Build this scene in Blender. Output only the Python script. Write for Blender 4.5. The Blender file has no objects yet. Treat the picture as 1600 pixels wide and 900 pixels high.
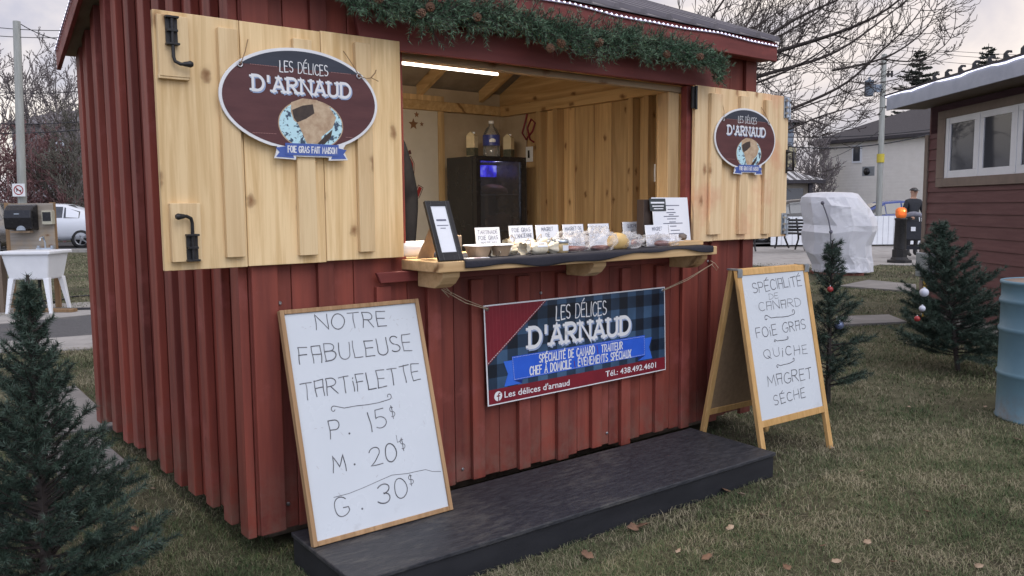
import bpy, math, random
import numpy as np
from mathutils import Matrix, Vector
from math import radians, sin, cos, pi, sqrt
random.seed(7); RNG = np.random.default_rng(11)
SCN = bpy.context.scene; COL = SCN.collection

# ------------------------------------------------------------------ camera
FPX, PITCH, ROLL, CAMH = 1300.3, 0.0984, -0.0081, 1.344
_c, _s = cos(PITCH), sin(PITCH)
FW = np.array([0, _c, -_s]); _up = np.array([0, _s, _c]); _rt = np.array([1.0, 0, 0])
CR = cos(ROLL)*_rt + sin(ROLL)*_up; CU = -sin(ROLL)*_rt + cos(ROLL)*_up
CAM = np.array([0, 0, CAMH])
cd = bpy.data.cameras.new('camera'); cam = bpy.data.objects.new('camera', cd); COL.objects.link(cam)
cd.sensor_width = 36; cd.lens = 36*FPX/1600; cd.clip_start = .05; cd.clip_end = 2000
cam.matrix_world = Matrix(((CR[0], CU[0], -FW[0], 0), (CR[1], CU[1], -FW[1], 0), (CR[2], CU[2], -FW[2], CAMH), (0, 0, 0, 1)))
SCN.camera = cam
# ------------------------------------------------------------------ world, sun, exposure
SUN_EL, SUN_AZ = radians(46), radians(145)      # azimuth measured clockwise from +Y: high, behind the camera
SCN.view_settings.view_transform = 'Standard'; SCN.view_settings.look = 'None'
SCN.view_settings.exposure = 0.20; SCN.view_settings.gamma = 1.0
w = bpy.data.worlds.new('World'); SCN.world = w; w.use_nodes = True
nt = w.node_tree; nt.nodes.clear()
def N(nt, typ, **kw):
    n = nt.nodes.new(typ)
    for k, v in kw.items():
        if k == 'ins':
            for a, b in v.items(): n.inputs[a].default_value = b
        else: setattr(n, k, v)
    return n
def ramp(nt, stops, interp='LINEAR'):
    n = nt.nodes.new('ShaderNodeValToRGB'); e = n.color_ramp.elements; n.color_ramp.interpolation = interp
    while len(e) < len(stops): e.new(.5)
    for el, (p, c) in zip(e, stops):
        el.position = p; el.color = (*c, 1) if len(c) == 3 else c
    return n
L = nt.links.new
sky = N(nt, 'ShaderNodeTexSky', sky_type='NISHITA', sun_disc=False, sun_elevation=SUN_EL, sun_rotation=SUN_AZ)
tc = N(nt, 'ShaderNodeTexCoord'); mp = N(nt, 'ShaderNodeMapping'); mp.inputs['Scale'].default_value = (1.6, 1.6, 4.2)
mp.inputs['Location'].default_value = (3.1, .4, .2)
L(tc.outputs['Generated'], mp.inputs['Vector'])
nz = N(nt, 'ShaderNodeTexNoise', ins={'Scale': 2.1, 'Detail': 7, 'Roughness': .50, 'Distortion': .5}); L(mp.outputs[0], nz.inputs['Vector'])
cr = ramp(nt, [(.32, (3.9, 3.9, 4.8)), (.45, (5.5, 5.25, 5.9)), (.54, (7.6, 6.95, 6.9)), (.66, (10.6, 9.5, 8.6))]); L(nz.outputs[0], cr.inputs[0])
sx = N(nt, 'ShaderNodeSeparateXYZ'); L(tc.outputs['Generated'], sx.inputs[0])
def MATH(nt, op, a, b=None, clamp=False):
    n = nt.nodes.new('ShaderNodeMath'); n.operation = op; n.use_clamp = clamp
    for i, x in enumerate((a, b)):
        if x is None: continue
        if isinstance(x, (int, float)): n.inputs[i].default_value = x
        else: nt.links.new(x, n.inputs[i])
    return n.outputs[0]
zz = MATH(nt, 'MAXIMUM', sx.outputs[2], 0.0); back = MATH(nt, 'MAXIMUM', MATH(nt, 'MULTIPLY', sx.outputs[1], -1.0), 0.0)
gain = MATH(nt, 'ADD', MATH(nt, 'ADD', 1.0, MATH(nt, 'MULTIPLY', zz, 0.35)), MATH(nt, 'MULTIPLY', back, 0.75))
mixc = N(nt, 'ShaderNodeMix', data_type='RGBA'); mixc.inputs[0].default_value = .86
L(sky.outputs[0], mixc.inputs[6]); L(cr.outputs[0], mixc.inputs[7])
tint = N(nt, 'ShaderNodeMix', data_type='RGBA', blend_type='MULTIPLY'); L(MATH(nt, 'MULTIPLY', back, 1.3, True), tint.inputs[0]); L(mixc.outputs[2], tint.inputs[6]); tint.inputs[7].default_value = (.86, .97, 1.16, 1)
vm = N(nt, 'ShaderNodeVectorMath', operation='SCALE'); glow = MATH(nt, 'MULTIPLY', MATH(nt, 'MULTIPLY', MATH(nt, 'SUBTRACT', 1.0, MATH(nt, 'MULTIPLY', zz, 2.6), True), MATH(nt, 'ADD', MATH(nt, 'MULTIPLY', sx.outputs[0], .8), MATH(nt, 'MULTIPLY', sx.outputs[1], .6), True)), .75, True)
warm = N(nt, 'ShaderNodeMix', data_type='RGBA', blend_type='MULTIPLY'); L(glow, warm.inputs[0]); L(tint.outputs[2], warm.inputs[6]); warm.inputs[7].default_value = (1.22, 1.13, 1.02, 1)
L(warm.outputs[2], vm.inputs[0]); L(gain, vm.inputs['Scale'])
bg = N(nt, 'ShaderNodeBackground', ins={'Strength': .10}); L(vm.outputs[0], bg.inputs[0])
wo = N(nt, 'ShaderNodeOutputWorld'); L(bg.outputs[0], wo.inputs[0])
sd = bpy.data.lights.new('sun', 'SUN'); sd.energy = 0.9; sd.angle = radians(40); sd.color = (1, .98, .96)
so = bpy.data.objects.new('sun', sd); COL.objects.link(so)
_sdir = Vector((sin(SUN_AZ)*cos(SUN_EL), cos(SUN_AZ)*cos(SUN_EL), sin(SUN_EL)))
so.rotation_euler = _sdir.to_track_quat('Z', 'Y').to_euler(); so.location = _sdir*30

# ------------------------------------------------------------------ geometry of the place: pixel rays to points in the place
def ray(x, y): return FW + (x-800)/FPX*CR - (y-450)/FPX*CU
def G(x, y, z=0.0):
    d = ray(x, y); return CAM + d*(z-CAMH)/d[2]
def AT(x, y, Y):
    d = ray(x, y); return CAM + d*Y/d[1]
KX0, KY0, KA = -0.97033, 3.05896, 0.67798
KW, KD = 3.078, 2.405
ca, sa = cos(KA), sin(KA)
def TOL(p): dx, dy = p[0]-KX0, p[1]-KY0; return np.array([ca*dx+sa*dy, -sa*dx+ca*dy, p[2]])
def K(x, y, z): return np.array([KX0+ca*x-sa*y, KY0+sa*x+ca*y, z])
_oc = TOL(CAM)
def _kray(x, y):
    d = ray(x, y); return np.array([ca*d[0]+sa*d[1], -sa*d[0]+ca*d[1], d[2]])
def KY(x, y, ly): d = _kray(x, y); return _oc + d*(ly-_oc[1])/d[1]
def KX(x, y, lx): d = _kray(x, y); return _oc + d*(lx-_oc[0])/d[0]
def KZ(x, y, z): return TOL(G(x, y, z))

# ------------------------------------------------------------------ mesh helpers
class MB:
    def __init__(s): s.v = []; s.f = []; s.m = []; s.sm = []
    def add(s, vs, fs, mi=0, smooth=False, M=None):
        o = len(s.v)
        if M is not None: vs = [tuple(M @ Vector(q)) for q in vs]
        s.v.extend([tuple(map(float, q)) for q in vs])
        for f in fs: s.f.append([i+o for i in f]); s.m.append(mi); s.sm.append(smooth)
        return s
    def box(s, x0, x1, y0, y1, z0, z1, mi=0, M=None):
        v = [(x0,y0,z0),(x1,y0,z0),(x1,y1,z0),(x0,y1,z0),(x0,y0,z1),(x1,y0,z1),(x1,y1,z1),(x0,y1,z1)]
        return s.add(v, [(0,3,2,1),(4,5,6,7),(0,1,5,4),(1,2,6,5),(2,3,7,6),(3,0,4,7)], mi, False, M)
    def prism(s, poly, y0, y1, mi=0, M=None, smooth=False):
        n = len(poly); v = [(x, y0, z) for x, z in poly]+[(x, y1, z) for x, z in poly]
        a = sum(poly[i][0]*poly[(i+1) % n][1]-poly[(i+1) % n][0]*poly[i][1] for i in range(n))
        r = list(range(n)); f = [r if a > 0 else r[::-1], [i+n for i in (r[::-1] if a > 0 else r)]]
        s.add(v, f, mi, False, M)
        o = len(s.v)-2*n
        for i in range(n):
            j = (i+1) % n
            s.f.append([o+i, o+i+n, o+j+n, o+j] if a > 0 else [o+j, o+j+n, o+i+n, o+i]); s.m.append(mi); s.sm.append(smooth)
        return s
    def sheet(s, poly, y, mi=0):           # flat polygon facing -y
        n = len(poly); a = sum(poly[i][0]*poly[(i+1) % n][1]-poly[(i+1) % n][0]*poly[i][1] for i in range(n))
        r = list(range(n)); return s.add([(x, y, z) for x, z in poly], [r if a > 0 else r[::-1]], mi)
    def tube(s, pts, r, n=8, mi=0, caps=True, M=None):
        pts = [Vector(p) for p in pts]; k = len(pts)
        rs = r if isinstance(r, (list, tuple)) else [r]*k
        v = []; up = None
        for i, p in enumerate(pts):
            t = (pts[min(i+1, k-1)]-pts[max(i-1, 0)]).normalized()
            if up is None: up = Vector((0, 0, 1)) if abs(t.z) < .9 else Vector((1, 0, 0))
            a = t.cross(up).normalized(); b = a.cross(t).normalized(); up = b
            for j in range(n):
                an = 2*pi*j/n; v.append(tuple(p+(a*cos(an)+b*sin(an))*rs[i]))
        f = [(i*n+j, i*n+(j+1) % n, (i+1)*n+(j+1) % n, (i+1)*n+j) for i in range(k-1) for j in range(n)]
        s.add(v, f, mi, True, M)
        if caps: s.add([v[i] for i in range(n)], [list(range(n))[::-1]], mi, False, M); s.add(v[-n:], [list(range(n))], mi, False, M)
        return s
    def lathe(s, prof, n=24, c=(0,0,0), mi=0, M=None, smooth=True, caps=True):
        v = [(c[0]+r*cos(2*pi*j/n), c[1]+r*sin(2*pi*j/n), c[2]+z) for r, z in prof for j in range(n)]
        k = len(prof)
        f = [(i*n+j, i*n+(j+1) % n, (i+1)*n+(j+1) % n, (i+1)*n+j) for i in range(k-1) for j in range(n)]
        s.add(v, f, mi, smooth, M)
        if caps:
            if prof[0][0] > 1e-4: s.add(v[:n], [list(range(n))[::-1]], mi, False, M)
            if prof[-1][0] > 1e-4: s.add(v[-n:], [list(range(n))], mi, False, M)
        return s
    def ball(s, c, r, n=14, mi=0, M=None, sz=1):
        return s.lathe([(max(r*sin(pi*i/8), 1e-5), -r*sz*cos(pi*i/8)) for i in range(9)], n, c, mi, M)
    def grid(s, fn, nu, nv, mi=0, smooth=True):
        v = [fn(i/nu, j/nv) for i in range(nu+1) for j in range(nv+1)]
        return s.add(v, [(i*(nv+1)+j, (i+1)*(nv+1)+j, (i+1)*(nv+1)+j+1, i*(nv+1)+j+1) for i in range(nu) for j in range(nv)], mi, smooth)
    def build(s, name, mats, parent=None, bevel=0.0, loc=None, solid=0.0, sub=0):
        me = bpy.data.meshes.new(name); me.from_pydata(s.v, [], s.f)
        for m in (mats if isinstance(mats, (list, tuple)) else [mats]): me.materials.append(m)
        me.polygons.foreach_set('material_index', s.m); me.polygons.foreach_set('use_smooth', s.sm); me.update()
        o = bpy.data.objects.new(name, me); COL.objects.link(o)
        if parent: o.parent = parent
        if loc is not None: o.location = loc
        if solid: md = o.modifiers.new('solid', 'SOLIDIFY'); md.thickness = solid; md.offset = 0
        if sub: md = o.modifiers.new('sub', 'SUBSURF'); md.levels = md.render_levels = sub
        if bevel: md = o.modifiers.new('bevel', 'BEVEL'); md.width = bevel; md.segments = 2; md.limit_method = 'ANGLE'; md.angle_limit = radians(40)
        return o
def npmesh(name, V, F, mat, parent=None, smooth=False):
    me = bpy.data.meshes.new(name); V = np.asarray(V, np.float32); F = np.asarray(F, np.int32); k = F.shape[1]
    me.vertices.add(len(V)); me.vertices.foreach_set('co', V.ravel())
    me.loops.add(F.size); me.loops.foreach_set('vertex_index', F.ravel())
    me.polygons.add(len(F)); me.polygons.foreach_set('loop_start', np.arange(0, F.size, k, dtype=np.int32))
    me.update(calc_edges=True)
    me.polygons.foreach_set('use_smooth', np.full(len(F), smooth))
    me.materials.append(mat); o = bpy.data.objects.new(name, me); COL.objects.link(o)
    if parent: o.parent = parent
    return o
def nrm(a): return a/np.maximum(np.linalg.norm(a, axis=-1, keepdims=True), 1e-9)
def seg_tubes(P0, P1, R0, R1, n=5):
    P0, P1, R0, R1 = map(np.asarray, (P0, P1, R0, R1)); t = nrm(P1-P0)
    h = np.where(np.abs(t[:, 2:3]) < .9, np.array([[0, 0, 1.]]), np.array([[1., 0, 0]])); a = nrm(np.cross(t, h)); b = np.cross(a, t)
    an = np.arange(n)*2*pi/n; ring = a[:, None]*np.cos(an)[None, :, None]+b[:, None]*np.sin(an)[None, :, None]
    V = np.concatenate([P0[:, None]+ring*R0[:, None, None], P1[:, None]+ring*R1[:, None, None]], 1)
    o = (np.arange(len(P0))*2*n)[:, None]; j = np.arange(n)[None]; k = (j+1) % n
    F = np.stack([o+j, o+k, o+n+k, o+n+j], -1).reshape(-1, 4)
    return V.reshape(-1, 3), F
def needle_tris(B, D, Lg, W):
    B = np.asarray(B); D = nrm(np.asarray(D)); r = nrm(RNG.normal(size=B.shape)); p = nrm(np.cross(D, r))
    V = np.stack([B-p*W[:, None]/2, B+p*W[:, None]/2, B+D*Lg[:, None]], 1).reshape(-1, 3)
    return V, np.arange(len(V)).reshape(-1, 3)
def tag(o, label, cat, group=None, kind=None):
    o['label'] = label; o['category'] = cat
    if group: o['group'] = group
    if kind: o['kind'] = kind
    return o
def thing(name, label, cat, loc=(0,0,0), rz=0.0, group=None, M=None):
    o = bpy.data.objects.new(name, None); o.empty_display_size = .1; COL.objects.link(o)
    if M is not None: o.matrix_world = M
    else: o.location = tuple(loc); o.rotation_euler = (0, 0, rz)
    return tag(o, label, cat, group)
def kthing(name, label, cat, x, y, z, rz=0.0, group=None): return thing(name, label, cat, K(x, y, z), KA+rz, group)
def structure(o): o['kind'] = 'structure'; return o
def frame_matrix(O, ex, ez):
    ex = Vector(ex).normalized(); ez = Vector(ez); ez = (ez-ex*ez.dot(ex)).normalized(); ey = ez.cross(ex)
    return Matrix(((ex.x, ey.x, ez.x, O[0]), (ex.y, ey.y, ez.y, O[1]), (ex.z, ey.z, ez.z, O[2]), (0, 0, 0, 1)))
class Panel:                                 # a flat panel: local x right, z up, facing -y
    def __init__(s, M): s.M = M; s.I = M.inverted()
    def uv(s, x, y):
        o = s.I @ Vector(CAM); d = (s.I.to_3x3() @ Vector(ray(x, y))); t = -o.y/d.y; p = o+d*t; return p.x, p.z

# ------------------------------------------------------------------ materials
MATS = {}
def newmat(name):
    m = bpy.data.materials.new(name); m.use_nodes = True; t = m.node_tree; t.nodes.clear()
    out = t.nodes.new('ShaderNodeOutputMaterial'); b = t.nodes.new('ShaderNodeBsdfPrincipled'); t.links.new(b.outputs[0], out.inputs[0])
    MATS[name] = m; return m, t, b, out
def surf(name, c1, c2=None, scale=8, rough=.6, bump=.1, stretch=(1,1,1), metal=0, island=.12, detail=5, spots=None, bscale=None, spec=.4, lo=.35, hi=.65, roughvar=.1):
    """two-tone noise surface with per-island tone, bump and optional wear spots"""
    m, t, b, out = newmat(name); l = t.links.new
    co = N(t, 'ShaderNodeTexCoord'); mp = N(t, 'ShaderNodeMapping'); mp.inputs['Scale'].default_value = stretch; l(co.outputs['Object'], mp.inputs[0])
    n = N(t, 'ShaderNodeTexNoise', ins={'Scale': scale, 'Detail': detail, 'Roughness': .6}); l(mp.outputs[0], n.inputs['Vector'])
    r = ramp(t, [(lo, c1), (hi, c2 or tuple(x*.8 for x in c1))]); l(n.outputs[0], r.inputs[0]); colr = r.outputs[0]
    if spots:
        sc, cc, th = spots
        n2 = N(t, 'ShaderNodeTexNoise', ins={'Scale': sc, 'Detail': 6, 'Roughness': .65}); l(co.outputs['Object'], n2.inputs['Vector'])
        r2 = ramp(t, [(th, (0,0,0)), (min(th+.12, 1), (1,1,1))]); l(n2.outputs[0], r2.inputs[0])
        mx = N(t, 'ShaderNodeMix', data_type='RGBA'); l(r2.outputs[0], mx.inputs[0]); l(colr, mx.inputs[6]); mx.inputs[7].default_value = (*cc, 1); colr = mx.outputs[2]
    if island:
        g = N(t, 'ShaderNodeNewGeometry'); mr = N(t, 'ShaderNodeMapRange'); l(g.outputs['Random Per Island'], mr.inputs[0])
        mr.inputs[3].default_value = 1-island; mr.inputs[4].default_value = 1+island
        vm = N(t, 'ShaderNodeVectorMath', operation='SCALE'); l(colr, vm.inputs[0]); l(mr.outputs[0], vm.inputs['Scale']); colr = vm.outputs[0]
    l(colr, b.inputs['Base Color']); b.inputs['Metallic'].default_value = metal; b.inputs['Specular IOR Level'].default_value = spec
    mr2 = N(t, 'ShaderNodeMapRange'); l(n.outputs[0], mr2.inputs[0]); mr2.inputs[3].default_value = max(rough-roughvar, .02); mr2.inputs[4].default_value = min(rough+roughvar, 1); l(mr2.outputs[0], b.inputs['Roughness'])
    if bump:
        n3 = n
        if bscale: n3 = N(t, 'ShaderNodeTexNoise', ins={'Scale': bscale, 'Detail': 4}); l(mp.outputs[0], n3.inputs['Vector'])
        bp = N(t, 'ShaderNodeBump', ins={'Strength': min(bump*2, 1), 'Distance': .004}); l(n3.outputs[0], bp.inputs['Height']); l(bp.outputs[0], b.inputs['Normal'])
    return m
def grime(m, c, z0, z1, amt):
    t = m.node_tree; l = t.links.new; b = [n for n in t.nodes if n.type == 'BSDF_PRINCIPLED'][0]; src = b.inputs['Base Color'].links[0].from_socket
    co = N(t, 'ShaderNodeTexCoord'); sx_ = N(t, 'ShaderNodeSeparateXYZ'); l(co.outputs['Object'], sx_.inputs[0]); n = N(t, 'ShaderNodeTexNoise', ins={'Scale': 9, 'Detail': 8, 'Roughness': .7}); l(co.outputs['Object'], n.inputs['Vector'])
    mr = N(t, 'ShaderNodeMapRange', ins={'From Min': z1, 'From Max': z0, 'To Min': 0, 'To Max': 1}); l(sx_.outputs[2], mr.inputs[0]); r = ramp(t, [(.42, (0,0,0)), (.66, (1,1,1))]); l(n.outputs[0], r.inputs[0])
    mx = N(t, 'ShaderNodeMix', data_type='RGBA'); l(MATH(t, 'MULTIPLY', MATH(t, 'MULTIPLY', mr.outputs[0], r.outputs[0]), amt, True), mx.inputs[0]); l(src, mx.inputs[6]); mx.inputs[7].default_value = (*c, 1); l(mx.outputs[2], b.inputs['Base Color'])
def wood(name, light, dark, axis='z', grain=26, knots=.55, island=.1, rough=.6, knotc=(.16,.075,.03), stain=None, kscale=3.0):
    m, t, b, out = newmat(name); l = t.links.new
    co = N(t, 'ShaderNodeTexCoord'); g = N(t, 'ShaderNodeNewGeometry')
    off = N(t, 'ShaderNodeVectorMath', operation='SCALE'); off.inputs[0].default_value = (3.1, 5.7, 9.3); l(g.outputs['Random Per Island'], off.inputs['Scale'])
    ad = N(t, 'ShaderNodeVectorMath', operation='ADD'); l(co.outputs['Object'], ad.inputs[0]); l(off.outputs[0], ad.inputs[1])
    mp = N(t, 'ShaderNodeMapping'); sc = {'x': (.05,1,1), 'y': (1,.05,1), 'z': (1,1,.05)}[axis]; mp.inputs['Scale'].default_value = sc; l(ad.outputs[0], mp.inputs[0])
    # knots: stretched voronoi cells, only the strongest survive
    mk = N(t, 'ShaderNodeMapping'); ks = {'x': (.55,1,1), 'y': (1,.55,1), 'z': (1,1,.55)}[axis]; mk.inputs['Scale'].default_value = ks; l(ad.outputs[0], mk.inputs[0])
    sk_ = N(t, 'ShaderNodeSeparateXYZ'); l(mk.outputs[0], sk_.inputs[0]); ck_ = N(t, 'ShaderNodeCombineXYZ')
    pr_ = {'z': (0,1,2), 'y': (0,2,1), 'x': (1,2,0)}[axis]; l(MATH(t, 'ADD', sk_.outputs[pr_[0]], sk_.outputs[pr_[1]]), ck_.inputs[0]); l(sk_.outputs[pr_[2]], ck_.inputs[1])
    wn_ = N(t, 'ShaderNodeTexNoise', ins={'Scale': 30, 'Detail': 2}); l(ad.outputs[0], wn_.inputs['Vector']); wa_ = N(t, 'ShaderNodeVectorMath', operation='SCALE'); l(wn_.outputs[1], wa_.inputs[0]); wa_.inputs['Scale'].default_value = .025; wb_ = N(t, 'ShaderNodeVectorMath', operation='ADD'); l(ck_.outputs[0], wb_.inputs[0]); l(wa_.outputs[0], wb_.inputs[1])
    vo = N(t, 'ShaderNodeTexVoronoi', voronoi_dimensions='2D', ins={'Scale': kscale*2}); l(wb_.outputs[0], vo.inputs['Vector'])
    kr = ramp(t, [(0, (1,1,1)), (.05, (.75,.75,.75)), (.085, (.45,.45,.45)), (.11, (.12,.12,.12)), (.17, (0,0,0))]); l(vo.outputs['Distance'], kr.inputs[0])
    ck = N(t, 'ShaderNodeSeparateColor'); l(vo.outputs['Color'], ck.inputs[0]); gate = MATH(t, 'GREATER_THAN', ck.outputs[0], 1-knots)
    kf = MATH(t, 'MULTIPLY', kr.outputs[0], gate)
    n = N(t, 'ShaderNodeTexNoise', ins={'Scale': grain, 'Detail': 6, 'Roughness': .62, 'Distortion': .5}); l(mp.outputs[0], n.inputs['Vector'])
    n0 = N(t, 'ShaderNodeTexNoise', ins={'Scale': 1.7, 'Detail': 3}); l(mp.outputs[0], n0.inputs['Vector'])
    sm = MATH(t, 'ADD', MATH(t, 'MULTIPLY', n.outputs[0], .65), MATH(t, 'MULTIPLY', n0.outputs[0], .35))
    r = ramp(t, [(.39, dark), (.5, tuple((a+c)/2 for a, c in zip(light, dark))), (.59, light)]); l(sm, r.inputs[0]); colr = r.outputs[0]
    if stain:
        n2 = N(t, 'ShaderNodeTexNoise', ins={'Scale': 2.6, 'Detail': 5, 'Roughness': .6}); l(co.outputs['Object'], n2.inputs['Vector'])
        r2 = ramp(t, [(.52, (0,0,0)), (.7, (.8,.8,.8))]); l(n2.outputs[0], r2.inputs[0])
        mx = N(t, 'ShaderNodeMix', data_type='RGBA'); l(r2.outputs[0], mx.inputs[0]); l(colr, mx.inputs[6]); mx.inputs[7].default_value = (*stain, 1); colr = mx.outputs[2]
    mx = N(t, 'ShaderNodeMix', data_type='RGBA'); l(kf, mx.inputs[0]); l(colr, mx.inputs[6]); mx.inputs[7].default_value = (*knotc, 1)
    mr = N(t, 'ShaderNodeMapRange'); l(g.outputs['Random Per Island'], mr.inputs[0]); mr.inputs[3].default_value = 1-island; mr.inputs[4].default_value = 1+island
    vm = N(t, 'ShaderNodeVectorMath', operation='SCALE'); l(mx.outputs[2], vm.inputs[0]); l(mr.outputs[0], vm.inputs['Scale'])
    l(vm.outputs[0], b.inputs['Base Color']); b.inputs['Roughness'].default_value = rough; b.inputs['Specular IOR Level'].default_value = .3
    bp = N(t, 'ShaderNodeBump', ins={'Strength': .25, 'Distance': .003}); l(sm, bp.inputs['Height']); l(bp.outputs[0], b.inputs['Normal'])
    return m
def emit(name, c, s):
    m, t, b, out = newmat(name); b.inputs['Base Color'].default_value = (*c, 1); b.inputs['Emission Color'].default_value = (*c, 1); b.inputs['Emission Strength'].default_value = s; return m
def glass(name, c=(1,1,1), rough=.05, op=.25, ior=1.45):
    m, t, b, out = newmat(name); l = t.links.new
    tr = N(t, 'ShaderNodeBsdfTransparent'); tr.inputs[0].default_value = (*c, 1); gl = N(t, 'ShaderNodeBsdfGlossy', ins={'Roughness': rough})
    b.inputs['Base Color'].default_value = (*c, 1); b.inputs['Roughness'].default_value = rough
    m1 = N(t, 'ShaderNodeMixShader'); fr = N(t, 'ShaderNodeFresnel', ins={'IOR': ior}); l(fr.outputs[0], m1.inputs[0]); l(tr.outputs[0], m1.inputs[1]); l(gl.outputs[0], m1.inputs[2])
    m2 = N(t, 'ShaderNodeMixShader'); m2.inputs[0].default_value = op; l(m1.outputs[0], m2.inputs[1]); l(b.outputs[0], m2.inputs[2]); l(m2.outputs[0], out.inputs[0]); return m

red = surf('red_stain', (.232,.052,.034), (.138,.031,.023), 14, .62, .14, (1,1,.08), island=.26, spots=(3.4, (.235,.062,.050), .56))
grime(red, (.17,.10,.075), .10, .42, .75)
redtrim = surf('red_trim', (.205,.045,.038), (.135,.028,.025), 12, .55, .10, (.10,1,1), island=.08, spots=(4, (.27,.06,.05), .6))
pine = wood('pine_boards', (.79,.59,.33), (.58,.385,.175), 'z', 30, .55, .14, knotc=(.24,.12,.05))
pine_plate = wood('pine_plate', (.78,.59,.34), (.60,.41,.21), 'z', 30, .7, .12, knotc=(.24,.12,.05))
pine_red = wood('pine_stained', (.80,.61,.37), (.63,.43,.23), 'z', 28, .5, .11, stain=(.66,.32,.19), knotc=(.30,.15,.07))
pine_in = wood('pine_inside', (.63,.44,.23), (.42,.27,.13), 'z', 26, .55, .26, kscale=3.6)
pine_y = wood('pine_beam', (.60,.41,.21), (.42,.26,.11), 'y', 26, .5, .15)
pine_x = wood('pine_counter', (.68,.47,.25), (.50,.32,.15), 'x', 26, .4, .1)
dullply = surf('sheathing', (.46,.37,.27), (.38,.30,.21), 5, .7, .05, island=.06)
ceilm = surf('roof_underside', (.36,.30,.23), (.26,.21,.16), 7, .8, .1)
blackp = surf('black_deck_paint', (.018,.020,.026), (.046,.047,.054), 75, .55, .2, (.30,1,1), island=0, spots=(34, (.082,.079,.076), .585), roughvar=.16, detail=10, lo=.36, hi=.70)
_t = blackp.node_tree; _n = [n for n in _t.nodes if n.type == 'TEX_NOISE']; _m = [n for n in _t.nodes if n.type == 'MAPPING'][0]; _t.links.new(_m.outputs[0], _n[1].inputs['Vector']); _n[1].inputs['Detail'].default_value = 10; _n[1].inputs['Roughness'].default_value = .75
_n3 = N(_t, 'ShaderNodeTexNoise', ins={'Scale': 2.0, 'Detail': 3}); _t.links.new([n for n in _t.nodes if n.type == 'TEX_COORD'][0].outputs['Object'], _n3.inputs['Vector']); _rs = [n for n in _t.nodes if n.type == 'VALTORGB'][1]; _t.links.new(MATH(_t, 'ADD', MATH(_t, 'MULTIPLY', _n[1].outputs[0], .55), MATH(_t, 'MULTIPLY', _n3.outputs[0], .52)), _rs.inputs[0])
blackside = surf('black_side_paint', (.012,.013,.017), (.020,.021,.026), 9, .5, .08, (.3,1,1), island=0, spots=(7, (.05,.05,.05), .68))
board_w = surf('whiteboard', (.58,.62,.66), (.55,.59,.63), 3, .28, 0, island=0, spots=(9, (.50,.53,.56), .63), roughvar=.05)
marker = surf('marker_ink', (.04,.04,.05), (.17,.175,.19), 22, .5, 0, island=.25)
marker_g = surf('marker_smear', (.42,.43,.46), (.55,.56,.58), 30, .5, 0, island=0)
oak = wood('oak_frame', (.40,.25,.13), (.26,.15,.07), 'z', 40, 0, .12)
honey = wood('honey_frame', (.60,.37,.15), (.45,.26,.09), 'z', 40, 0, .1)
hardb = surf('hardboard', (.28,.19,.11), (.23,.155,.09), 30, .7, .02, island=0)
blackm = surf('black_iron', (.018,.018,.020), (.035,.034,.034), 30, .45, .1, metal=.3, island=0, spots=(40, (.07,.05,.04), .68))
galv = surf('galvanised', (.48,.53,.57), (.36,.40,.45), 25, .35, .03, metal=.8, island=.1)
screw = surf('screw_head', (.55,.55,.56), (.40,.40,.42), 60, .3, 0, metal=.9)
roofm = surf('roof_metal', (.16,.15,.17), (.12,.115,.13), 6, .38, .02, (1,.2,1), metal=.5, island=0)
cloth = surf('black_cloth', (.018,.018,.026), (.028,.028,.038), 120, .9, .15, island=0)
paper = surf('paper', (.80,.82,.86), (.76,.78,.82), 6, .7, 0, island=0)
ink = surf('blue_ink', (.10,.11,.16), (.18,.19,.25), 60, .6, 0, island=0)
kraft = surf('kraft_card', (.42,.30,.20), (.35,.25,.16), 20, .8, .03, island=.05)
twine = surf('twine', (.50,.40,.28), (.36,.28,.18), 80, .9, .1, island=0)
cream = surf('cream_cloth', (.72,.66,.52), (.58,.52,.39), 24, .85, .2, island=.05)
sgnw = surf('sign_white', (.76,.77,.78), (.70,.71,.73), 15, .4, 0, island=0)
maroon = surf('sign_maroon', (.105,.035,.036), (.080,.026,.028), 30, .4, 0, (.2,1,1), island=0)
navy = surf('sign_navy', (.035,.042,.062), (.026,.032,.048), 30, .4, 0, (.2,1,1), island=0)
stitch = surf('stitch', (.42,.22,.20), (.36,.18,.17), 60, .6, 0, island=0)
lblue = surf('letter_shadow', (.32,.40,.58), (.28,.36,.54), 20, .4, 0, island=0)
ribb = surf('ribbon_blue', (.075,.13,.40), (.060,.11,.36), 20, .4, 0, island=0)
ribdk = surf('ribbon_fold', (.02,.035,.12), (.018,.03,.10), 20, .4, 0, island=0)
plate = surf('plate_pattern', (.50,.74,.80), (.045,.075,.12), 55, .35, 0, island=0, lo=.52, hi=.58)
foie = surf('terrine', (.56,.43,.29), (.40,.27,.17), 35, .6, .1, island=0, spots=(60, (.20,.12,.07), .62))
foied = surf('terrine_crust', (.045,.032,.028), (.07,.05,.04), 40, .6, .1, island=0)
banblue = None
bright = surf('banner_ribbon', (.030,.120,.62), (.024,.100,.56), 10, .35, 0, island=0)
bantail = surf('banner_tail', (.045,.16,.68), (.035,.13,.60), 10, .35, 0, island=0)
banfold = surf('banner_fold', (.012,.03,.16), (.01,.026,.14), 10, .4, 0, island=0)
banred = surf('banner_red', (.20,.018,.030), (.165,.014,.025), 12, .35, 0, island=0, spots=(22, (.30,.10,.11), .70))
needle = surf('fir_needle', (.028,.050,.037), (.056,.088,.064), 3, .55, 0, island=.45)
needle_b = surf('garland_needle', (.066,.140,.080), (.145,.230,.142), 6, .55, 0, island=.45)
barkd = surf('dark_bark', (.055,.044,.040), (.034,.028,.026), 12, .9, .2, (1,1,.2), island=.1)
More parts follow.
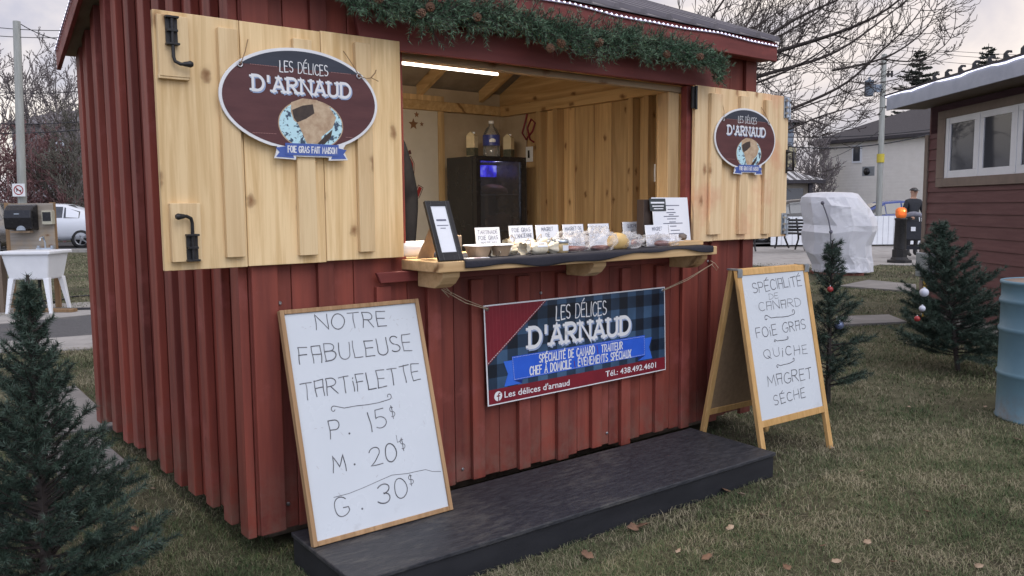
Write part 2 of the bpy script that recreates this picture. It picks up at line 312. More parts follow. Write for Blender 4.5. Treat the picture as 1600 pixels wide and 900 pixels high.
conem = surf('cone', (.16,.085,.050), (.10,.05,.03), 30, .7, .1, island=.25)
led = emit('led', (.80,.78,1.0), 2.6)
ledtape = surf('led_tape', (.62,.60,.74), (.52,.50,.64), 30, .4, 0, island=0)
tubee = emit('tube_light', (1.0,.88,.76), 5)
concrete = surf('concrete', (.34,.325,.31), (.27,.26,.25), 4, .8, .1, island=.1, spots=(1.3, (.22,.205,.19), .55))
slabm = surf('paving_slab', (.25,.235,.225), (.19,.18,.17), 3, .8, .08, island=.1, spots=(5, (.15,.14,.12), .6))
asph = surf('asphalt', (.085,.085,.09), (.062,.062,.066), 40, .85, .1, island=0, spots=(1.2, (.11,.105,.10), .55))
white_pl = surf('white_plastic', (.78,.80,.83), (.72,.74,.77), 5, .35, 0, island=0, spots=(8, (.66,.66,.66), .68))
blackpl = surf('black_plastic', (.012,.012,.014), (.02,.02,.022), 20, .25, 0, island=0)
weath = wood('weathered_ply', (.36,.325,.28), (.24,.205,.165), 'x', 14, .3, .1, stain=(.40,.29,.17))
oldwood = wood('old_post', (.20,.15,.11), (.12,.09,.065), 'z', 16, .2, .1)
lumber = wood('brown_lumber', (.30,.19,.10), (.20,.12,.06), 'z', 20, .3, .1)
SKIN = surf('skin', (.50,.30,.21), (.46,.27,.19), 20, .5, 0, island=0)

# ------------------------------------------------------------------ ground, paths, street
def gmat():
    m, t, b, out = newmat('lawn_soil'); l = t.links.new
    co = N(t, 'ShaderNodeTexCoord')
    n1 = N(t, 'ShaderNodeTexNoise', ins={'Scale': .55, 'Detail': 6, 'Roughness': .62}); n2 = N(t, 'ShaderNodeTexNoise', ins={'Scale': 9, 'Detail': 8, 'Roughness': .7}); n3 = N(t, 'ShaderNodeTexNoise', ins={'Scale': 70, 'Detail': 4, 'Roughness': .7})
    for n in (n1, n2, n3): l(co.outputs['Object'], n.inputs['Vector'])
    a = MATH(t, 'ADD', MATH(t, 'MULTIPLY', n1.outputs[0], .5), MATH(t, 'ADD', MATH(t, 'MULTIPLY', n2.outputs[0], .3), MATH(t, 'MULTIPLY', n3.outputs[0], .2)))
    r = ramp(t, [(.36, (.032,.027,.021)), (.45, (.060,.054,.036)), (.53, (.092,.090,.054)), (.62, (.165,.150,.10))]); l(a, r.inputs[0]); l(r.outputs[0], b.inputs['Base Color'])
    b.inputs['Roughness'].default_value = .95; b.inputs['Specular IOR Level'].default_value = .15
    bp = N(t, 'ShaderNodeBump', ins={'Strength': .8, 'Distance': .03}); l(a, bp.inputs['Height']); l(bp.outputs[0], b.inputs['Normal']); return m
b = MB(); S = 500
b.add([(-S,-60,0),(S,-60,0),(S,S,0),(-S,S,0)], [(0,1,2,3)]); structure(b.build('ground', gmat()))
def gpoly(name, pts, z, mat, thick=0.0, px=True):
    P = [G(x, y, z)[:2] if px else (x, y) for x, y in pts]
    a = sum(P[i][0]*P[(i+1) % len(P)][1]-P[(i+1) % len(P)][0]*P[i][1] for i in range(len(P)))
    if a < 0: P = P[::-1]
    mb = MB(); n = len(P)
    vs = [(x, y, z) for x, y in P]+[(x, y, z-.09) for x, y in P]
    mb.add(vs, [list(range(n))]+[[i, i+n, (i+1) % n+n, (i+1) % n] for i in range(n)])
    return structure(mb.build(name, mat))
gpoly('road', [(-70, 26.5), (70, 25.5), (70, 33.5), (-70, 34.5)], .012, asph, px=False)
kerb = MB(); kerb.box(-70, 7, 26.05, 26.35, -.1, .10); structure(kerb.build('road_kerb', concrete))
gpoly('path_far_edge', [(-60,503),(-60,512),(160,489),(160,478),(60,484)], .012, concrete)
gpoly('path', [(-60,513),(-60,538),(160,522),(160,490)], .008, asph)
gpoly('path_near_edge', [(-60,538),(-60,552),(160,544),(160,522)], .014, concrete)
gpoly('pavement', [(1120,398),(1120,384),(1442,371),(1442,415),(1375,413),(1330,421),(1240,417),(1120,412)], .012, concrete)
def slab(pts, label, mat=slabm, name='paving_slab'):
    P = [G(x, y, .03)[:2] for x, y in pts]; a = sum(P[i][0]*P[(i+1) % len(P)][1]-P[(i+1) % len(P)][0]*P[i][1] for i in range(len(P)))
    if a < 0: P = P[::-1]
    n = len(P); mb = MB(); mb.add([(x, y, .03) for x, y in P]+[(x, y, -.03) for x, y in P], [list(range(n)), list(range(n, 2*n))[::-1]]+[[i, i+n, (i+1) % n+n, (i+1) % n] for i in range(n)])
    return tag(mb.build(name, mat, bevel=.006), label, 'slab', 'slabs laid on the grass')
slab([(62,692),(153,682),(203,724),(96,742)], 'grey square paving slab beside the foreground fir, nearest of the slabs')
slab([(60,612),(118,602),(186,664),(70,678)], 'grey paving slab lying by the rear corner of the red kiosk')
slab([(1312,446),(1357,437),(1431,444),(1432,455)], 'flat grey slab on the lawn in front of the wrapped object')
slab([(1306,494),(1389,491),(1417,502),(1308,507)], 'flat grey slab on the lawn between the two right hand firs')

# short worn grass: one scattered sheet of blades
grassm = None
def grass_mat():
    m, t, b, out = newmat('grass_blade'); l = t.links.new
    g = N(t, 'ShaderNodeNewGeometry'); co = N(t, 'ShaderNodeTexCoord')
    n = N(t, 'ShaderNodeTexNoise', ins={'Scale': 1.6, 'Detail': 7, 'Roughness': .72}); l(co.outputs['Object'], n.inputs['Vector'])
    a = MATH(t, 'ADD', MATH(t, 'MULTIPLY', g.outputs['Random Per Island'], .42), MATH(t, 'SUBTRACT', MATH(t, 'MULTIPLY', n.outputs[0], 1.7), .34))
    r = ramp(t, [(.36, (.028,.050,.021)), (.56, (.066,.100,.040)), (.72, (.128,.138,.072)), (.94, (.30,.265,.18))]); l(a, r.inputs[0]); l(r.outputs[0], b.inputs['Base Color'])
    b.inputs['Roughness'].default_value = .7; b.inputs['Specular IOR Level'].default_value = .2; return m
def scatter_grass():
    pts = []
    bands = [(1.9, 3.4, 17000, .0021, .027), (3.4, 5.2, 10500, .0027, .029), (5.2, 8.5, 3600, .0042, .033), (8.5, 14, 1500, .0055, .036), (14, 25, 420, .009, .04)]
    VV = []; FF = []; o = 0
    for y0, y1, den, wd, ht in bands:
        xr = y1*.66+.3; n = int(den*(y1-y0)*2*xr)
        X = RNG.uniform(-xr, xr, n); Y = RNG.uniform(y0, y1, n); keep = np.abs(X) < Y*.66+.25
        dx, dy = X-KX0, Y-KY0; lx = ca*dx+sa*dy; ly = -sa*dx+ca*dy
        keep &= ~((lx > .08) & (lx < 2.38) & (ly > -.628-.024*lx) & (ly < -.12)); keep &= ~((lx > .12) & (lx < KW-.12) & (ly > .10) & (ly < KD))
        for pl in ([(-60,503),(-60,552),(160,544),(160,478)], [(62,692),(153,682),(203,724),(96,742)], [(60,612),(118,602),(186,664),(70,678)], [(1312,446),(1357,437),(1431,444),(1432,455)], [(1306,494),(1389,491),(1417,502),(1308,507)], [(1120,412),(1120,384),(1442,371),(1442,415)]):
            P = [G(a, c)[:2] for a, c in pl]; ins = np.zeros(n, bool)
            for i in range(len(P)):
                (x1, ya), (x2, yb) = P[i], P[(i+1) % len(P)]
                ins ^= ((ya > Y) != (yb > Y)) & (X < (x2-x1)*(Y-ya)/(yb-ya+1e-12)+x1)
            keep &= ~ins
        # worn patches: thin the blades where the soil shows
        ph = np.sin(X*1.7+Y*.9)+np.sin(X*.6-Y*2.1+1.3)+np.sin(X*3.9+1.1)*np.sin(Y*3.3)*.8
        ph = ph+1.1*np.sin(X*7.3+2*np.sin(Y*4.1))*np.sin(Y*6.1+1.7*np.sin(X*3.7)); keep &= RNG.uniform(-1.9, 1.3, n) < ph+.55
        X, Y = X[keep], Y[keep]; n = len(X); h = ht*RNG.uniform(.35, 1.15, n); az = RNG.uniform(0, 2*pi, n); lean = RNG.uniform(.5, 2.2, n)
        dirx, diry = np.cos(az), np.sin(az); az2 = az+RNG.uniform(-1.2, 1.2, n)
        B = np.stack([X, Y, np.zeros(n)], 1); side = np.stack([-diry, dirx, np.zeros(n)], 1)*wd/2
        mid = B+np.stack([dirx*h*lean*.35, diry*h*lean*.35, h*.62], 1); tip = mid+np.stack([np.cos(az2)*h*lean*.7, np.sin(az2)*h*lean*.7, h*.42-h*.20*lean], 1)
        V = np.stack([B-side, B+side, mid+side*.8, mid-side*.8, tip], 1).reshape(-1, 3); i = np.arange(n)[:, None]*5+o
        FF.append(np.concatenate([np.concatenate([i, i+1, i+2], 1), np.concatenate([i, i+2, i+3], 1), np.concatenate([i+3, i+2, i+4], 1)])); VV.append(V); o += len(V)
    g = npmesh('grass', np.concatenate(VV), np.concatenate(FF), grass_mat())
    tag(g, 'short worn green and straw coloured grass covering the lawn', 'grass', kind='stuff')
scatter_grass()

# ------------------------------------------------------------------ the red kiosk
kiosk = thing('market_kiosk', 'dark red board and batten market kiosk with open pine shutters and serving counter', 'kiosk', (KX0, KY0, 0), KA)
ZB, RIDGE_Y, RIDGE_Z = .105, 1.2025, 2.80
def rooftop(y): return 2.275+(RIDGE_Z-2.275)*(y+.13)/(RIDGE_Y+.13) if y < RIDGE_Y else RIDGE_Z-(RIDGE_Z-2.255)*(y-RIDGE_Y)/(2.44-RIDGE_Y)
# front wall
OX0, OX1, OZ0, OZ1 = .66, 2.53, 1.08, 1.985
bat = [.052, .30, .555, .80, 1.03, 1.30, 1.545, 1.778, 1.99, 2.255, 2.47, 2.72, 3.03]
edges = [0.0, .165, .43, .68, .915, 1.165, 1.42, 1.66, 1.885, 2.12, 2.36, 2.60, 2.86, KW]
fw = MB()
def fboard(x0, x1, z0, z1, y=0.0, t=.022): fw.box(x0+.0015, x1-.0015, y, y+t, z0, z1)
for a0, a1 in zip(edges[:-1], edges[1:]):
    zb = ZB+random.uniform(-.008, .012); top = 2.285
    if a1 <= OX0+.03 or a0 >= OX1: fboard(a0, a1, zb, top)
    else: fboard(a0, a1, zb, OZ0); fboard(a0, a1, OZ1, top)
fboard(.60, .66, OZ0, OZ1); fboard(2.53, 2.605, OZ0, OZ1)
for i, x in enumerate(bat):
    hw = .034 if i not in (0, 12) else .05; zb = ZB+random.uniform(-.022, .006)
    if OX0 < x+hw and x-hw < OX1: fw.box(x-hw, x+hw, -.024, -.002, zb, 1.02); fw.box(x-hw, x+hw, -.024, -.002, 2.09, 2.2)
    else:
        z1 = 2.2
        fw.box(x-hw, x+hw, -.024, -.002, zb, 1.02 if .5 < x < .62 else z1)
fw.build('front_wall', red, kiosk, bevel=.003)
b = MB(); b.prism([(.47,1.965),(2.66,1.985),(2.68,2.10),(.44,2.085)], -.047, -.026); b.build('header_board', redtrim, kiosk, bevel=.003)
b = MB(); b.prism([(.53,1.035),(2.62,1.035),(2.60,1.079),(.51,1.079)], -.045, -.026); b.build('sill_board', redtrim, kiosk, bevel=.003)
b = MB(); b.box(2.455, 2.527, -.022, .02, 1.13, 1.983); b.build('door_jamb', redtrim, kiosk, bevel=.003)
for x, z in ((.115,.985),(.95,.165),(1.87,.165),(.12,.2),(2.68,1.02),(1.42,.93),(2.90,.16)): b = MB(); b.lathe([(.008,0),(.008,.003),(.005,.006)], 10, (0,0,0), 0, Matrix.Translation((x, -.001, z)) @ Matrix.Rotation(pi/2, 4, 'X')); b.build('screw_head', screw, kiosk)
# side walls (left one is in view)
def side_wall(x, out):
    mb = MB(); n = 11; st = KD/n; sg = out
    for i in range(n):
        y0, y1 = i*st+.0015, (i+1)*st-.0015; zb = ZB+random.uniform(-.012, .012)
        ym = [y0, y1]+([RIDGE_Y] if y0 < RIDGE_Y < y1 else []); ym.sort()
        poly = [(y0, zb), (y1, zb)]+[(y, rooftop(y)-.045) for y in reversed(ym)]
        M = Matrix(((0, sg, 0, x), (1, 0, 0, 0), (0, 0, 1, 0), (0, 0, 0, 1)))
        mb.prism(poly, -.022, 0, 0, M)
    for i in range(n+1):
        y = min(max(i*st, .038), KD-.038); zb = ZB+random.uniform(-.03, .012); hw = random.uniform(.036, .050)
        y = min(max(y+random.uniform(-.02, .02), .05), KD-.05); mb.prism([(y-hw, zb), (y+hw, zb), (y+hw, rooftop(y+hw)-.05), (y-hw, rooftop(y-hw)-.05)], .002, .036, 0, Matrix(((0, sg, 0, x), (1, 0, 0, 0), (0, 0, 1, 0), (0, 0, 0, 1))))
    return mb.build('side_wall', red, kiosk, bevel=.003)
side_wall(0.0, -1); side_wall(KW, 1)
b = MB(); b.box(0, KW, KD, KD+.022, ZB, 2.245); b.build('back_wall', red, kiosk)
b = MB(); b.box(.06, KW-.06, .05, KD-.05, .11, .16); b.build('floor', weath, kiosk)
for y in (.25, 1.2, 2.15): b = MB(); b.box(.1, KW-.1, y-.05, y+.05, .0, .11); b.build('skid', oldwood, kiosk)
# roof
b = MB(); XL, XR = -.13, KW+.045
for x0, x1 in ((XL, XR),):
    for (ya, yb) in ((-.15, RIDGE_Y), (RIDGE_Y, 2.45)):
        za, zb = rooftop(ya), rooftop(yb)
        b.add([(x0,ya,za),(x1,ya,za),(x1,yb,zb),(x0,yb,zb),(x0,ya,za+.006),(x1,ya,za+.006),(x1,yb,zb+.006),(x0,yb,zb+.006)], [(0,3,2,1),(4,5,6,7),(0,1,5,4),(1,2,6,5),(2,3,7,6),(3,0,4,7)])
        k = int((XR-XL)/.19)
        for i in range(k+1):
            x = XL+.03+i*(XR-XL-.06)/k
            b.add([(x-.028,ya,za+.007),(x-.014,ya,za+.03),(x+.014,ya,za+.03),(x+.028,ya,za+.007),(x-.028,yb,zb+.007),(x-.014,yb,zb+.03),(x+.014,yb,zb+.03),(x+.028,yb,zb+.007)], [(0,3,2,1),(0,1,5,4),(1,2,6,5),(2,3,7,6)])
rf = b.build('roof', roofm, kiosk)
b = MB(); b.tube([(XL, RIDGE_Y, RIDGE_Z+.02), (XR, RIDGE_Y, RIDGE_Z+.02)], .04, 8); b.build('ridge_cap', roofm, rf)
b = MB(); b.box(XL, XR, -.13, -.105, 2.162, 2.268); b.build('fascia', redtrim, kiosk, bevel=.003)
for xa, xb in ((XL, XL+.022), (XR-.022, XR)):
    b = MB(); M = Matrix(((0, 1, 0, 0), (1, 0, 0, 0), (0, 0, 1, 0), (0, 0, 0, 1)))
    for ya, yb in ((-.102, RIDGE_Y-.001), (RIDGE_Y+.001, 2.44)):
        b.prism([(ya, rooftop(ya)-.115), (yb, rooftop(yb)-.115), (yb, rooftop(yb)-.004), (ya, rooftop(ya)-.004)], xa, xb, 0, M)
    b.build('rake_board', redtrim, kiosk, bevel=.003)
b = MB()
for ya, yb in ((-.10, RIDGE_Y), (RIDGE_Y, 2.44)):
    za, zb = rooftop(ya)-.03, rooftop(yb)-.03
    b.add([(XL+.024,ya,za),(XR-.024,ya,za),(XR-.024,yb,zb),(XL+.024,yb,zb)], [(0,3,2,1)])
b.build('soffit', ceilm, kiosk)
b = MB(); b.box(XL+.024, XR-.024, -.104, -.03, 2.166, 2.184); b.build('eave_soffit', redtrim, kiosk)
# inside: framing, lining boards, rafters
b = MB()
b.box(.03, KW-.03, .024, .062, 1.950, 1.983); b.build('lintel_beam', wood('lintel_wood', (.40,.29,.18), (.26,.18,.11), 'x', 22, .3, .1), kiosk, bevel=.004)
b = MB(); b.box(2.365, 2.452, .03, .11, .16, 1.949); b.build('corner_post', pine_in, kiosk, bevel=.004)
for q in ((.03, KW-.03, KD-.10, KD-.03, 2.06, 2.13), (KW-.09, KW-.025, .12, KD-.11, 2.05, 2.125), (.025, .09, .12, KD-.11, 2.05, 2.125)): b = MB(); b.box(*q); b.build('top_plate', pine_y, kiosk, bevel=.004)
for x in (.45, 1.06, 1.67, 2.28, 2.86):
    b = MB()
    for ya, yb in ((.02, RIDGE_Y), (RIDGE_Y, KD-.02)):
        za, zb = rooftop(ya)-.033, rooftop(yb)-.033
        b.add([(x-.02,ya,za-.09),(x+.02,ya,za-.09),(x+.02,yb,zb-.09),(x-.02,yb,zb-.09),(x-.02,ya,za),(x+.02,ya,za),(x+.02,yb,zb),(x-.02,yb,zb)], [(0,3,2,1),(4,5,6,7),(0,1,5,4),(1,2,6,5),(2,3,7,6),(3,0,4,7)])
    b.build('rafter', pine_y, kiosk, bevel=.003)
b = MB(); xs = KW-.03
yy = KD-.36
while yy > .08:
    wd = random.uniform(.17, .215); b.box(xs, xs+.02, max(yy-wd+.004, .06), yy-.004, .16, 2.06); yy -= wd
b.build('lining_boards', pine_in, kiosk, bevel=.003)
b = MB(); b.box(xs-.001, xs+.02, KD-.355, KD-.03, .16, 2.06); b.build('lining_sheet', dullply, kiosk)
for xg in (.026, KW-.03):
    b = MB(); b.prism([(.03,2.06),(KD-.03,2.06),(KD-.03,rooftop(KD-.03)-.05),(RIDGE_Y,RIDGE_Z-.05),(.03,rooftop(.03)-.05)], xg, xg+.004, 0, Matrix(((0,1,0,0),(1,0,0,0),(0,0,1,0),(0,0,0,1)))); b.build('gable_lining', pine_y, kiosk)
for px in (843, 869, 987, 1011, 1031): y = KX(px, 220, xs-.06)[1]; b = MB(); b.box(xs-.075, xs-.004, y-.022, y+.022, .16, 2.048); b.build('wall_stud', pine_in, kiosk, bevel=.003)
b = MB(); b.box(.03, KW-.03, KD-.028, KD-.008, .16, 2.06); b.build('back_lining', dullply, kiosk)
b = MB(); b.box(.03, KW-.03, KD-.029, KD-.004, 2.061, 2.235); b.build('back_gable_lining', dullply, kiosk)
b = MB(); b.box(.026, .045, .06, KD-.03, .16, 2.06); b.build('lining_sheet', dullply, kiosk)
# counter with brackets
b = MB(); b.box(.655, 2.405, -.275, .30, 1.083, 1.126); ct = b.build('counter', pine_x, kiosk, bevel=.004)
for x in (.745, 1.585, 2.335):
    b = MB(); b.prism([(-.046, 1.012), (-.046, 1.08), (-.235, 1.08), (-.235, 1.06), (-.205, 1.03), (-.17, 1.012)], x-.042, x+.042, 0, Matrix(((0, 1, 0, 0), (1, 0, 0, 0), (0, 0, 1, 0), (0, 0, 0, 1))))
    b.build('bracket', pine_x, ct, bevel=.004)
# shutters
def shutter(x0, x1, z0, z1, cuts, bats, mat, y=-.03, lean=0):
    mb = MB()
    xs = [x0]+cuts+[x1]
    for a, c in zip(xs[:-1], xs[1:]):
        mb.box(a+.0012, c-.0012, y-.022, y, z0+random.uniform(-.004, .004), z1+random.uniform(-.003, .003))
    o = mb.build('shutter', mat, kiosk, bevel=.002)
    for a, c, za, zb in bats:
        m2 = MB(); m2.box(a, c, y-.044, y-.0225, za, zb); m2.build('batten', pine_plate if mat is pine else pine_red, o, bevel=.002)
    return o
sl = shutter(-.312, .637, 1.135, 2.003, [-.02, .29], [(-.103,-.036,1.17,1.965), (.172,.245,1.165,1.96), (.425,.492,1.168,1.975)], pine)
sr = shutter(2.487, 3.372, 1.14, 1.988, [2.66, 2.95, 3.19], [(2.60,2.70,1.175,1.95), (2.868,2.945,1.17,1.955), (3.11,3.175,1.165,1.95)], pine_red)
def latch(px, pz, flip, sh):
    m2 = MB(); m2.box(px-.05, px+.05, -.075, -.0525, pz-.10, pz+.10); pl = m2.build('latch_plate', pine_plate, sh, bevel=.002)
    m3 = MB(); s = -1 if flip else 1; zc = pz-.052 if flip else pz+.048; dx = .015 if flip else -.008
    m3.box(px+dx-.019, px+dx+.019, -.083, -.0752, zc-.046, zc+.046)
    m3.box(px+dx-.021, px+dx+.021, -.099, -.0752, zc+.040, zc+.047); m3.box(px+dx-.021, px+dx+.021, -.099, -.0752, zc-.047, zc-.040); m3.box(px+dx-.017, px+dx+.017, -.097, -.0835, zc-.004, zc+.004)
    m3.tube([(px+dx, -.090, zc+s*.04), (px+dx, -.090, zc-s*.085), (px+dx+s*.004, -.092, zc-s*.10), (px+dx+s*.02, -.096, zc-s*.108), (px+dx+s*.034, -.10, zc-s*.108)], .0062, 8)
    m3.tube([(px+dx+s*.028, -.10, zc-s*.108), (px+dx+s*.05, -.105, zc-s*.107), (px+dx+s*.058, -.106, zc-s*.107)], [.007, .0115, .007], 10)
    m3.build('latch_bolt', blackm, pl, bevel=.001)
latch(-.253, 1.883, False, sl); latch(-.240, 1.262, True, sl)
m3 = MB(); m3.box(-.305, -.205, -.072, -.0525, 1.775, 1.789); m3.build('latch_stop', pine_plate, sl, bevel=.002)
for zc in (1.925, 1.225):
    m3 = MB(); m3.box(3.318, 3.374, -.058, -.0523, zc-.066, zc+.062); m3.tube([(3.338,-.068,zc-.062),(3.338,-.068,zc+.05)], .010, 10)
    for dz in (-.045, -.01, .03): m3.box(3.324, 3.352, -.082, -.0582, zc+dz, zc+dz+.012)
    m3.tube([(3.37,-.06,zc-.075),(3.37,-.06,zc+.02)], .009, 8); m3.build('barrel_bolt', galv, sr, bevel=.001)
m3 = MB(); m3.tube([(3.36,-.053,1.655),(3.36,-.10,1.655),(3.36,-.10,1.545),(3.36,-.053,1.545)], .008, 6); m3.box(3.352, 3.368, -.057, -.0523, 1.53, 1.67); m3.build('pull_handle', blackm, sr)
m3 = MB(); m3.box(2.455, 2.478, -.058, -.048, 1.86, 1.975); m3.tube([(2.482,-.064,1.855),(2.482,-.064,1.98)], .007, 8); m3.build('hinge', blackm, sr)

# ------------------------------------------------------------------ stroke lettering
def arc(cx, cy, rx, ry, a0, a1, n=10): return [(cx+rx*cos(radians(a0+(a1-a0)*i/n)), cy+ry*sin(radians(a0+(a1-a0)*i/n))) for i in range(n+1)]
GL = {
 'A': (.62, [[(0,0),(.31,1),(.62,0)],[(.11,.35),(.51,.35)]]),
 'B': (.56, [[(0,0),(0,1)],[(0,1),(.28,1)]+arc(.28,.77,.24,.23,90,-90)+[(0,.54)],[(0,.54),(.30,.54)]+arc(.30,.27,.26,.27,90,-90)+[(0,0)]]),
 'C': (.56, [arc(.33,.5,.33,.5,48,312,18)]),
 'D': (.60, [[(0,0),(0,1),(.2,1)]+arc(.2,.5,.40,.5,90,-90,14)+[(0,0)]]),
 'E': (.48, [[(.48,1),(0,1),(0,0),(.48,0)],[(0,.52),(.40,.52)]]),
 'F': (.46, [[(.46,1),(0,1),(0,0)],[(0,.52),(.38,.52)]]),
 'G': (.60, [arc(.34,.5,.34,.5,50,330,18)+[(.62,.42),(.38,.42)]]),
 'H': (.56, [[(0,0),(0,1)],[(.56,0),(.56,1)],[(0,.5),(.56,.5)]]),
 'I': (.04, [[(.02,0),(.02,1)]]),
 'L': (.44, [[(0,1),(0,0),(.44,0)]]),
 'M': (.72, [[(0,0),(.06,1),(.36,.30),(.66,1),(.72,0)]]),
 'N': (.60, [[(0,0),(0,1),(.60,0),(.60,1)]]),
 'O': (.66, [arc(.33,.5,.33,.5,90,450,22)]),
 'P': (.52, [[(0,0),(0,1),(.26,1)]+arc(.26,.74,.26,.26,90,-90)+[(0,.48)]]),
 'Q': (.66, [arc(.33,.5,.33,.5,90,450,22),[(.38,.25),(.68,-.08)]]),
 'R': (.56, [[(0,0),(0,1),(.26,1)]+arc(.26,.75,.26,.25,90,-90)+[(0,.5)],[(.22,.5),(.56,0)]]),
 'S': (.50, [arc(.26,.74,.24,.26,40,270,12)+arc(.25,.25,.25,.23,90,-140,12)]),
 'T': (.58, [[(0,1),(.58,1)],[(.29,1),(.29,0)]]),
 'U': (.56, [[(0,1)]+arc(.28,.30,.28,.30,180,360,12)+[(.56,1)]]),
 'V': (.58, [[(0,1),(.29,0),(.58,1)]]), 'X': (.58, [[(0,1),(.58,0)],[(.58,1),(0,0)]]),
 'i': (.06, [[(.03,0),(.03,.62)],[(.02,.82),(.05,.86)]]),
 '0': (.54, [arc(.27,.5,.27,.5,90,450,18)]), '1': (.10, [[(.06,1),(.05,0)]]),
 '2': (.54, [arc(.26,.72,.25,.27,165,-30,10)+[(0,0),(.54,.02)]]),
 '3': (.50, [arc(.22,.75,.25,.25,150,-80,10)+arc(.20,.26,.29,.28,80,-150,10)]),
 '5': (.50, [[(.46,1),(.10,1),(.06,.56)]+arc(.20,.30,.28,.30,110,-140,12)]),
 '$': (.46, [arc(.23,.70,.20,.20,40,270,8)+arc(.23,.30,.21,.20,90,-140,8),[(.23,1.06),(.23,-.08)]]),
 '.': (.06, [[(.0,.0),(.06,.05)]]), "'": (.08, [[(.04,1),(.04,.68)]]), ',': (.06, [[(.05,.05),(0,-.12)]]), '-': (.3, [[(0,.5),(.3,.5)]]), ':': (.06,[[(0,0),(.06,.04)],[(0,.6),(.06,.64)]]), ' ': (.34, []),
}
GL['É'] = (GL['E'][0], GL['E'][1]+[[(.18,1.10),(.36,1.26)]]); GL['È'] = (GL['E'][0], GL['E'][1]+[[(.36,1.10),(.18,1.26)]]); GL['À'] = (GL['A'][0], GL['A'][1]+[[(.40,1.08),(.22,1.24)]])
GL['@'] = (.54, [[(0,0),(.02,.95),(.47,1.0),(.53,0)],[(.0,.5),(.53,.5)]])         # the flat-topped handwritten A
GL['%'] = (.46, [[(.0,1),(.02,0)],[(.46,1),(.44,.0)],[(0,1.0),(.46,1.02)],[(.02,.52),(.46,.52)]])
def ribbon(M, pts, wd, y, mi=0, minstep=1e-6):
    P = [np.array(p, float) for p in pts]; Q = [P[0]]
    for p in P[1:]:
        if np.linalg.norm(p-Q[-1]) > minstep: Q.append(p)
    if len(Q) < 2: return
    closed = np.linalg.norm(Q[0]-Q[-1]) < 1e-4*wd+1e-9 and len(Q) > 3
    k = len(Q); Lf = []; Rt = []
    for i in range(k):
        a = Q[i]-Q[i-1] if i else (Q[i]-Q[-2] if closed else Q[1]-Q[0]); c = Q[i+1]-Q[i] if i < k-1 else (Q[1]-Q[0] if closed else Q[-1]-Q[-2])
        a = a/np.linalg.norm(a); c = c/np.linalg.norm(c); t = a+c
        if np.linalg.norm(t) < 1e-3: t = a
        t = t/np.linalg.norm(t); n = np.array([-t[1], t[0]]); f = min(1/max(abs(n @ np.array([-a[1], a[0]])), .45), 2.0)
        q = Q[i]
        if not closed and i == 0: q = q-c*wd*.45
        if not closed and i == k-1: q = q+a*wd*.45
        Lf.append(q+n*wd/2*f); Rt.append(q-n*wd/2*f)
    v = [(p[0], y, p[1]) for p in Rt]+[(p[0], y, p[1]) for p in Lf]
    M.add(v, [(i, i+1, k+i+1, k+i) for i in range(k-1)], mi)
SERIFS = {'D': [(0,0),(0,1)], 'A': [(0,0),(.62,0),(.31,1)], 'R': [(0,0),(0,1),(.56,0)], 'N': [(0,0),(0,1),(.60,1)], 'U': [(0,1),(.56,1)]}
def text(M, s, u0, v0, u1, v1, h, wt=.09, y=-.001, mi=0, track=.16, jit=0.0, serif=False, h1=None):
    """lettering between two baseline points (panel coordinates), cap height h (h1 at the right end)"""
    tw = sum(GL[c][0]+track for c in s)-track; ln = sqrt((u1-u0)**2+(v1-v0)**2); sx = ln/tw; dx, dz = (u1-u0)/ln, (v1-v0)/ln
    x = 0.0; k = 0; rr = random.Random(hash_str(s)); h1 = h1 or h
    for c in s:
        wd, st = GL[c]; hh = h+(h1-h)*x/max(tw, .01); jz = rr.uniform(-jit, jit)*h; js = 1+rr.uniform(-jit, jit); sh = rr.uniform(-jit, jit)*.8
        def tr(p): lx = (x+p[0]*1.0)*sx+sh*p[1]*hh*.5; lz = p[1]*hh*js+jz; return (u0+dx*lx-dz*lz, v0+dz*lx+dx*lz)
        for pl in st:
            if jit:
                w1, w2, w3 = rr.uniform(0, 6), rr.uniform(0, 6), rr.uniform(.012, .03); q_ = []
                for p_, n_ in zip(pl[:-1], pl[1:]):
                    m_ = max(1, int(sqrt((p_[0]-n_[0])**2+(p_[1]-n_[1])**2)/.14)); q_ += [(p_[0]+(n_[0]-p_[0])*i/m_, p_[1]+(n_[1]-p_[1])*i/m_) for i in range(m_)]
                q_.append(pl[-1]); pl = [(a_+w3*sin(w1+5.1*b_+2*a_), b_+w3*sin(w2+4.3*a_+2.2*b_)) for a_, b_ in q_]
            ribbon(M, [tr(p) for p in pl], wt*h*(rr.uniform(.85, 1.2) if jit else 1), y-(k % 9)*.00006, mi); k += 1
        if serif:
            for (px, pz) in SERIFS.get(c, []):
                q = pz*.90+.05; sl = .15
                ribbon(M, [tr((px-sl, q)), tr((px+sl, q))], wt*h*.72, y-(k % 9)*.00006, mi); k += 1
        x += wd+track
def bar(M, u0, u1, v, h, y): ribbon(M, [(u0, v), (u1, v)], h, y)
def hash_str(s): return sum((i+1)*ord(c) for i, c in enumerate(s))
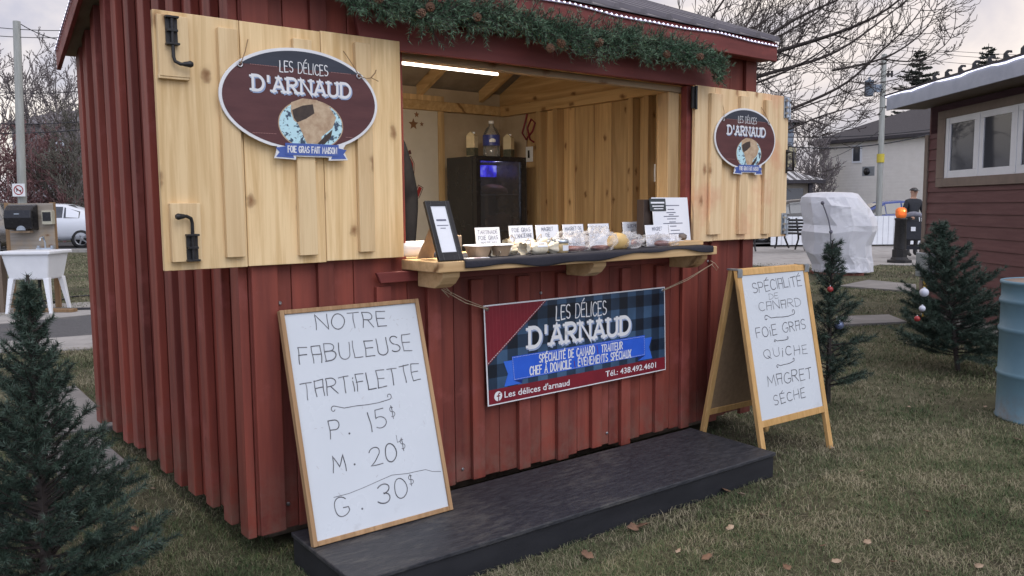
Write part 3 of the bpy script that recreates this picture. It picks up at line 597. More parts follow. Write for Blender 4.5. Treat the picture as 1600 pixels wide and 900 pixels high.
def fonttext(name, s, x, z, height, width, mat, parent, y=-.002, bold=0.0):
    """printed sans lettering with the built-in face, fitted to a box"""
    cu = bpy.data.curves.new('tmp', 'FONT'); cu.body = s; cu.size = 1; cu.offset = bold; cu.extrude = 0; cu.resolution_u = 3
    ob = bpy.data.objects.new('tmp', cu); COL.objects.link(ob); dg = bpy.context.evaluated_depsgraph_get(); dg.update()
    me = bpy.data.meshes.new_from_object(ob.evaluated_get(dg)); bpy.data.objects.remove(ob); bpy.data.curves.remove(cu)
    co = np.zeros(len(me.vertices)*3, np.float32); me.vertices.foreach_get('co', co); co = co.reshape(-1, 3)
    x0, x1 = co[:, 0].min(), co[:, 0].max(); cap = .73
    V = np.stack([x+(co[:, 0]-x0)*width/(x1-x0), np.full(len(co), y), z+co[:, 1]*height/cap], 1)
    me.vertices.foreach_set('co', V.astype(np.float32).ravel()); me.materials.clear(); me.materials.append(mat); me.update()
    me.name = name; o = bpy.data.objects.new(name, me); COL.objects.link(o); o.parent = parent; return o

def plaid():
    m, t, b, out = newmat('banner_plaid'); l = t.links.new
    co = N(t, 'ShaderNodeTexCoord'); sx = N(t, 'ShaderNodeSeparateXYZ'); l(co.outputs['Object'], sx.inputs[0])
    def stripes(o, f): return MATH(t, 'GREATER_THAN', MATH(t, 'FRACT', MATH(t, 'ADD', MATH(t, 'MULTIPLY', o, f), 20.0)), .5)
    s = MATH(t, 'ADD', stripes(sx.outputs[0], 8.2), stripes(sx.outputs[2], 8.2)); s = MATH(t, 'MULTIPLY', s, .5)
    n = N(t, 'ShaderNodeTexNoise', ins={'Scale': 4.5, 'Detail': 6}); l(co.outputs['Object'], n.inputs['Vector'])
    r = ramp(t, [(0, (.006,.010,.018)), (.49, (.016,.033,.062)), (.52, (.018,.036,.066)), (1, (.040,.085,.155))]); l(s, r.inputs[0])
    mr = N(t, 'ShaderNodeMapRange', ins={'From Min': .3, 'From Max': .7, 'To Min': .6, 'To Max': 1.5}); l(n.outputs[0], mr.inputs[0])
    vm = N(t, 'ShaderNodeVectorMath', operation='SCALE'); l(r.outputs[0], vm.inputs[0]); l(mr.outputs[0], vm.inputs['Scale']); l(vm.outputs[0], b.inputs['Base Color'])
    b.inputs['Roughness'].default_value = .35; return m
def pxtext(P, M, s, p0, p1, hp, wt=.1, y=-.001, mi=0, track=.16, jit=0, serif=False, hp1=None):
    u0, v0 = P.uv(*p0); u1, v1 = P.uv(*p1); h = P.uv(p0[0], p0[1]-hp)[1]-v0; h1 = P.uv(p1[0], p1[1]-(hp1 or hp))[1]-v1
    text(M, s, u0, v0, u1, v1, h, wt, y, mi, track, jit, serif, h1)
def pxpoly(P, M, pts, y, mi=0): M.sheet([P.uv(*p) for p in pts], y, mi)
def cpx(ox, oy, k): return lambda x, y: (ox+x*k, oy+y*k)
def flourish(P, M, a, c, wd, y, big=1.0):
    (u0, v0), (u1, v1) = P.uv(*a), P.uv(*c); L_ = u1-u0; r = .055*L_*big; v0 -= r*.9; v1 -= r*.9
    pts = [(u0+r*.2*cos(t)*(1-t/9)+r*.3, v0+r*.9+r*sin(t)*(1-t/11)*.8) for t in np.linspace(6.6, 1.2, 12)]
    pts = [(u0+r*(.35+.55*k/12)*cos(a_)+r, v0+r*(.35+.55*k/12)*sin(a_)+r*.8) for k, a_ in enumerate(np.linspace(-.5, -5.2, 13))]
    mid = [(u0+L_*t, v0+(v1-v0)*t+r*.5*sin(t*2*pi)*.6+r*.2*(1-t)) for t in (.22, .4, .6, .78)]
    end = [(u1+r*(.9-.55*k/12)*cos(a_)-r*.6, v1+r*(.9-.55*k/12)*sin(a_)+r*.8) for k, a_ in enumerate(np.linspace(-1.7, 3.6, 13))]
    ribbon(M, pts+mid+end, wd, y, 0)

# ------------------------------------------------------------------ step in front of the kiosk
st = kthing('step_platform', 'low black painted wooden step platform lying along the front of the red kiosk', 'step', 0, 0, 0)
def quad_block(mb, c, z0, z1): 
    mb.add([(x, y, z0) for x, y in c]+[(x, y, z1) for x, y in c], [(3,2,1,0),(4,5,6,7),(0,1,5,4),(1,2,6,5),(2,3,7,6),(3,0,4,7)])
b = MB(); quad_block(b, [(.065,-.632),(2.352,-.690),(2.395,-.125),(.085,-.100)], .108, .126); b.build('deck_board', blackp, st, bevel=.004)
b = MB(); quad_block(b, [(.075,-.622),(2.345,-.680),(2.343,-.652),(.077,-.595)], .0, .1075); b.build('front_board', blackside, st, bevel=.002)
for c in ([(2.316,-.650),(2.344,-.6515),(2.385,-.13),(2.355,-.13)], [(.078,-.594),(.105,-.596),(.118,-.108),(.09,-.108)]):
    b = MB(); quad_block(b, c, 0, .1075); b.build('end_board', blackside, st, bevel=.002)

# ------------------------------------------------------------------ leaning whiteboard
def wv(p): return Vector(tuple(map(float, p)))
BL, BR = wv(K(.083, -.290, .1275)), wv(K(.683, -.302, .1275)); TL = wv(K(.085, -.05, .963)); TR = TL+(BR-BL)
Mw = frame_matrix(BL, BR-BL, TL-BL); Pw = Panel(Mw); Ww, Hw = (BR-BL).length, .868
wb = thing('whiteboard', 'white dry erase board with thin wooden frame offering NOTRE FABULEUSE TARTIFLETTE, leaning on the kiosk', 'whiteboard', M=Mw)
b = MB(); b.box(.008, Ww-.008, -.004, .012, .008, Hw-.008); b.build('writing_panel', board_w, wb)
b = MB(); fwid = .017
b.box(0, fwid, -.012, .016, 0, Hw); b.box(Ww-fwid, Ww, -.012, .016, 0, Hw); b.box(fwid+.0005, Ww-fwid-.0005, -.012, .016, 0, fwid); b.box(fwid+.0005, Ww-fwid-.0005, -.012, .016, Hw-fwid, Hw)
b.build('board_frame', oak, wb, bevel=.002)
b = MB(); c = cpx(430, 450, .4777); yl = -.0046
rows = []
for s, a, e, h, t_ in (('NOTRE', (134,140), (362,124), 50, .2), ('FABULEUSE', (80,250), (445,206), 54, .2), ('TARTiFLETTE', (88,366), (474,301), 54, .16)):
    s = s.replace('A', '%') if s != 'TARTiFLETTE' else 'T%RTiFLETTE'
    b = MB(); pxtext(Pw, b, s, c(*a), c(*e), h*.4777, .062, yl, 0, t_, .05); b.build('handwriting', marker, wb)
lw_ = {}
for s, a, e, h in (('P', (180,494), (214,488), 62), ('15', (312,470), (368,452), 62), ('$', (378,426), (392,422), 38), ('M', (190,606), (231,598), 56), ('20', (312,581), (398,562), 58), ('$', (412,531), (425,527), 38), ('G', (196,752), (240,742), 64), ('30', (340,707), (434,682), 64), ('$', (437,646), (452,642), 34)):
    b = lw_.setdefault((s, a), MB()); pxtext(Pw, b, s, c(*a), c(*e), h*.4777, .06 if h > 40 else .075, yl, 0, .2, .03)
for i_, q in enumerate(((241,476), (258,577), (283,722))):
    b = lw_.setdefault(i_, MB()); u, v = Pw.uv(*c(*q)); b.add([(u+.0042*cos(k*pi/4), yl, v+.0042*sin(k*pi/4)) for k in range(8)], [list(range(8))])
for b in lw_.values(): b.build('handwriting', marker, wb)
b = MB(); flourish(Pw, b, c(178, 398), c(376, 352), .0032, yl); b.build('flourish', marker, wb)
b = MB(); ribbon(b, [Pw.uv(*c(*q)) for q in ((190,685),(240,672),(285,654),(330,634),(380,612),(430,607),(470,598),(490,594),(512,600),(540,600))], .0022, yl)
b.build('drawn_line', marker, wb)
b = MB(); ribbon(b, [Pw.uv(*c(*q)) for q in ((394,482),(398,505),(410,500))], .002, yl); b.build('stray_mark', marker, wb)
b = MB()
for q in ((86,128),(96,133),(112,128),(385,105),(396,104),(412,100),(428,103),(447,98),(128,460),(150,457)):
    u, v = Pw.uv(*c(*q)); d = random.uniform(.003, .008); ribbon(b, [(u, v), (u+d, v+random.uniform(-.002, .002))], .0028, yl)
for k in range(26):
    u, v = random.uniform(.05, Ww-.05), random.uniform(.06, Hw-.06); ribbon(b, [(u, v), (u+random.uniform(-.012, .012), v+random.uniform(.002, .014))], random.uniform(.0012, .003), yl+.0002)
b.build('smears', marker_g, wb)['kind'] = 'stuff'

# ------------------------------------------------------------------ A-frame sign
exA = Vector((.809, .588, 0)).normalized(); nA = Vector((-exA.y, exA.x, 0)); FLp = Vector((1.272, 4.135, 0)); WA, HA, TA = .605, 1.005, .20
af = thing('a_frame_sign', 'honey wood A-frame sign with white board listing SPÉCIALITÉ DE CANARD standing on the grass', 'sign', M=frame_matrix(FLp, exA, (0, 0, 1)))
zA = Vector((0, TA, HA)); LA = zA.length
def leaf(sgn, off):
    """one leaf of the A: front (sgn 1) rises backwards, rear leaf (sgn -1) rises forwards"""
    o = bpy.data.objects.new('front_frame' if sgn > 0 else 'rear_frame', None)
    e = Vector((1, 0, 0)); z = Vector((0, TA*sgn, HA)).normalized(); y = z.cross(e)
    return Matrix(((1, y.x, z.x, 0), (0, y.y, z.y, off), (0, y.z, z.z, 0), (0, 0, 0, 1)))
M1 = leaf(1, 0); M2 = leaf(-1, 2*TA+.03); RAIL = .235
for nm, M in (('front_frame', M1), ('rear_frame', M2)):
    b = MB(); s = .034
    b.box(0, s, -.011, .011, 0, LA, M=M); b.box(WA-s, WA, -.011, .011, 0, LA, M=M); b.box(s+.0005, WA-s-.0005, -.010, .010, LA-s, LA-.001, M=M); b.box(s+.0005, WA-s-.0005, -.010, .010, RAIL-s, RAIL, M=M)
    b.build(nm, honey, af, bevel=.002)
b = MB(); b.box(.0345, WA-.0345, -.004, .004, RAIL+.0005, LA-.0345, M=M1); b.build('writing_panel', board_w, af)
b = MB(); b.box(.0345, WA-.0345, -.004, .004, RAIL+.0005, LA-.0345, M=M2); b.build('rear_panel', hardb, af)
for x in (.0, WA-.03):
    b = MB(); b.box(x-.003, x+.033, TA-.02, TA+.05, HA-.004, HA+.004); b.box(x-.003, x+.033, TA-.024, TA-.0205, HA-.04, HA); b.build('hinge', galv, af)
PA = Panel(af.matrix_world @ M1); b = MB(); c = cpx(1080, 390, .3667)
for s, a, e, h, t_ in (('SPÉCI%LiTÉ', (262,186), (468,152), 44, .16), ('DE', (330,211), (368,206), 23, .2), ('C%N%RD', (287,262), (466,240), 36, .2), ('FOiE GR%S', (277,377), (486,338), 42, .2), ('QUiCHE', (308,464), (492,440), 38, .3), ('M%GRET', (325,584), (514,546), 48, .2), ('SÉCHE', (352,664), (484,626), 40, .25)):
    b = MB(); pxtext(PA, b, s, c(*a), c(*e), h*.3667, .075, -.0046, 0, t_, .06); hw = b.build('handwriting', marker, af); hw.matrix_local = M1
for a, e in (((308,292),(436,262)), ((350,390),(410,374)), ((360,498),(436,466))): b = MB(); flourish(PA, b, c(*a), c(*e), .0042, -.0046, 1.2); hw = b.build('flourish', marker, af); hw.matrix_local = M1

# ------------------------------------------------------------------ oval signs on the shutters
def ell(cx, cz, rx, rz, n=72, a0=0, a1=360): return [(cx+rx*cos(radians(a0+(a1-a0)*i/n)), cz+rz*sin(radians(a0+(a1-a0)*i/n))) for i in range(n+(0 if a1-a0 == 360 else 1))]
def oval_sign(x, z, sc, label, sw):
    r = kthing('oval_sign', label, 'sign', x, -.079, z, 0, 'oval shop signs on the shutters')
    a, bz = .311*sc, .186*sc
    # backing outline: ellipse with the ribbon step at the bottom
    th = [(cos(radians(t))*a, sin(radians(t))*bz) for t in np.linspace(-66, 246, 70)]
    foot = [(-.105,-.172),(-.112,-.200),(-.118,-.214),(-.034,-.218),(-.034,-.206),(.098,-.206),(.098,-.218),(.178,-.214),(.170,-.200),(.160,-.170)]
    th = [(p[0], p[1]) for p in th]
    left = [(-.105*sc-.02*sc, -.158*sc)]
    poly = th[:] ; poly = [p for p in poly]
    pts = [q for q in poly if not (-.12*sc < q[0] < .165*sc and q[1] < -.1*sc)]
    # pts run from right-bottom over the top to left-bottom; then close along the ribbon foot
    full = pts+[(fx*sc, fz*sc) for fx, fz in foot]
    b = MB(); b.prism(full, -.006, 0); b.build('backing', sgnw, r, bevel=.0008)
    e2 = ell(0, 0, a-.011*sc, bz-.011*sc); b = MB(); b.sheet(e2, -.0066); b.build('face', maroon, r)
    zc = .112*sc; ang = math.degrees(math.asin(zc/(bz-.011*sc))); b = MB(); b.sheet(ell(0, 0, a-.011*sc, bz-.011*sc, 40, ang, 180-ang), -.0070); b.build('top_band', navy, r)
    b = MB(); xr = (a-.03*sc)*cos(radians(ang))
    k = 0; xx = -xr+.02
    while xx < xr-.02:
        if abs(xx-.008) > .105*sc: b.box(xx, xx+.0035, -.0077, -.0071, zc-.0015, zc+.0005)
        if abs(xx-.03*sc) > .14*sc and abs(xx) < .21*sc: b.box(xx, xx+.0035, -.0077, -.0069, -.128*sc, -.126*sc)
        xx += .006
    b.build('stitching', stitch, r)
    b = MB(); b.sheet(ell(.03*sc, -.088*sc, .130*sc, .092*sc, 48), -.0071); pl = b.build('plate_rim', foie, r)
    b = MB(); b.sheet(ell(.03*sc, -.088*sc, .126*sc, .088*sc, 48), -.0075); b.build('plate_picture', plate, r)
    q = lambda x_, z_: ((x_-645)*.00056*sc, (410-z_)*.00056*sc)
    b = MB(); b.sheet([q(*p) for p in ((560,430),(640,398),(740,402),(830,440),(880,510),(850,580),(770,640),(760,690),(660,690),(630,620),(600,560),(575,545),(556,490))], -.0079); b.build('food_picture', foie, r)
    b = MB(); b.sheet([q(*p) for p in ((565,478),(640,445),(712,432),(722,490),(660,530),(598,556),(575,530))], -.0083); b.sheet([q(*p) for p in ((735,690),(790,640),(850,590),(838,640),(790,690))], -.0083); b.build('food_picture', foied, r)
    b = MB()
    b.sheet([(-.112*sc,-.176*sc),(-.06*sc,-.168*sc),(-.042*sc,-.212*sc),(-.112*sc,-.209*sc),(-.098*sc,-.192*sc)], -.0071)
    b.sheet([(.172*sc,-.176*sc),(.125*sc,-.168*sc),(.106*sc,-.212*sc),(.170*sc,-.209*sc),(.158*sc,-.192*sc)], -.0071)
    b.sheet([(-.076*sc,-.158*sc),(.138*sc,-.158*sc),(.138*sc,-.201*sc),(-.076*sc,-.201*sc)], -.0088); b.build('ribbon', ribb, r)
    b = MB(); text(b, 'D\'ARNAUD', -.185*sc, .018*sc, .197*sc, .018*sc, .052*sc, .21, -.0080, 0, .24, 0, True); b.build('letter_shadow', lblue, r)
    b = MB(); text(b, 'D\'ARNAUD', -.189*sc, .022*sc, .193*sc, .022*sc, .052*sc, .19, -.0090, 0, .24, 0, True)
    b.build('lettering', sgnw, r); b = MB(); text(b, 'LES DÉLICES', -.086*sc, .096*sc, .102*sc, .096*sc, .038*sc, .085, -.0080, 0, .22, .03)
    b.build('lettering', sgnw, r); b = MB(); text(b, 'FOIE GRAS FAIT MAISON', -.066*sc, -.191*sc, .129*sc, -.191*sc, .022*sc, .17, -.0094, 0, .22); b.build('lettering', sgnw, r)
    for s in (-1, 1):
        b = MB(); ex, ez = s*.232*sc, .107*sc
        b.lathe([(.010,0),(.0115,.002),(.0075,.003),(.006,.001)], 14, (0,0,0), 0, Matrix.Translation((ex, -.0072, ez)) @ Matrix.Rotation(pi/2, 4, 'X'), caps=False); b.build('eyelet', screw, r)
        b = MB(); tx = ex+s*sw; b.tube([(ex, -.012, ez), ((ex+tx)/2, .0, ez+.045), (tx, .025, ez+.095)], .0016, 5)
        if s > 0 and sc == 1: b.tube([(ex, -.012, ez), (ex+.03, -.012, ez-.006), (ex+.055, -.01, ez-.002), (ex+.085, -.008, ez-.012)], .0016, 5); b.tube([(ex+.05, -.012, ez-.002), (ex+.07, -.010, ez+.018), (ex+.075, -.01, ez+.03)], .0022, 5)
        b.build('twine', lumber, r)
    return r
oval_sign(.197, 1.737, 1.0, 'wide maroon oval sign with plate of food, hung on the left shutter', -.045)
oval_sign(2.904, 1.713, .925, 'maroon oval sign hung on the right shutter beside the barrel bolts', -.03)

# ------------------------------------------------------------------ banner
MBn = Matrix.Translation(Vector(tuple(K(1.052, -.052, .448)))) @ Matrix.Rotation(KA, 4, 'Z'); Pb = Panel(MBn)
bn = thing('shop_banner', 'dark blue plaid vinyl banner with red corner and bright blue ribbon tied below the counter', 'banner', M=MBn)
c = cpx(740, 430, .24446)
cor = [Pb.uv(*c(*q)) for q in ((92,840),(1228,604),(1222,74),(64,194))]
b = MB(); b.prism(cor, 0, .003); b.build('vinyl_edge', sgnw, bn)
ins = [(x+(.006 if x < .6 else -.006), z+(.006 if z < .2 else -.006)) for x, z in cor]
b = MB(); b.sheet(ins, -.0006); b.build('plaid_print', plaid(), bn)
lerp = lambda a, d, t: (a[0]+(d[0]-a[0])*t, a[1]+(d[1]-a[1])*t)
b = MB(); b.sheet([ins[3], lerp(ins[3], ins[2], .305), lerp(ins[3], ins[0], .60)], -.0011); b.sheet([ins[0], ins[1], lerp(ins[1], ins[2], .150), lerp(ins[0], ins[3], .150)], -.0011); b.build('red_print', banred, bn)
b = MB()
A_, B_ = lerp(ins[3], ins[2], .297), lerp(ins[3], ins[0], .585)
for k in range(34): ribbon(b, [lerp(A_, B_, k/34), lerp(A_, B_, k/34+.016)], .0022, -.0016)
b.build('stitching', sgnw, bn)
b = MB()
for k in range(17):
    t0 = k/17; ribbon(b, [lerp(ins[3], lerp(ins[3], ins[2], .29), t0), lerp(lerp(ins[3], ins[0], .57), lerp(ins[3], ins[2], .29), t0)], .0012, -.0015)
b.build('twill_lines', surf('twill', (.27,.06,.07), (.25,.05,.06), 10, .5, 0, island=0), bn)
b = MB(); pxpoly(Pb, b, [c(*q) for q in ((190,552),(262,540),(312,665),(308,690),(195,712),(218,630))], -.0016); b.build('ribbon_tail', bantail, bn); b = MB(); pxpoly(Pb, b, [c(*q) for q in ((1060,408),(1138,395),(1120,460),(1140,530),(1050,546),(1050,500))], -.0016); b.build('ribbon_tail', bantail, bn)
b = MB(); pxpoly(Pb, b, [c(*q) for q in ((255,672),(312,664),(308,690))], -.0019); b.build('ribbon_fold', banfold, bn); b = MB(); pxpoly(Pb, b, [c(*q) for q in ((1050,518),(1096,510),(1050,546))], -.0019); b.build('ribbon_fold', banfold, bn)
b = MB(); pxpoly(Pb, b, [c(*q) for q in ((243,520),(1092,382),(1096,511),(255,673))], -.0024); b.build('ribbon', bright, bn)
b = MB()
pxtext(Pb, b, "D'ARNAUD", c(361,470), c(1001,378), 125*.2445, .22, -.0028, 0, .24, 0, True, 108*.2445); b.build('letter_shadow', lblue, bn)
b = MB()
pxtext(Pb, b, "D'ARNAUD", c(355,462), c(995,370), 125*.2445, .19, -.0036, 0, .24, 0, True, 108*.2445)
b.build('lettering', sgnw, bn); b = MB(); pxtext(Pb, b, 'LES DÉLICES', c(526,286), c(845,250), 88*.2445, .085, -.0030, 0, .2, .03)
b.build('lettering', sgnw, bn)
for s, a, e, h in (('SPÉCIALITÉ DE CANARD', (418,557), (770,500), 50), ('TRAITEUR', (815,492), (948,470), 45), ('CHEF À DOMICILE', (358,638), (620,592), 52), ('ÉVÉNEMENTS SPÉCIAUX', (666,580), (1002,524), 48)):
    b = MB(); pxtext(Pb, b, s, c(*a), c(*e), h*.2445, .155, -.0032, 0, .26); b.build('lettering', sgnw, bn)
b = MB()
E_ = [(246,526),(1088,390),(1090,506),(259,666)]
for i in range(4):
    p, q = Pb.uv(*c(*E_[i])), Pb.uv(*c(*E_[(i+1) % 4])); n_ = int(sqrt((p[0]-q[0])**2+(p[1]-q[1])**2)/.009)
    for k in range(n_): ribbon(b, [lerp(p, q, k/n_), lerp(p, q, (k+.45)/n_)], .0014, -.0029)
b.build('ribbon_stitching', sgnw, bn)
for q in (((785,450),(792,500)), ((640,548),(647,592))): b = MB(); ribbon(b, [Pb.uv(*c(*q[0])), Pb.uv(*c(*q[1]))], .0035, -.003); b.build('separator', banred, bn)
def bfont(s, a, e, h):
    (u0, v0), (u1, v1) = Pb.uv(*c(*a)), Pb.uv(*c(*e)); hh = Pb.uv(*c(a[0], a[1]-h))[1]-v0
    fonttext('lettering', s, u0, (v0+v1)/2, hh, u1-u0, sgnw, bn, -.0018, .012)
bfont("Les délices d'arnaud", (196,782), (612,704), 42); bfont('Tél.: 438.492.4601', (842,648), (1164,590), 38)
u, v = Pb.uv(*c(156, 773)); b = MB(); b.sheet(ell(u, v, .0225, .0225, 28), -.0018); b.build('round_logo', sgnw, bn)
b = MB(); ribbon(b, [(u+.010,v+.013),(u+.005,v+.013),(u+.002,v+.009),(u+.002,v-.020)], .0055, -.0023); ribbon(b, [(u-.006,v+.001),(u+.009,v+.001)], .0052, -.0024); b.build('logo_mark', banred, bn)
for q, cpt in ((ins[3], KY(690, 452, -.10)), (ins[2], KY(1112, 413, -.14))):
    e = MB(); qx = q[0]+(.012 if q[0] < .6 else -.012); qz = q[1]-.012
    e.lathe([(.009,0),(.010,.002),(.006,.003)], 12, (0,0,0), 0, Matrix.Translation((qx, -.0008, qz)) @ Matrix.Rotation(pi/2, 4, 'X'), caps=False); e.build('eyelet', screw, bn)
    pl_ = Pb.I @ Vector(tuple(K(*cpt))); e = MB(); m_ = (Vector((qx, -.006, qz))+pl_)/2+Vector((0, 0, -.014))
    e.tube([(qx, -.006, qz), m_, pl_], .0022, 5); e.tube([(qx, -.007, qz+.004), m_+Vector((.0, -.006, .012)), pl_+Vector((.004, -.006, .004))], .0018, 5)
    e.tube([pl_, pl_+Vector((.03, -.01, -.035)), pl_+Vector((.042, -.012, -.02)), pl_+Vector((.018, -.006, .006)), pl_+Vector((-.01, 0, .02))], .002, 5); e.build('twine', twine, bn)

# ------------------------------------------------------------------ eave lights, tube light, garland
def light_string(name, label, pts, n, r=.0055, M=None, parent_tape=True):
    o = thing(name, label, 'string lights', pts[0], 0, 'strings of white lights')
    P = [Vector(tuple(p)) for p in pts]; d = [0]
    for a, c_ in zip(P[:-1], P[1:]): d.append(d[-1]+(c_-a).length)
    org = P[0]
    b = MB(); b.tube([p-org for p in P], .0045, 5); b.build('cable', ledtape, o)
    base = MB(); base.ball((0,0,0), r, 8); me = None
    for k in range(n):
        t = d[-1]*(k+.5)/n; i = max(j for j in range(len(d)-1) if d[j] <= t); q = P[i].lerp(P[i+1], (t-d[i])/(d[i+1]-d[i]))-org+Vector((0,0,.003))
        if me is None: x = base.build('bulb', led, o); me = x.data
        else: x = bpy.data.objects.new('bulb', me); COL.objects.link(x); x.parent = o
        x.location = q
    return o
pts = []
for k in range(25):
    x = XL+.02+(XR-XL-.03)*k/24; pts.append(K(x, -.138, 2.246+.006*sin(k*.7)+.003*sin(k*1.6+1)))
light_string('string_lights', 'string of small white lights along the front eave of the red kiosk', pts, 96)
pts = []
for k in range(14):
    y = -.10+1.30*k/13 if k < 7 else 1.2025+1.22*(k-7)/6; pts.append(K(XL-.006, y, rooftop(y)-.018+.003*sin(k*2.7)))
light_string('string_lights', 'string of small white lights climbing the left gable edge of the red kiosk', pts, 84)
tl = kthing('tube_light', 'thin warm white tube light glowing under the lintel inside the kiosk', 'light', .70, .105, 1.950)
b = MB(); b.box(0, .56, -.008, .012, .0065, .014); b.build('light_housing', kraft, tl)
b = MB(); b.tube([(.005,0,0),(.555,0,0)], .0065, 10); b.build('tube', tubee, tl)
al = bpy.data.lights.new('tube_glow', 'AREA'); al.shape = 'RECTANGLE'; al.size = .56; al.size_y = .03; al.energy = 33; al.color = (1, .86, .68); ao = bpy.data.objects.new('tube_glow', al); COL.objects.link(ao); ao.parent = tl; ao.location = (.28, .02, -.012); ao.rotation_euler = (radians(28), 0, 0)

def clump_needles(P, Dr, ln, wd, n_per, spread=.9, rad=.012):
    """needles round many short shoots: P, Dr shoot base and direction (with length)"""
    P, Dr = np.asarray(P), np.asarray(Dr); k = len(P); t = RNG.uniform(0, 1, (k, n_per, 1)); B = P[:, None]+Dr[:, None]*t
    r = RNG.normal(size=(k, n_per, 3)); ax = nrm(Dr)[:, None]; r = r-(r*ax).sum(-1, keepdims=True)*ax; r = nrm(r)
    D = ax*RNG.uniform(.35, 1.0, (k, n_per, 1))+r*spread
    B = B.reshape(-1, 3); D = D.reshape(-1, 3); n = len(B)
    return needle_tris(B, D, ln*RNG.uniform(.7, 1.2, n), np.full(n, wd))
gar = kthing('fir_garland', 'green artificial fir garland with pine cones hung along the board above the opening', 'garland', 0, 0, 0)
gp = [KY(x, y, -.135) for x, y in ((538,-6),(580,4),(640,14),(665,30),(700,22),(755,20),(770,28),(800,26),(840,42),(880,58),(930,64),(985,58),(1005,76),(1045,72),(1075,84),(1105,92),(1120,100),(1122,122))]
gw = [1.22*q for q in (.035,.045,.055,.07,.072,.068,.055,.052,.060,.072,.068,.05,.062,.058,.05,.05,.045,.03)]
GPs, GDs = [], []
for i in range(len(gp)-1):
    a, c_ = np.array(gp[i]), np.array(gp[i+1]); L_ = np.linalg.norm(c_-a); n = int(L_*760)
    t = RNG.uniform(0, 1, n)[:, None]; wv_ = gw[i]+(gw[i+1]-gw[i])*t; dirs = nrm(RNG.normal(size=(n, 3))); dirs[:, 1] = -np.abs(dirs[:, 1])*.6-.1; dirs[:, 2] = dirs[:, 2]*.9-.12; dirs = nrm(dirs)
    base = a+(c_-a)*t+RNG.normal(size=(n, 3))*.012; ln = wv_*RNG.uniform(.6, 1.6, (n, 1)); base[:, 1] = np.minimum(base[:, 1], -.075)
    GPs.append(base); GDs.append(dirs*ln)
GPs = np.concatenate(GPs); GDs = np.concatenate(GDs); q = GPs[:, 1]+GDs[:, 1]; GDs[:, 1] = np.where(q > -.06, -.06-GPs[:, 1], GDs[:, 1])
V, F = clump_needles(GPs, GDs, .024, .0030, 26, .85); npmesh('foliage', V, F, needle_b, gar)
V, F = seg_tubes(GPs, GPs+GDs, np.full(len(GPs), .0022), np.full(len(GPs), .0012), 4); npmesh('wire_stems', V, F, barkd, gar)
def pine_cone(M, R, Ln):
    M.lathe([(.25*R,0),(.75*R,.12*Ln),(.85*R,.4*Ln),(.6*R,.75*Ln),(.15*R,Ln)], 10)
    k = 0
    for i in range(44):
        z = Ln*(.02+.93*i/44); ra = R*(.55+.55*sin(pi*min(1, .18+.78*i/44))); an = i*2.39996; cx_, cy_ = cos(an), sin(an); s = R*.36
        M.add([(cx_*ra*.55-cy_*s, cy_*ra*.55+cx_*s, z), (cx_*ra*.55+cy_*s, cy_*ra*.55-cx_*s, z), (cx_*ra*1.1+cy_*s*.5, cy_*ra*1.1-cx_*s*.5, z+.10*Ln), (cx_*ra*1.1-cy_*s*.5, cy_*ra*1.1+cx_*s*.5, z+.10*Ln), (cx_*ra*.6, cy_*ra*.6, z+.14*Ln)], [(0,1,2,3),(3,2,4),(0,3,4),(1,4,2)])
cone0 = None
for px, py in ((652,25),(672,10),(744,26),(859,73),(872,64),(1041,82),(1089,90),(586,2),(932,72)):
    p = KY(px, py, -.19)
    if cone0 is None: b = MB(); pine_cone(b, .016, .042); x = cone0 = b.build('pine_cone', conem, gar)
    else: x = bpy.data.objects.new('pine_cone', cone0.data); COL.objects.link(x); x.parent = gar
    x.location = p; x.rotation_euler = (random.uniform(1.0, 2.2), random.uniform(-.5, .5), random.uniform(-.6, .6))

# ------------------------------------------------------------------ inside the kiosk
def loc_box(o, name, x0, x1, y0, y1, z0, z1, m, bev=.003): b = MB(); b.box(x0, x1, y0, y1, z0, z1); return b.build(name, m, o, bevel=bev)
fr = kthing('display_fridge', 'black counter fridge with glass door and blue glow inside by the back wall', 'fridge', 0, 0, 0)
FY = 1.66; a = KY(744, 243, FY); c_ = KY(822, 246, FY); FX0, FX1, FZ1 = a[0], c_[0], a[2]; FZ0 = FZ1-.86; FD = .36
b = MB(); b.box(FX0, FX0+.02, FY+.045, FY+FD, FZ0, FZ1); b.box(FX1-.02, FX1, FY+.045, FY+FD, FZ0, FZ1); b.box(FX0+.0205, FX1-.0205, FY+FD-.02, FY+FD, FZ0, FZ1); b.box(FX0+.0205, FX1-.0205, FY+.045, FY+FD-.0205, FZ0, FZ0+.03); b.box(FX0+.0205, FX1-.0205, FY+.045, FY+FD-.0205, FZ1-.03, FZ1)
b.build('cabinet', blackpl, fr, bevel=.004)
b = MB(); dw = .034; b.box(FX0, FX0+dw, FY, FY+.042, FZ0, FZ1); b.box(FX1-dw*1.3, FX1, FY, FY+.042, FZ0, FZ1); b.box(FX0+dw, FX1-dw*1.3, FY, FY+.042, FZ1-.035, FZ1); b.box(FX0+dw, FX1-dw*1.3, FY, FY+.042, FZ0, FZ0+.06); dr = b.build('door', blackpl, fr)
b = MB(); b.box(FX0+dw+.001, FX1-dw*1.3-.001, FY+.012, FY+.018, FZ0+.061, FZ1-.036); b.build('door_glass', glass('fridge_glass', (.55,.57,.62), .03, .06), dr)
shelf_m = surf('wire_shelf', (.25,.26,.28), (.18,.19,.2), 20, .4, 0, metal=.5, island=0)
for z in (FZ1-.26, FZ1-.52): loc_box(fr, 'shelf', FX0+.022, FX1-.022, FY+.06, FY+FD-.025, z-.006, z, shelf_m, 0)
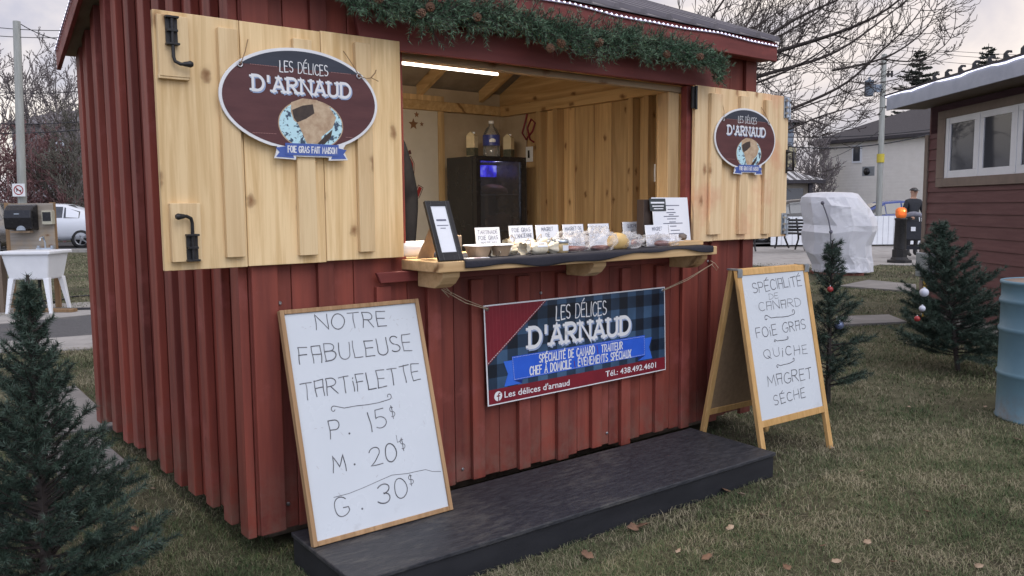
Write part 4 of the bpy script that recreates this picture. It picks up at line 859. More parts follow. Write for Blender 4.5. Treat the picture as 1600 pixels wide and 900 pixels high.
loc_box(fr, 'liner', FX0+.0215, FX1-.0215, FY+FD-.0215, FY+FD-.0208, FZ0+.04, FZ1-.04, blackm, 0)
blue = emit('fridge_blue_reflection', (.07,.05,1.0), 1.5); _t = blue.node_tree; _n = N(_t, 'ShaderNodeTexNoise', ins={'Scale': 16, 'Detail': 4}); _c = N(_t, 'ShaderNodeTexCoord'); _t.links.new(_c.outputs['Object'], _n.inputs['Vector']); _r = ramp(_t, [(.36, (.01,.008,.10)), (.52, (.05,.04,.9)), (.68, (.5,.5,1.0))]); _t.links.new(_n.outputs[0], _r.inputs[0]); _t.links.new(_r.outputs[0], [n for n in _t.nodes if n.type == 'BSDF_PRINCIPLED'][0].inputs['Emission Color']); loc_box(fr, 'blue_reflection_panel', FX0+.235, FX1-.03, FY+FD-.05, FY+FD-.022, FZ1-.13, FZ1-.045, blue, 0)  # mottled glowing panel standing in for the reflection of a blue display
meatm = surf('dark_meat', (.22,.09,.07), (.12,.045,.04), 30, .4, .2, island=.2, spots=(18, (.42,.30,.24), .58))
def lumpy(name, label, cat, loc, r, m, sq=(1,1,1), seed=1, rz=0, group=None, amp=.25, lab=True, parent=None):
    rs = random.Random(seed); ph = [rs.uniform(0, 6) for _ in range(9)]; b = MB()
    def f(u, v):
        t, p = 2*pi*u, pi*v; d = np.array([cos(t)*sin(p), sin(t)*sin(p), cos(p)]); k = 1+amp*(.5*sin(3*d[0]+ph[0]+2*d[2])+.3*sin(6*d[1]+ph[1]+3*d[0])+.25*sin(9*d[2]+ph[2]+5*d[1]))
        return (d[0]*r*sq[0]*k, d[1]*r*sq[1]*k, max(d[2]*r*sq[2]*k+r*sq[2]*.8, .0))
    b.grid(f, 20, 12); o = b.build(name, m)
    o.location = tuple(K(*loc)); o.rotation_euler = (0, 0, KA+rz); return tag(o, label, cat, group)
fl_ = bpy.data.lights.new('fridge_fill_light', 'POINT'); fl_.energy = .9; fl_.color = (.75,.75,1); fl_.shadow_soft_size = .03; fo_ = bpy.data.objects.new('fridge_fill_light', fl_); COL.objects.link(fo_); fo_.parent = fr; fo_.location = (FX0+.26, FY+.09, FZ1-.08)  # weak point light added without a fixture, to brighten the packed meat
lumpy('packed_meat', 'dark packed meat lying on the upper shelf inside the fridge', 'food', (FX0+.27, FY+.15, FZ1-.26), .075, meatm, (1.5,1,.5), 3)
lumpy('packed_meat', 'reddish round packed meat on the lower shelf inside the fridge', 'food', (FX0+.31, FY+.15, FZ1-.52), .085, meatm, (1.2,.9,.85), 5)
tb = kthing('fridge_table', 'dark low table carrying the black fridge behind the counter', 'table', 0, 0, 0)
loc_box(tb, 'tabletop', FX0-.3, FX1+.02, FY-.05, FY+.45, FZ0-.03, FZ0-.002, oldwood)
for x in (FX0-.27, FX1-.02):
    for y in (FY-.02, FY+.41): loc_box(tb, 'leg', x-.02, x+.02, y-.02, y+.02, .16, FZ0-.0305, oldwood)
bt = kthing('water_bottle', 'large clear water bottle with blue label standing on the fridge', 'bottle', *(KY(768, 240, FY+.17)[:2]), FZ1+.001)
clearpl = glass('clear_plastic', (.90,.91,.90), .06, .10)
b = MB(); b.lathe([(.055,0),(.062,.01),(.062,.08),(.058,.085),(.062,.09),(.062,.15),(.058,.17),(.040,.205),(.018,.225),(.016,.245)], 24); b.build('bottle_body', clearpl, bt)
b = MB(); b.lathe([(.0195,.243),(.0195,.262),(.001,.263)], 16); b.build('cap', white_pl, bt)
b = MB(); b.lathe([(.0628,.085),(.0630,.16)], 24, caps=False); b.build('label_band', surf('bottle_label', (.05,.07,.28), (.04,.05,.22), 20, .4, 0, island=0), bt)
b = MB(); b.grid(lambda u, v_: (.0634*sin(-.9+.75*u), -.0634*cos(-.9+.75*u), .108+.026*v_*(.6+.4*sin(pi*u))), 6, 2); b.build('label_mark', sgnw, bt)
carm = surf('carton', (.62,.52,.34), (.54,.45,.28), 14, .5, 0, island=0); darkgreen = surf('carton_band', (.035,.045,.03), (.10,.09,.06), 60, .5, 0, island=0)
for px, lb in ((738, 'cream drink carton on the fridge, left of the water bottle'), (795, 'cream drink carton on the fridge, right of the water bottle')):
    p = KY(px, 240, FY+.18); o = kthing('drink_carton', lb, 'carton', p[0], p[1], FZ1+.001, .5, 'drink cartons')
    b = MB(); b.box(-.031, .031, -.031, .031, 0, .15); b.add([(-.031,-.031,.1505),(.031,-.031,.1505),(.031,.031,.1505),(-.031,.031,.1505),(-.031,0,.178),(.031,0,.178)], [(0,1,5,4),(2,3,4,5),(1,2,5),(3,0,4)]); b.build('carton_body', carm, o, bevel=.001)
    b = MB(); b.box(-.0318, .0318, -.0318, .0318, .008, .065); b.build('printed_band', darkgreen, o)
    b = MB(); b.lathe([(.010,0),(.010,.012)], 12, (0,-.012,.164)); b.build('cap', white_pl, o)
# panel with red script and stars at the back
dp = kthing('printed_door_panel', 'off white door panel with brown stars and red script on the back wall', 'panel', 0, 0, 0)
PX1 = KY(686, 300, KD-.06)[0]; PZ1 = KY(686, 162, KD-.06)[2]; door_c = surf('door_cream', (.60,.55,.47), (.55,.50,.42), 6, .6, 0, island=0)
loc_box(dp, 'panel_board', PX1-.86, PX1, KD-.058, KD-.0285, .17, PZ1, door_c)
b = MB(); b.box(PX1+.001, PX1+.055, KD-.066, KD-.0286, .17, PZ1+.055); b.box(PX1-.915, PX1-.861, KD-.066, KD-.0286, .17, PZ1+.055); b.box(PX1-.861, PX1+.001, KD-.066, KD-.0286, PZ1+.001, PZ1+.055); b.build('door_frame', pine_in, dp, bevel=.002)
def star(cx_, cz_, r): return [(cx_+r*(1 if i % 2 == 0 else .45)*cos(pi/2+i*pi/5), cz_+r*(1 if i % 2 == 0 else .45)*sin(pi/2+i*pi/5)) for i in range(10)]
brown = surf('print_brown', (.22,.11,.05), (.19,.09,.045), 10, .6, 0, island=0); redp = surf('print_red', (.34,.03,.03), (.30,.025,.025), 10, .6, 0, island=0); dkp = surf('print_dark', (.10,.02,.02), (.09,.02,.02), 10, .6, 0, island=0)
for px, py, r in ((646,194,.045),(651,179,.025),(659,194,.02)):
    p = KY(px, py, KD-.0595); b = MB(); b.sheet(star(p[0], p[2], r), KD-.0595); b.build('star', brown, dp)
S_ = [KY(x, y, KD-.06) for x, y in ((640,250),(643,256),(643,270),(641,285),(641,300),(645,308),(652,305),(656,295))]
for wd_, m_, yy_ in ((.052, dkp, .0592), (.040, door_c, .0596), (.030, redp, .060)):
    b = MB(); ribbon(b, [(p[0], p[2]) for p in S_], wd_, KD-yy_); b.build('script_print', m_, dp)
S_ = [KY(x, y, KD-.06) for x, y in ((629,246),(634,240),(640,238))]; b = MB(); ribbon(b, [(p[0], p[2]) for p in S_], .03, KD-.0592); b.build('script_print', dkp, dp)
# cables, outlet and switch
cab = MB(); pp = [KX(x, y, KW-.04) for x, y in ((828,160),(822,185),(816,208),(822,218),(832,205),(836,192),(830,186),(824,200),(828,218),(834,222))]; cab.tube([(p[0], p[1], p[2]) for p in pp], .007, 6)
o = cab.build('red_cable', surf('red_cable', (.22,.02,.04), (.18,.016,.03), 10, .5, 0, island=0)); o.matrix_world = kiosk.matrix_basis; o.location = (KX0, KY0, 0); o.rotation_euler = (0, 0, KA); tag(o, 'loosely looped dark red cable hanging in the back right corner', 'cable')
for px, py, ly, lb in ((828, 241, None, 'white socket plate on the back right wall beside the fridge'), (1029, 270, 1, 'white double switch plate on the right wall beside the corner post')):
    p = KX(px, py, KW-.034); o = kthing('socket_plate' if ly is None else 'switch_plate', lb, 'wall plate', p[0], p[1], p[2], -pi/2)
    b = MB(); b.box(-.04, .04, -.010, 0, -.058, .058); b.build('cover', white_pl, o, bevel=.003)
    for s in ((-.018, .018) if ly else (0,)): b = MB(); b.box(s-.010, s+.010, -.015, -.0105, -.03, .03); b.build('rocker' if ly else 'socket', paper if ly else blackpl, o, bevel=.002)

# ------------------------------------------------------------------ things on the counter
ZT = 1.126
def runner():
    b = MB(); x0, x1 = .79, 2.375
    def drop(x): return .034+.012*sin(x*5.2+.3)-.020*max(0, min(1, (x-1.15)/.5))+.006*sin(x*17)+.010*max(0, min(1, (x-2.05)/.2))
    def f(u, v):
        x = x0+(x1-x0)*u; L0 = .40; s = v*(L0+.06)
        y = .12-s; e = max(s-(L0), 0)/.06; w_ = .0016+.0012*sin(x*31+v*7)*sin(v*9)
        xx = x+.012*sin(v*5)*(1 if u in (0, 1) else 1)
        if s <= L0-.002: return (xx, .12-s, ZT+.002+w_)
        d = drop(x); t = (s-L0+.002)/.062; an = min(t*3, 1)*pi/2
        return (xx, -.2795-.006*sin(an)-.003*sin(x*23)*t, ZT+.003-.006*(1-cos(an))-d*max(0, t-.05))
    b.grid(f, 90, 30); o = b.build('table_runner', cloth, solid=.002); o.location = (KX0, KY0, 0); o.rotation_euler = (0, 0, KA)
    return tag(o, 'black cloth runner spread over the pine counter and hanging over its front edge', 'cloth')
runner(); ZC = ZT+.005
# photo frame with strut
pf = kthing('picture_frame', 'tilted black picture frame holding a printed notice at the left end of the counter', 'picture frame', .668, -.258, ZT+.001)
Mf = Matrix.Rotation(radians(-23), 4, 'X'); FWd, FH = .118, .258
b = MB(); s = .022
for q in ((0, s, 0, FH), (FWd-s, FWd, 0, FH), (s+.0003, FWd-s-.0003, 0, .036), (s+.0003, FWd-s-.0003, FH-s, FH)): b.box(q[0], q[1], -.008, .008, q[2], q[3], M=Mf)
b.build('frame', blackpl, pf, bevel=.002)
b = MB(); b.box(s, FWd-s, -.002, .004, .036, FH-s, M=Mf); b.build('notice', paper, pf)
b = MB(); bar(b, .040, .080, .175, .008, -.0026)
for k, (zz_, a, e) in enumerate(((.152,.034,.086),(.140,.048,.070))): bar(b, a, e, zz_, .0035, -.0026)
o = b.build('lettering', ink, pf); o.matrix_local = Mf
b = MB(); b.sheet([(.030,.10),(.088,.112),(.091,.040),(.032,.040)], -.0024); o = b.build('taped_slip', paper, pf); o.matrix_local = Mf
b = MB(); b.add([(.040,.095,.165),(.080,.095,.165),(.10,.19,.002),(.02,.19,.002)], [(0,1,2,3)]); b.build('strut', kraft, pf, solid=.003)
rl = kthing('paper_roll', 'white paper roll lying behind the black picture frame', 'paper roll', .74, .02, ZC+.034); b = MB(); b.lathe([(.018,-.12),(.034,-.12),(.034,.12),(.018,.12)], 20, M=Matrix.Rotation(pi/2, 4, 'Y')); b.build('paper_sheets', paper, rl)
tw = kthing('takeaway_tray', 'kraft takeaway tray with two open white compartments next to the picture frame', 'tray', .985, -.165, ZC)
def bowl(cx_):
    b = MB(); n = 20
    def sq(t, r): return (cx_+r*(abs(cos(t))**.6)*(1 if cos(t) > 0 else -1), .062/.052*r*(abs(sin(t))**.6)*(1 if sin(t) > 0 else -1))
    rings = [(.034,.0),(.048,.045),(.054,.047),(.052,.05),(.046,.046),(.033,.004)]
    v = [(*sq(2*pi*j/n, r), z) for r, z in rings for j in range(n)]
    for i in range(5): 
        mi = 0 if i < 1 else 1
        b.add([v[(i+a_)*n+(j+d_) % n] for j in range(n) for a_, d_ in ((0,0),(0,1),(1,1),(1,0))], [(4*j, 4*j+1, 4*j+2, 4*j+3) for j in range(n)], mi, True)
    b.add(v[:n], [list(range(n))[::-1]], 0); b.add(v[-n:], [list(range(n))], 1); return b
for cx_ in (-.0545, .0545): bowl(cx_).build('compartment', [kraft, paper], tw)
kb = kthing('kraft_box', 'small kraft card box behind the takeaway tray', 'box', .93, .06, ZC); b = MB(); b.box(-.05, .05, -.04, .04, 0, .085); b.box(-.03, .03, -.03, .03, .0855, .10); b.build('box_body', kraft, kb, bevel=.003)
np_ = kthing('printed_slip', 'white slip with red print lying in front of the takeaway tray', 'paper', .87, -.235, ZC); b = MB(); b.box(-.055, .055, -.02, .02, 0, .0015); b.build('slip', paper, np_); b = MB(); b.box(-.02, .01, -.019, -.012, .0016, .0022); b.build('print', redp, np_)
CARDS = [((745,783,356,401), ('TARTINADE', 'FOIE GRAS', 'TOUT AU', 'CANARD'), 'price card reading FOIE GRAS TOUT AU CANARD, first from the left'),
 ((798,835,353,388), ('FOIE GRAS', "A L'ANCIENNE", 'TORCHON'), 'price card reading FOIE GRAS TORCHON above the tied sausages'),
 ((840,875,352,384), ('MAGRET', 'DE', 'CANARD'), 'price card reading MAGRET DE CANARD standing behind the two jars'),
 ((882,914,351,385), ('MAGRET DE', 'CANARD SÉCHÉ', 'AU', 'POIVRE'), 'price card with four lines beginning MAGRET, right of the jars'),
 ((922,954,350,384), ('FOIE GRAS',), 'price card with the single line FOIE GRAS'),
 ((976,1004,347,382), ('QUICHE', 'AU', 'CANARD'), 'price card reading QUICHE AU CANARD beside the golden block'),
 ((1011,1047,352,378), ('MAGRET', 'DE', 'CANARD'), 'price card reading MAGRET DE CANARD, right end, in front of the menu sheet')]
for (x0, x1, y0, y1), lines, lb in CARDS:
    ly = .085 if x0 != 1011 else -.10; a, e = KY(x0, y0, ly), KY(x1, y0, ly); wd_ = e[0]-a[0]; hh = a[2]-ZC
    o = kthing('price_card', lb, 'price card', a[0], ly, ZC, 0, 'price cards on the counter'); Mc = Matrix.Rotation(radians(-8), 4, 'X')
    b = MB(); b.box(0, wd_, -.001, .0015, 0, hh/cos(radians(8)), M=Mc); b.build('card', paper, o)
    b = MB(); b.box(.004, wd_+.006, .002, .012, 0, hh, M=Mc); b.add([(.02,.012,.02),(wd_-.01,.012,.02),(wd_-.01,.06,.0),(.02,.06,.0)], [(0,1,2,3),(3,2,1,0)]); b.build('card_stand', blackpl, o)
    b = MB(); nl = len(lines); lh = .020 if nl > 3 else .021
    for k, s_ in enumerate(lines):
        z_ = hh-.030-k*(lh+.007); wl = min(wd_-.02, .0125*len(s_)); x_ = wd_/2-wl/2
        text(b, s_, x_, z_, x_+wl, z_+.002, lh*.85, .13, -.0014, 0, .2, .08)
    q = b.build('handwriting', ink, o); q.matrix_local = Mc
MY = -.062
ms = kthing('menu_sheet', 'tall white printed menu sheet with dark label in its corner, right end of counter', 'menu', 2.262, .05, ZC); a, e = KY(1018, 308, MY+.03), KY(1074, 305, MY+.03); MW, MH = e[0]-a[0], a[2]-ZC
ms.location = tuple(K(a[0], MY, ZC)); Mm = Matrix.Rotation(radians(-7), 4, 'X')
b = MB(); b.box(0, MW, 0, .002, 0, MH, M=Mm); b.build('sheet', paper, ms)
b = MB(); b.box(-.02, .105, -.003, -.0012, MH-.072, MH-.006, M=Mm); b.build('corner_label', surf('dark_label', (.035,.045,.05), (.05,.06,.065), 30, .5, 0, island=0), ms)
b = MB(); bar(b, -.008, .09, MH-.028, .009, -.0036); bar(b, .0, .085, MH-.046, .006, -.0036); bar(b, .01, .08, MH-.060, .005, -.0036); o = b.build('label_lettering', paper, ms); o.matrix_local = Mm
b = MB()
for s_, u_, z_, ww in (('FOIE GRAS', .5, .83, .20), ('MAGRET', .5, .745, .07), ('CANARD', .5, .68, .10), ('DE', .5, .635, .05), ('TORCHON FUME', .5, .60, .17), ('QUICHE', .5, .545, .10), ('TARTIFLETTE', .52, .48, .07), ('MAGRET DE CANARD', .53, .45, .22), ('POIVRE', .53, .39, .07), ('LES DELICES', .58, .30, .10), ('SUR MESURE', .60, .23, .17)):
    bar(b, MW*u_-ww*.36*MW/.3, MW*u_+ww*.36*MW/.3, MH*z_, .0042, -.001)
o = b.build('printed_lines', ink, ms); o.matrix_local = Mm
bb = kthing('black_box', 'dark flat box standing behind the menu sheet', 'box', a[0]-.02, -.024, ZC); b = MB(); b.box(-.03, .115, .0, .05, 0, MH-.012); b.build('box_body', surf('dark_brown_box', (.045,.03,.024), (.03,.02,.017), 10, .5, 0, island=0), bb, bevel=.002)
wbd = kthing('wooden_board', 'short pine board lying on the right end of the counter', 'board', 2.30, -.13, ZC); b = MB(); b.box(-.16, .10, -.06, .11, 0, .022); b.build('plank', pine_x, wbd, bevel=.003)
p = KY(1097, 370, -.08); stn = lumpy('wood_knob', 'grey brown round stone weighing down paper at the right end of the counter', 'stone', (2.385, -.06, ZC+.023), .024, surf('stone', (.20,.165,.14), (.14,.115,.10), 20, .8, .1, island=0), (1.2,.9,.8), 9)
lsl = kthing('paper_sheet', 'white printed paper lying on the pine board by the stone', 'paper', 2.26, -.07, ZC+.0225); b = MB(); b.box(-.07, .07, -.05, .05, 0, .001); b.build('sheet', paper, lsl)
# cloth-wrapped torchons
def torchon(x, y, z, rz, ln, r, label, seed):
    o = kthing('tied_sausage', label, 'sausage', x, y, z+r*.96, rz, 'cloth wrapped sausages'); My = Matrix.Rotation(pi/2, 4, 'Y'); rs = random.Random(seed)
    b = MB(); prof = [(r*1.15,-ln*.5-.055),(r*.95,-ln*.5-.04),(r*.30,-ln*.5-.012),(r*.32,-ln*.5-.006),(r*.8,-ln*.46),(r,-ln*.36),(r*1.03,0),(r,ln*.36),(r*.8,ln*.46),(r*.32,ln*.5+.006),(r*.30,ln*.5+.012),(r*.95,ln*.5+.04),(r*1.15,ln*.5+.055)]
    n = 22; v = []
    for i, (rr, zz_) in enumerate(prof):
        am = .16 if i in (0,1,11,12) else (.12 if i in (2,3,9,10,4,8) else .03)
        for j in range(n): q = rr*(1+am*sin(j*2*pi*5/n+seed)+am*.5*sin(j*2*pi*3/n+seed*2)); v.append(tuple(My @ Vector((q*cos(2*pi*j/n), q*sin(2*pi*j/n), zz_))))
    b.add(v, [(i*n+j, i*n+(j+1) % n, (i+1)*n+(j+1) % n, (i+1)*n+j) for i in range(len(prof)-1) for j in range(n)], 0, True); b.build('cloth_wrap', cream, o)
    for s in (-1, 1):
        b = MB(); b.lathe([(r*.38,-.006),(r*.42,0),(r*.38,.006)], 14, M=Matrix.Translation((s*(ln*.5+.009), 0, 0)) @ My, caps=False); b.tube([(s*(ln*.5+.009), 0, r*.4), (s*(ln*.5+.014), -.01, r*1.3), (s*(ln*.5+.03), -.008, r*1.75), (s*(ln*.5+.036), 0, r*1.1)], .0018, 5); b.build('string_tie', twine, o)
    b = MB(); b.grid(lambda u, v_: (-.03+.06*u, -r*1.05*cos(radians(15+55*v_)), r*1.05*sin(radians(15+55*v_))), 3, 5); b.build('paper_label', paper, o)
    b = MB(); b.grid(lambda u, v_: (-.018+.036*u, -r*1.07*cos(radians(45+12*v_)), r*1.07*sin(radians(45+12*v_))), 3, 2); b.build('label_print', ink, o)
torchon(1.235, -.205, ZC, .05, .085, .026, 'cream cloth wrapped sausage with printed label, front one of the tied pile', 1)
torchon(1.215, -.135, ZC+.012, -.12, .10, .027, 'cream cloth wrapped sausage lying on top behind the front one', 2)
torchon(1.075, -.165, ZC, .35, .05, .019, 'small cream cloth bundle at the left of the sausage pile', 3)
for (x, y, lb) in ((1.385, -.185, 'small glass jar with pale filling, in front of the other jar'), (1.345, -.125, 'small glass jar half hidden behind the front jar')):
    o = kthing('glass_jar', lb, 'jar', x, y, ZC, 0, 'small jars on the counter')
    b = MB(); b.lathe([(.031,0),(.034,.004),(.034,.040),(.030,.045)], 22); b.build('filling', surf('jar_filling', (.48,.37,.20), (.40,.30,.16), 12, .25, 0, island=0), o)
    b = MB(); b.lathe([(.035,.0445),(.036,.048),(.035,.058),(.028,.061),(.001,.061)], 22); b.build('lid', galv, o)
    b = MB(); b.grid(lambda u, v_: (.0352*sin(-.5+1.1*u), -.0352*cos(-.5+1.1*u), .010+.024*v_), 6, 1); b.build('paper_label', paper, o)
def bagplastic():
    m, t, b, out = newmat('bag_plastic'); l = t.links.new
    lw = N(t, 'ShaderNodeLayerWeight', ins={'Blend': .35}); tr = N(t, 'ShaderNodeBsdfTransparent'); tr.inputs[0].default_value = (.97,.97,.98,1)
    b.inputs['Base Color'].default_value = (.72,.73,.76,1); b.inputs['Roughness'].default_value = .3; mx = N(t, 'ShaderNodeMixShader')
    fac = MATH(t, 'ADD', MATH(t, 'MULTIPLY', lw.outputs['Facing'], .45), .09); l(fac, mx.inputs[0]); l(tr.outputs[0], mx.inputs[1]); l(b.outputs[0], mx.inputs[2]); l(mx.outputs[0], out.inputs[0]); return m
bagm = bagplastic()
def bag(x, y, sx_, sy_, sz_, label, seed, rz=0):
    rs = random.Random(seed); ph = [rs.uniform(0, 6.28) for _ in range(8)]; b = MB()
    def f(u, v):
        t, p = 2*pi*u, pi*v; d = (cos(t)*sin(p), sin(t)*sin(p), cos(p)); k = 1+.16*sin(3*t+ph[0])*sin(p)+.12*sin(5*t+ph[1]+5*p)+.08*sin(9*p+ph[2]+2*t)+.06*sin(13*t+ph[3]-7*p)
        return (d[0]*sx_*k, d[1]*sy_*k, max((d[2]+.75)*sz_*k, 0))
    b.grid(f, 44, 24, 0, True); o = b.build('plastic_bag', bagm); o.location = tuple(K(x, y, ZC)); o.rotation_euler = (0, 0, KA+rz); return tag(o, label, 'bag', 'clear plastic bags on the counter')
bag(1.50, -.13, .10, .07, .045, 'crumpled clear plastic bag of dark dried meat right of the jars', 1, -.3)
bag(1.66, -.15, .09, .08, .055, 'puffed clear plastic bag in the middle of the counter, left of the golden block', 2)
bag(1.86, -.15, .085, .07, .040, 'clear plastic bag crumpled around the right side of the golden block', 3)
bag(2.10, -.15, .12, .08, .032, 'flat clear plastic bag in front of the card at the right end', 4)
def meat(loc, r, sq, lb, seed, m=meatm, rz=0): lumpy('dried_meat', lb, 'food', loc, r, m, sq, seed, rz, None, .2)
meat((1.51,-.14,ZC), .05, (1.5,.35,.28), 'dark red strip of dried meat inside the bag right of the jars', 11, rz=-.35)
meat((1.66,-.16,ZC), .045, (1.4,.5,.3), 'brown piece of meat in the puffed bag left of the golden block', 12)
meat((2.12,-.15,ZC), .05, (1.3,.5,.35), 'brown red meat in the flat bag at the right end', 13)
meat((2.02,-.06,ZC), .03, (1.2,.8,.7), 'dark small meat lump beside the right end bag', 14)
gold = surf('golden_foie', (.66,.47,.20), (.55,.36,.13), 14, .35, .05, island=0, spots=(10, (.70,.58,.36), .6))
lumpy('foie_gras_block', 'golden yellow rounded block of foie gras among the plastic bags', 'food', (1.775,-.165,ZC), .062, gold, (1.15,.62,.72), 21, 0, None, .12)

# ------------------------------------------------------------------ artificial firs
def fir(name, label, base, H, R, n_br, seed, dens=620, tipup=.35, ex=.9, var=(.62, 1.15), group=None, top_bare=.0, lean=(0,0), nl=.026, nw=.0022):
    o = thing(name, label, 'fir tree', base, 0, group); rs = np.random.default_rng(seed)
    P0s, P1s, R0s, R1s, SP, SD = [], [], [], [], [], []
    def axis(z): return np.array([lean[0]*z/H, lean[1]*z/H, z])
    for i in range(10): P0s.append(axis(H*i/10)); P1s.append(axis(H*(i+1)/10)); R0s.append(.018*(1-i/11)+.003); R1s.append(.018*(1-(i+1)/11)+.003)
    for k in range(n_br):
        f = (k+.5)/n_br; z = H*(.10+.86*f**1.08); L_ = (R*(1-(z/H-.1)/.92)**ex+.016)*rs.uniform(*var); az = k*2.39996+rs.uniform(-.4, .4)
        d = np.array([cos(az), sin(az), rs.uniform(-.02, .38)+.5*f]); d /= np.linalg.norm(d); p = axis(z); segs = max(3, int(L_/.06)); q = p.copy(); dd = d.copy()
        for s in range(segs):
            dd = dd+np.array([0, 0, tipup*.55/segs])+rs.normal(size=3)*.05; dd /= np.linalg.norm(dd); nq = q+dd*L_/segs
            P0s.append(q); P1s.append(nq); R0s.append(.0042*(1-s/segs)+.0014); R1s.append(.0042*(1-(s+1)/segs)+.0014); 
            if s > 0 or f > .5: SP.append(q); SD.append(nq-q)
            if s >= 1 and s < segs:
                for sg in (-1, 1):
                    if rs.uniform() < .85:
                        sd_ = np.cross(dd, [0, 0, 1])*sg; sd_ = sd_*rs.uniform(.5, .9)+dd*.75+np.array([0, 0, rs.uniform(-.25, .35)]); sd_ /= np.linalg.norm(sd_); ln = min(.16, L_*.42)*(1-.35*s/segs)*rs.uniform(.6, 1.2)
                        SP.append(nq); SD.append(sd_*ln); P0s.append(nq); P1s.append(nq+sd_*ln); R0s.append(.002); R1s.append(.001)
            q = nq
    for i in range(6): z = H*(.86+.14*i/6); SP.append(axis(z)); SD.append(np.array([0, 0, H*.14/6]))
    SP, SD = np.array(SP), np.array(SD); ln = np.linalg.norm(SD, axis=1); n_per = 24; cnt = np.maximum((ln*dens/n_per).astype(int), 1)
    idx = np.repeat(np.arange(len(SP)), cnt); t0 = np.concatenate([np.arange(c_)/c_ for c_ in cnt]); cl = np.repeat(cnt, cnt)
    P_ = SP[idx]+SD[idx]*t0[:, None]; D_ = SD[idx]/cl[:, None]
    V, F = clump_needles(P_, D_, nl, nw, n_per, .8); npmesh('foliage', V, F, needle, o)
    V, F = seg_tubes(P0s, P1s, R0s, R1s, 5); npmesh('trunk', V, F, barkd, o)
    return o
def bauble(p, r, m, label):
    o = thing('bauble', label, 'bauble', p); b = MB(); b.ball((0,0,0), r, 16); b.build('glass_ball', m, o); b = MB(); b.lathe([(r*.25, r*.96),(r*.25, r*1.2),(.001, r*1.22)], 10); b.build('cap', galv, o)
fir('christmas_fir', 'large dark green artificial fir in the left foreground, left of the kiosk', (-1.53, 2.62, -.02), 1.16, .335, 190, 3, 1700, ex=1.3, tipup=.75, lean=(.0, 0), nw=.0026, nl=.024)
fir('christmas_fir', 'slim dark green fir partly hidden behind the A-frame sign', (2.12, 5.50, 0), 1.10, .21, 95, 5, 1000, ex=.7, var=(.4, 1.35), nw=.0038, nl=.034)
fir('christmas_fir', 'bushy dark green fir standing by the corner of the maroon cabin', (3.56, 6.55, 0), 1.20, .48, 140, 8, 1000, ex=1.0, var=(.4, 1.25), lean=(-.20, 0), nw=.0042, nl=.036)
silver = surf('bauble_silver', (.60,.62,.70), (.55,.57,.65), 10, .25, 0, island=0); slate = surf('bauble_blue', (.16,.19,.30), (.13,.16,.26), 10, .22, 0, metal=.4, island=0); rosy = surf('bauble_red', (.40,.05,.05), (.32,.04,.04), 10, .25, 0, island=0)
bauble(AT(1311, 508, 5.36), .030, slate, 'blue grey bauble on the fir behind the A-frame sign')
bauble(AT(1297, 452, 5.42), .020, rosy, 'small red bauble on the fir behind the A-frame sign')
bauble(AT(1444, 457, 6.25), .034, silver, 'large pale silver bauble on the fir by the cabin')
bauble(AT(1441, 482, 6.22), .024, silver, 'smaller silver bauble low on the fir by the cabin')
bauble(AT(1433, 498, 6.22), .022, rosy, 'small red bauble lowest on the fir by the cabin')

# ------------------------------------------------------------------ steel drum
bar = thing('steel_drum', 'pale blue grey steel drum standing on the grass at the right edge', 'barrel', (3.315, 5.06, 0))
drumm = surf('drum_paint', (.135,.245,.31), (.115,.21,.275), 3, .42, .05, island=0, spots=(9, (.13,.15,.155), .63))
grime(drumm, (.16,.11,.08), .0, .25, .7); prof = [(.272,.004),(.285,.0),(.288,.012),(.280,.02)]
for z in (.285, .56, .735): prof += [(.280,z-.022),(.287,z-.012),(.291,z),(.287,z+.012),(.280,z+.022)]
prof += [(.280,.835),(.288,.842),(.290,.852),(.286,.861),(.275,.862),(.272,.85)]
b = MB(); b.lathe(prof, 64, caps=False); b.build('drum_body', drumm, bar)
b = MB(); b.lathe([(.2715,.838),(.2715,.856),(.001,.857)], 48); b.build('wooden_lid', surf('drum_lid', (.36,.28,.23), (.29,.22,.18), 8, .7, .05, (1,6,1), island=0), bar)

# ------------------------------------------------------------------ maroon cabin on the right
cabin = thing('log_cabin', 'maroon lap sided cabin with white window and pale eave at the right edge', 'cabin', (4.70, 9.50, 0), -.012)
lapm = surf('lap_siding', (.135,.052,.050), (.108,.040,.040), 9, .55, .06, (.3,.3,3), island=.06); taupe = surf('taupe_trim', (.215,.165,.135), (.18,.14,.115), 8, .6, .03, island=.03); fasc = surf('pale_fascia', (.40,.43,.50), (.34,.37,.44), 6, .5, .02, island=0)
CL, CWd, CZ0, CZ1 = 3.4, 3.2, .16, 2.10            # length towards the camera, width, wall bottom and top
WY0, WY1, WZ0, WZ1 = -2.62, -.78, 1.46, 2.0
def rel(x, y, xl=0.0):                            # pixel to the cabin's left wall plane
    d = ray(x, y); t = (4.70+xl-CAM[0])/d[0]; return CAM+d*t
b = MB()
z = CZ0
while z < CZ1:
    z1 = min(z+.118, CZ1)
    for y0, y1 in ((-CL, -.07),):
        b.add([(-.016,y0,z),(-.016,y1,z),(-.003,y1,z1),(-.003,y0,z1),(.02,y0,z),(.02,y1,z),(.02,y1,z1),(.02,y0,z1)], [(0,1,2,3)[::-1],(0,4,5,1)[::-1],(3,2,6,7)[::-1],(0,3,7,4),(1,5,6,2)])
    z = z1
b.build('side_wall', lapm, cabin)
b = MB(); b.box(.021, CWd, -.02, 0, CZ0, 2.4); b.box(.021, CWd, -CL, -CL+.02, CZ0, 2.4); b.box(CWd, CWd+.02, -CL, 0, CZ0, 2.4); b.build('end_wall', lapm, cabin)
b = MB(); b.box(-.026, .06, -.068, .012, CZ0-.02, CZ1-.002); b.build('corner_trim', taupe, cabin, bevel=.004)
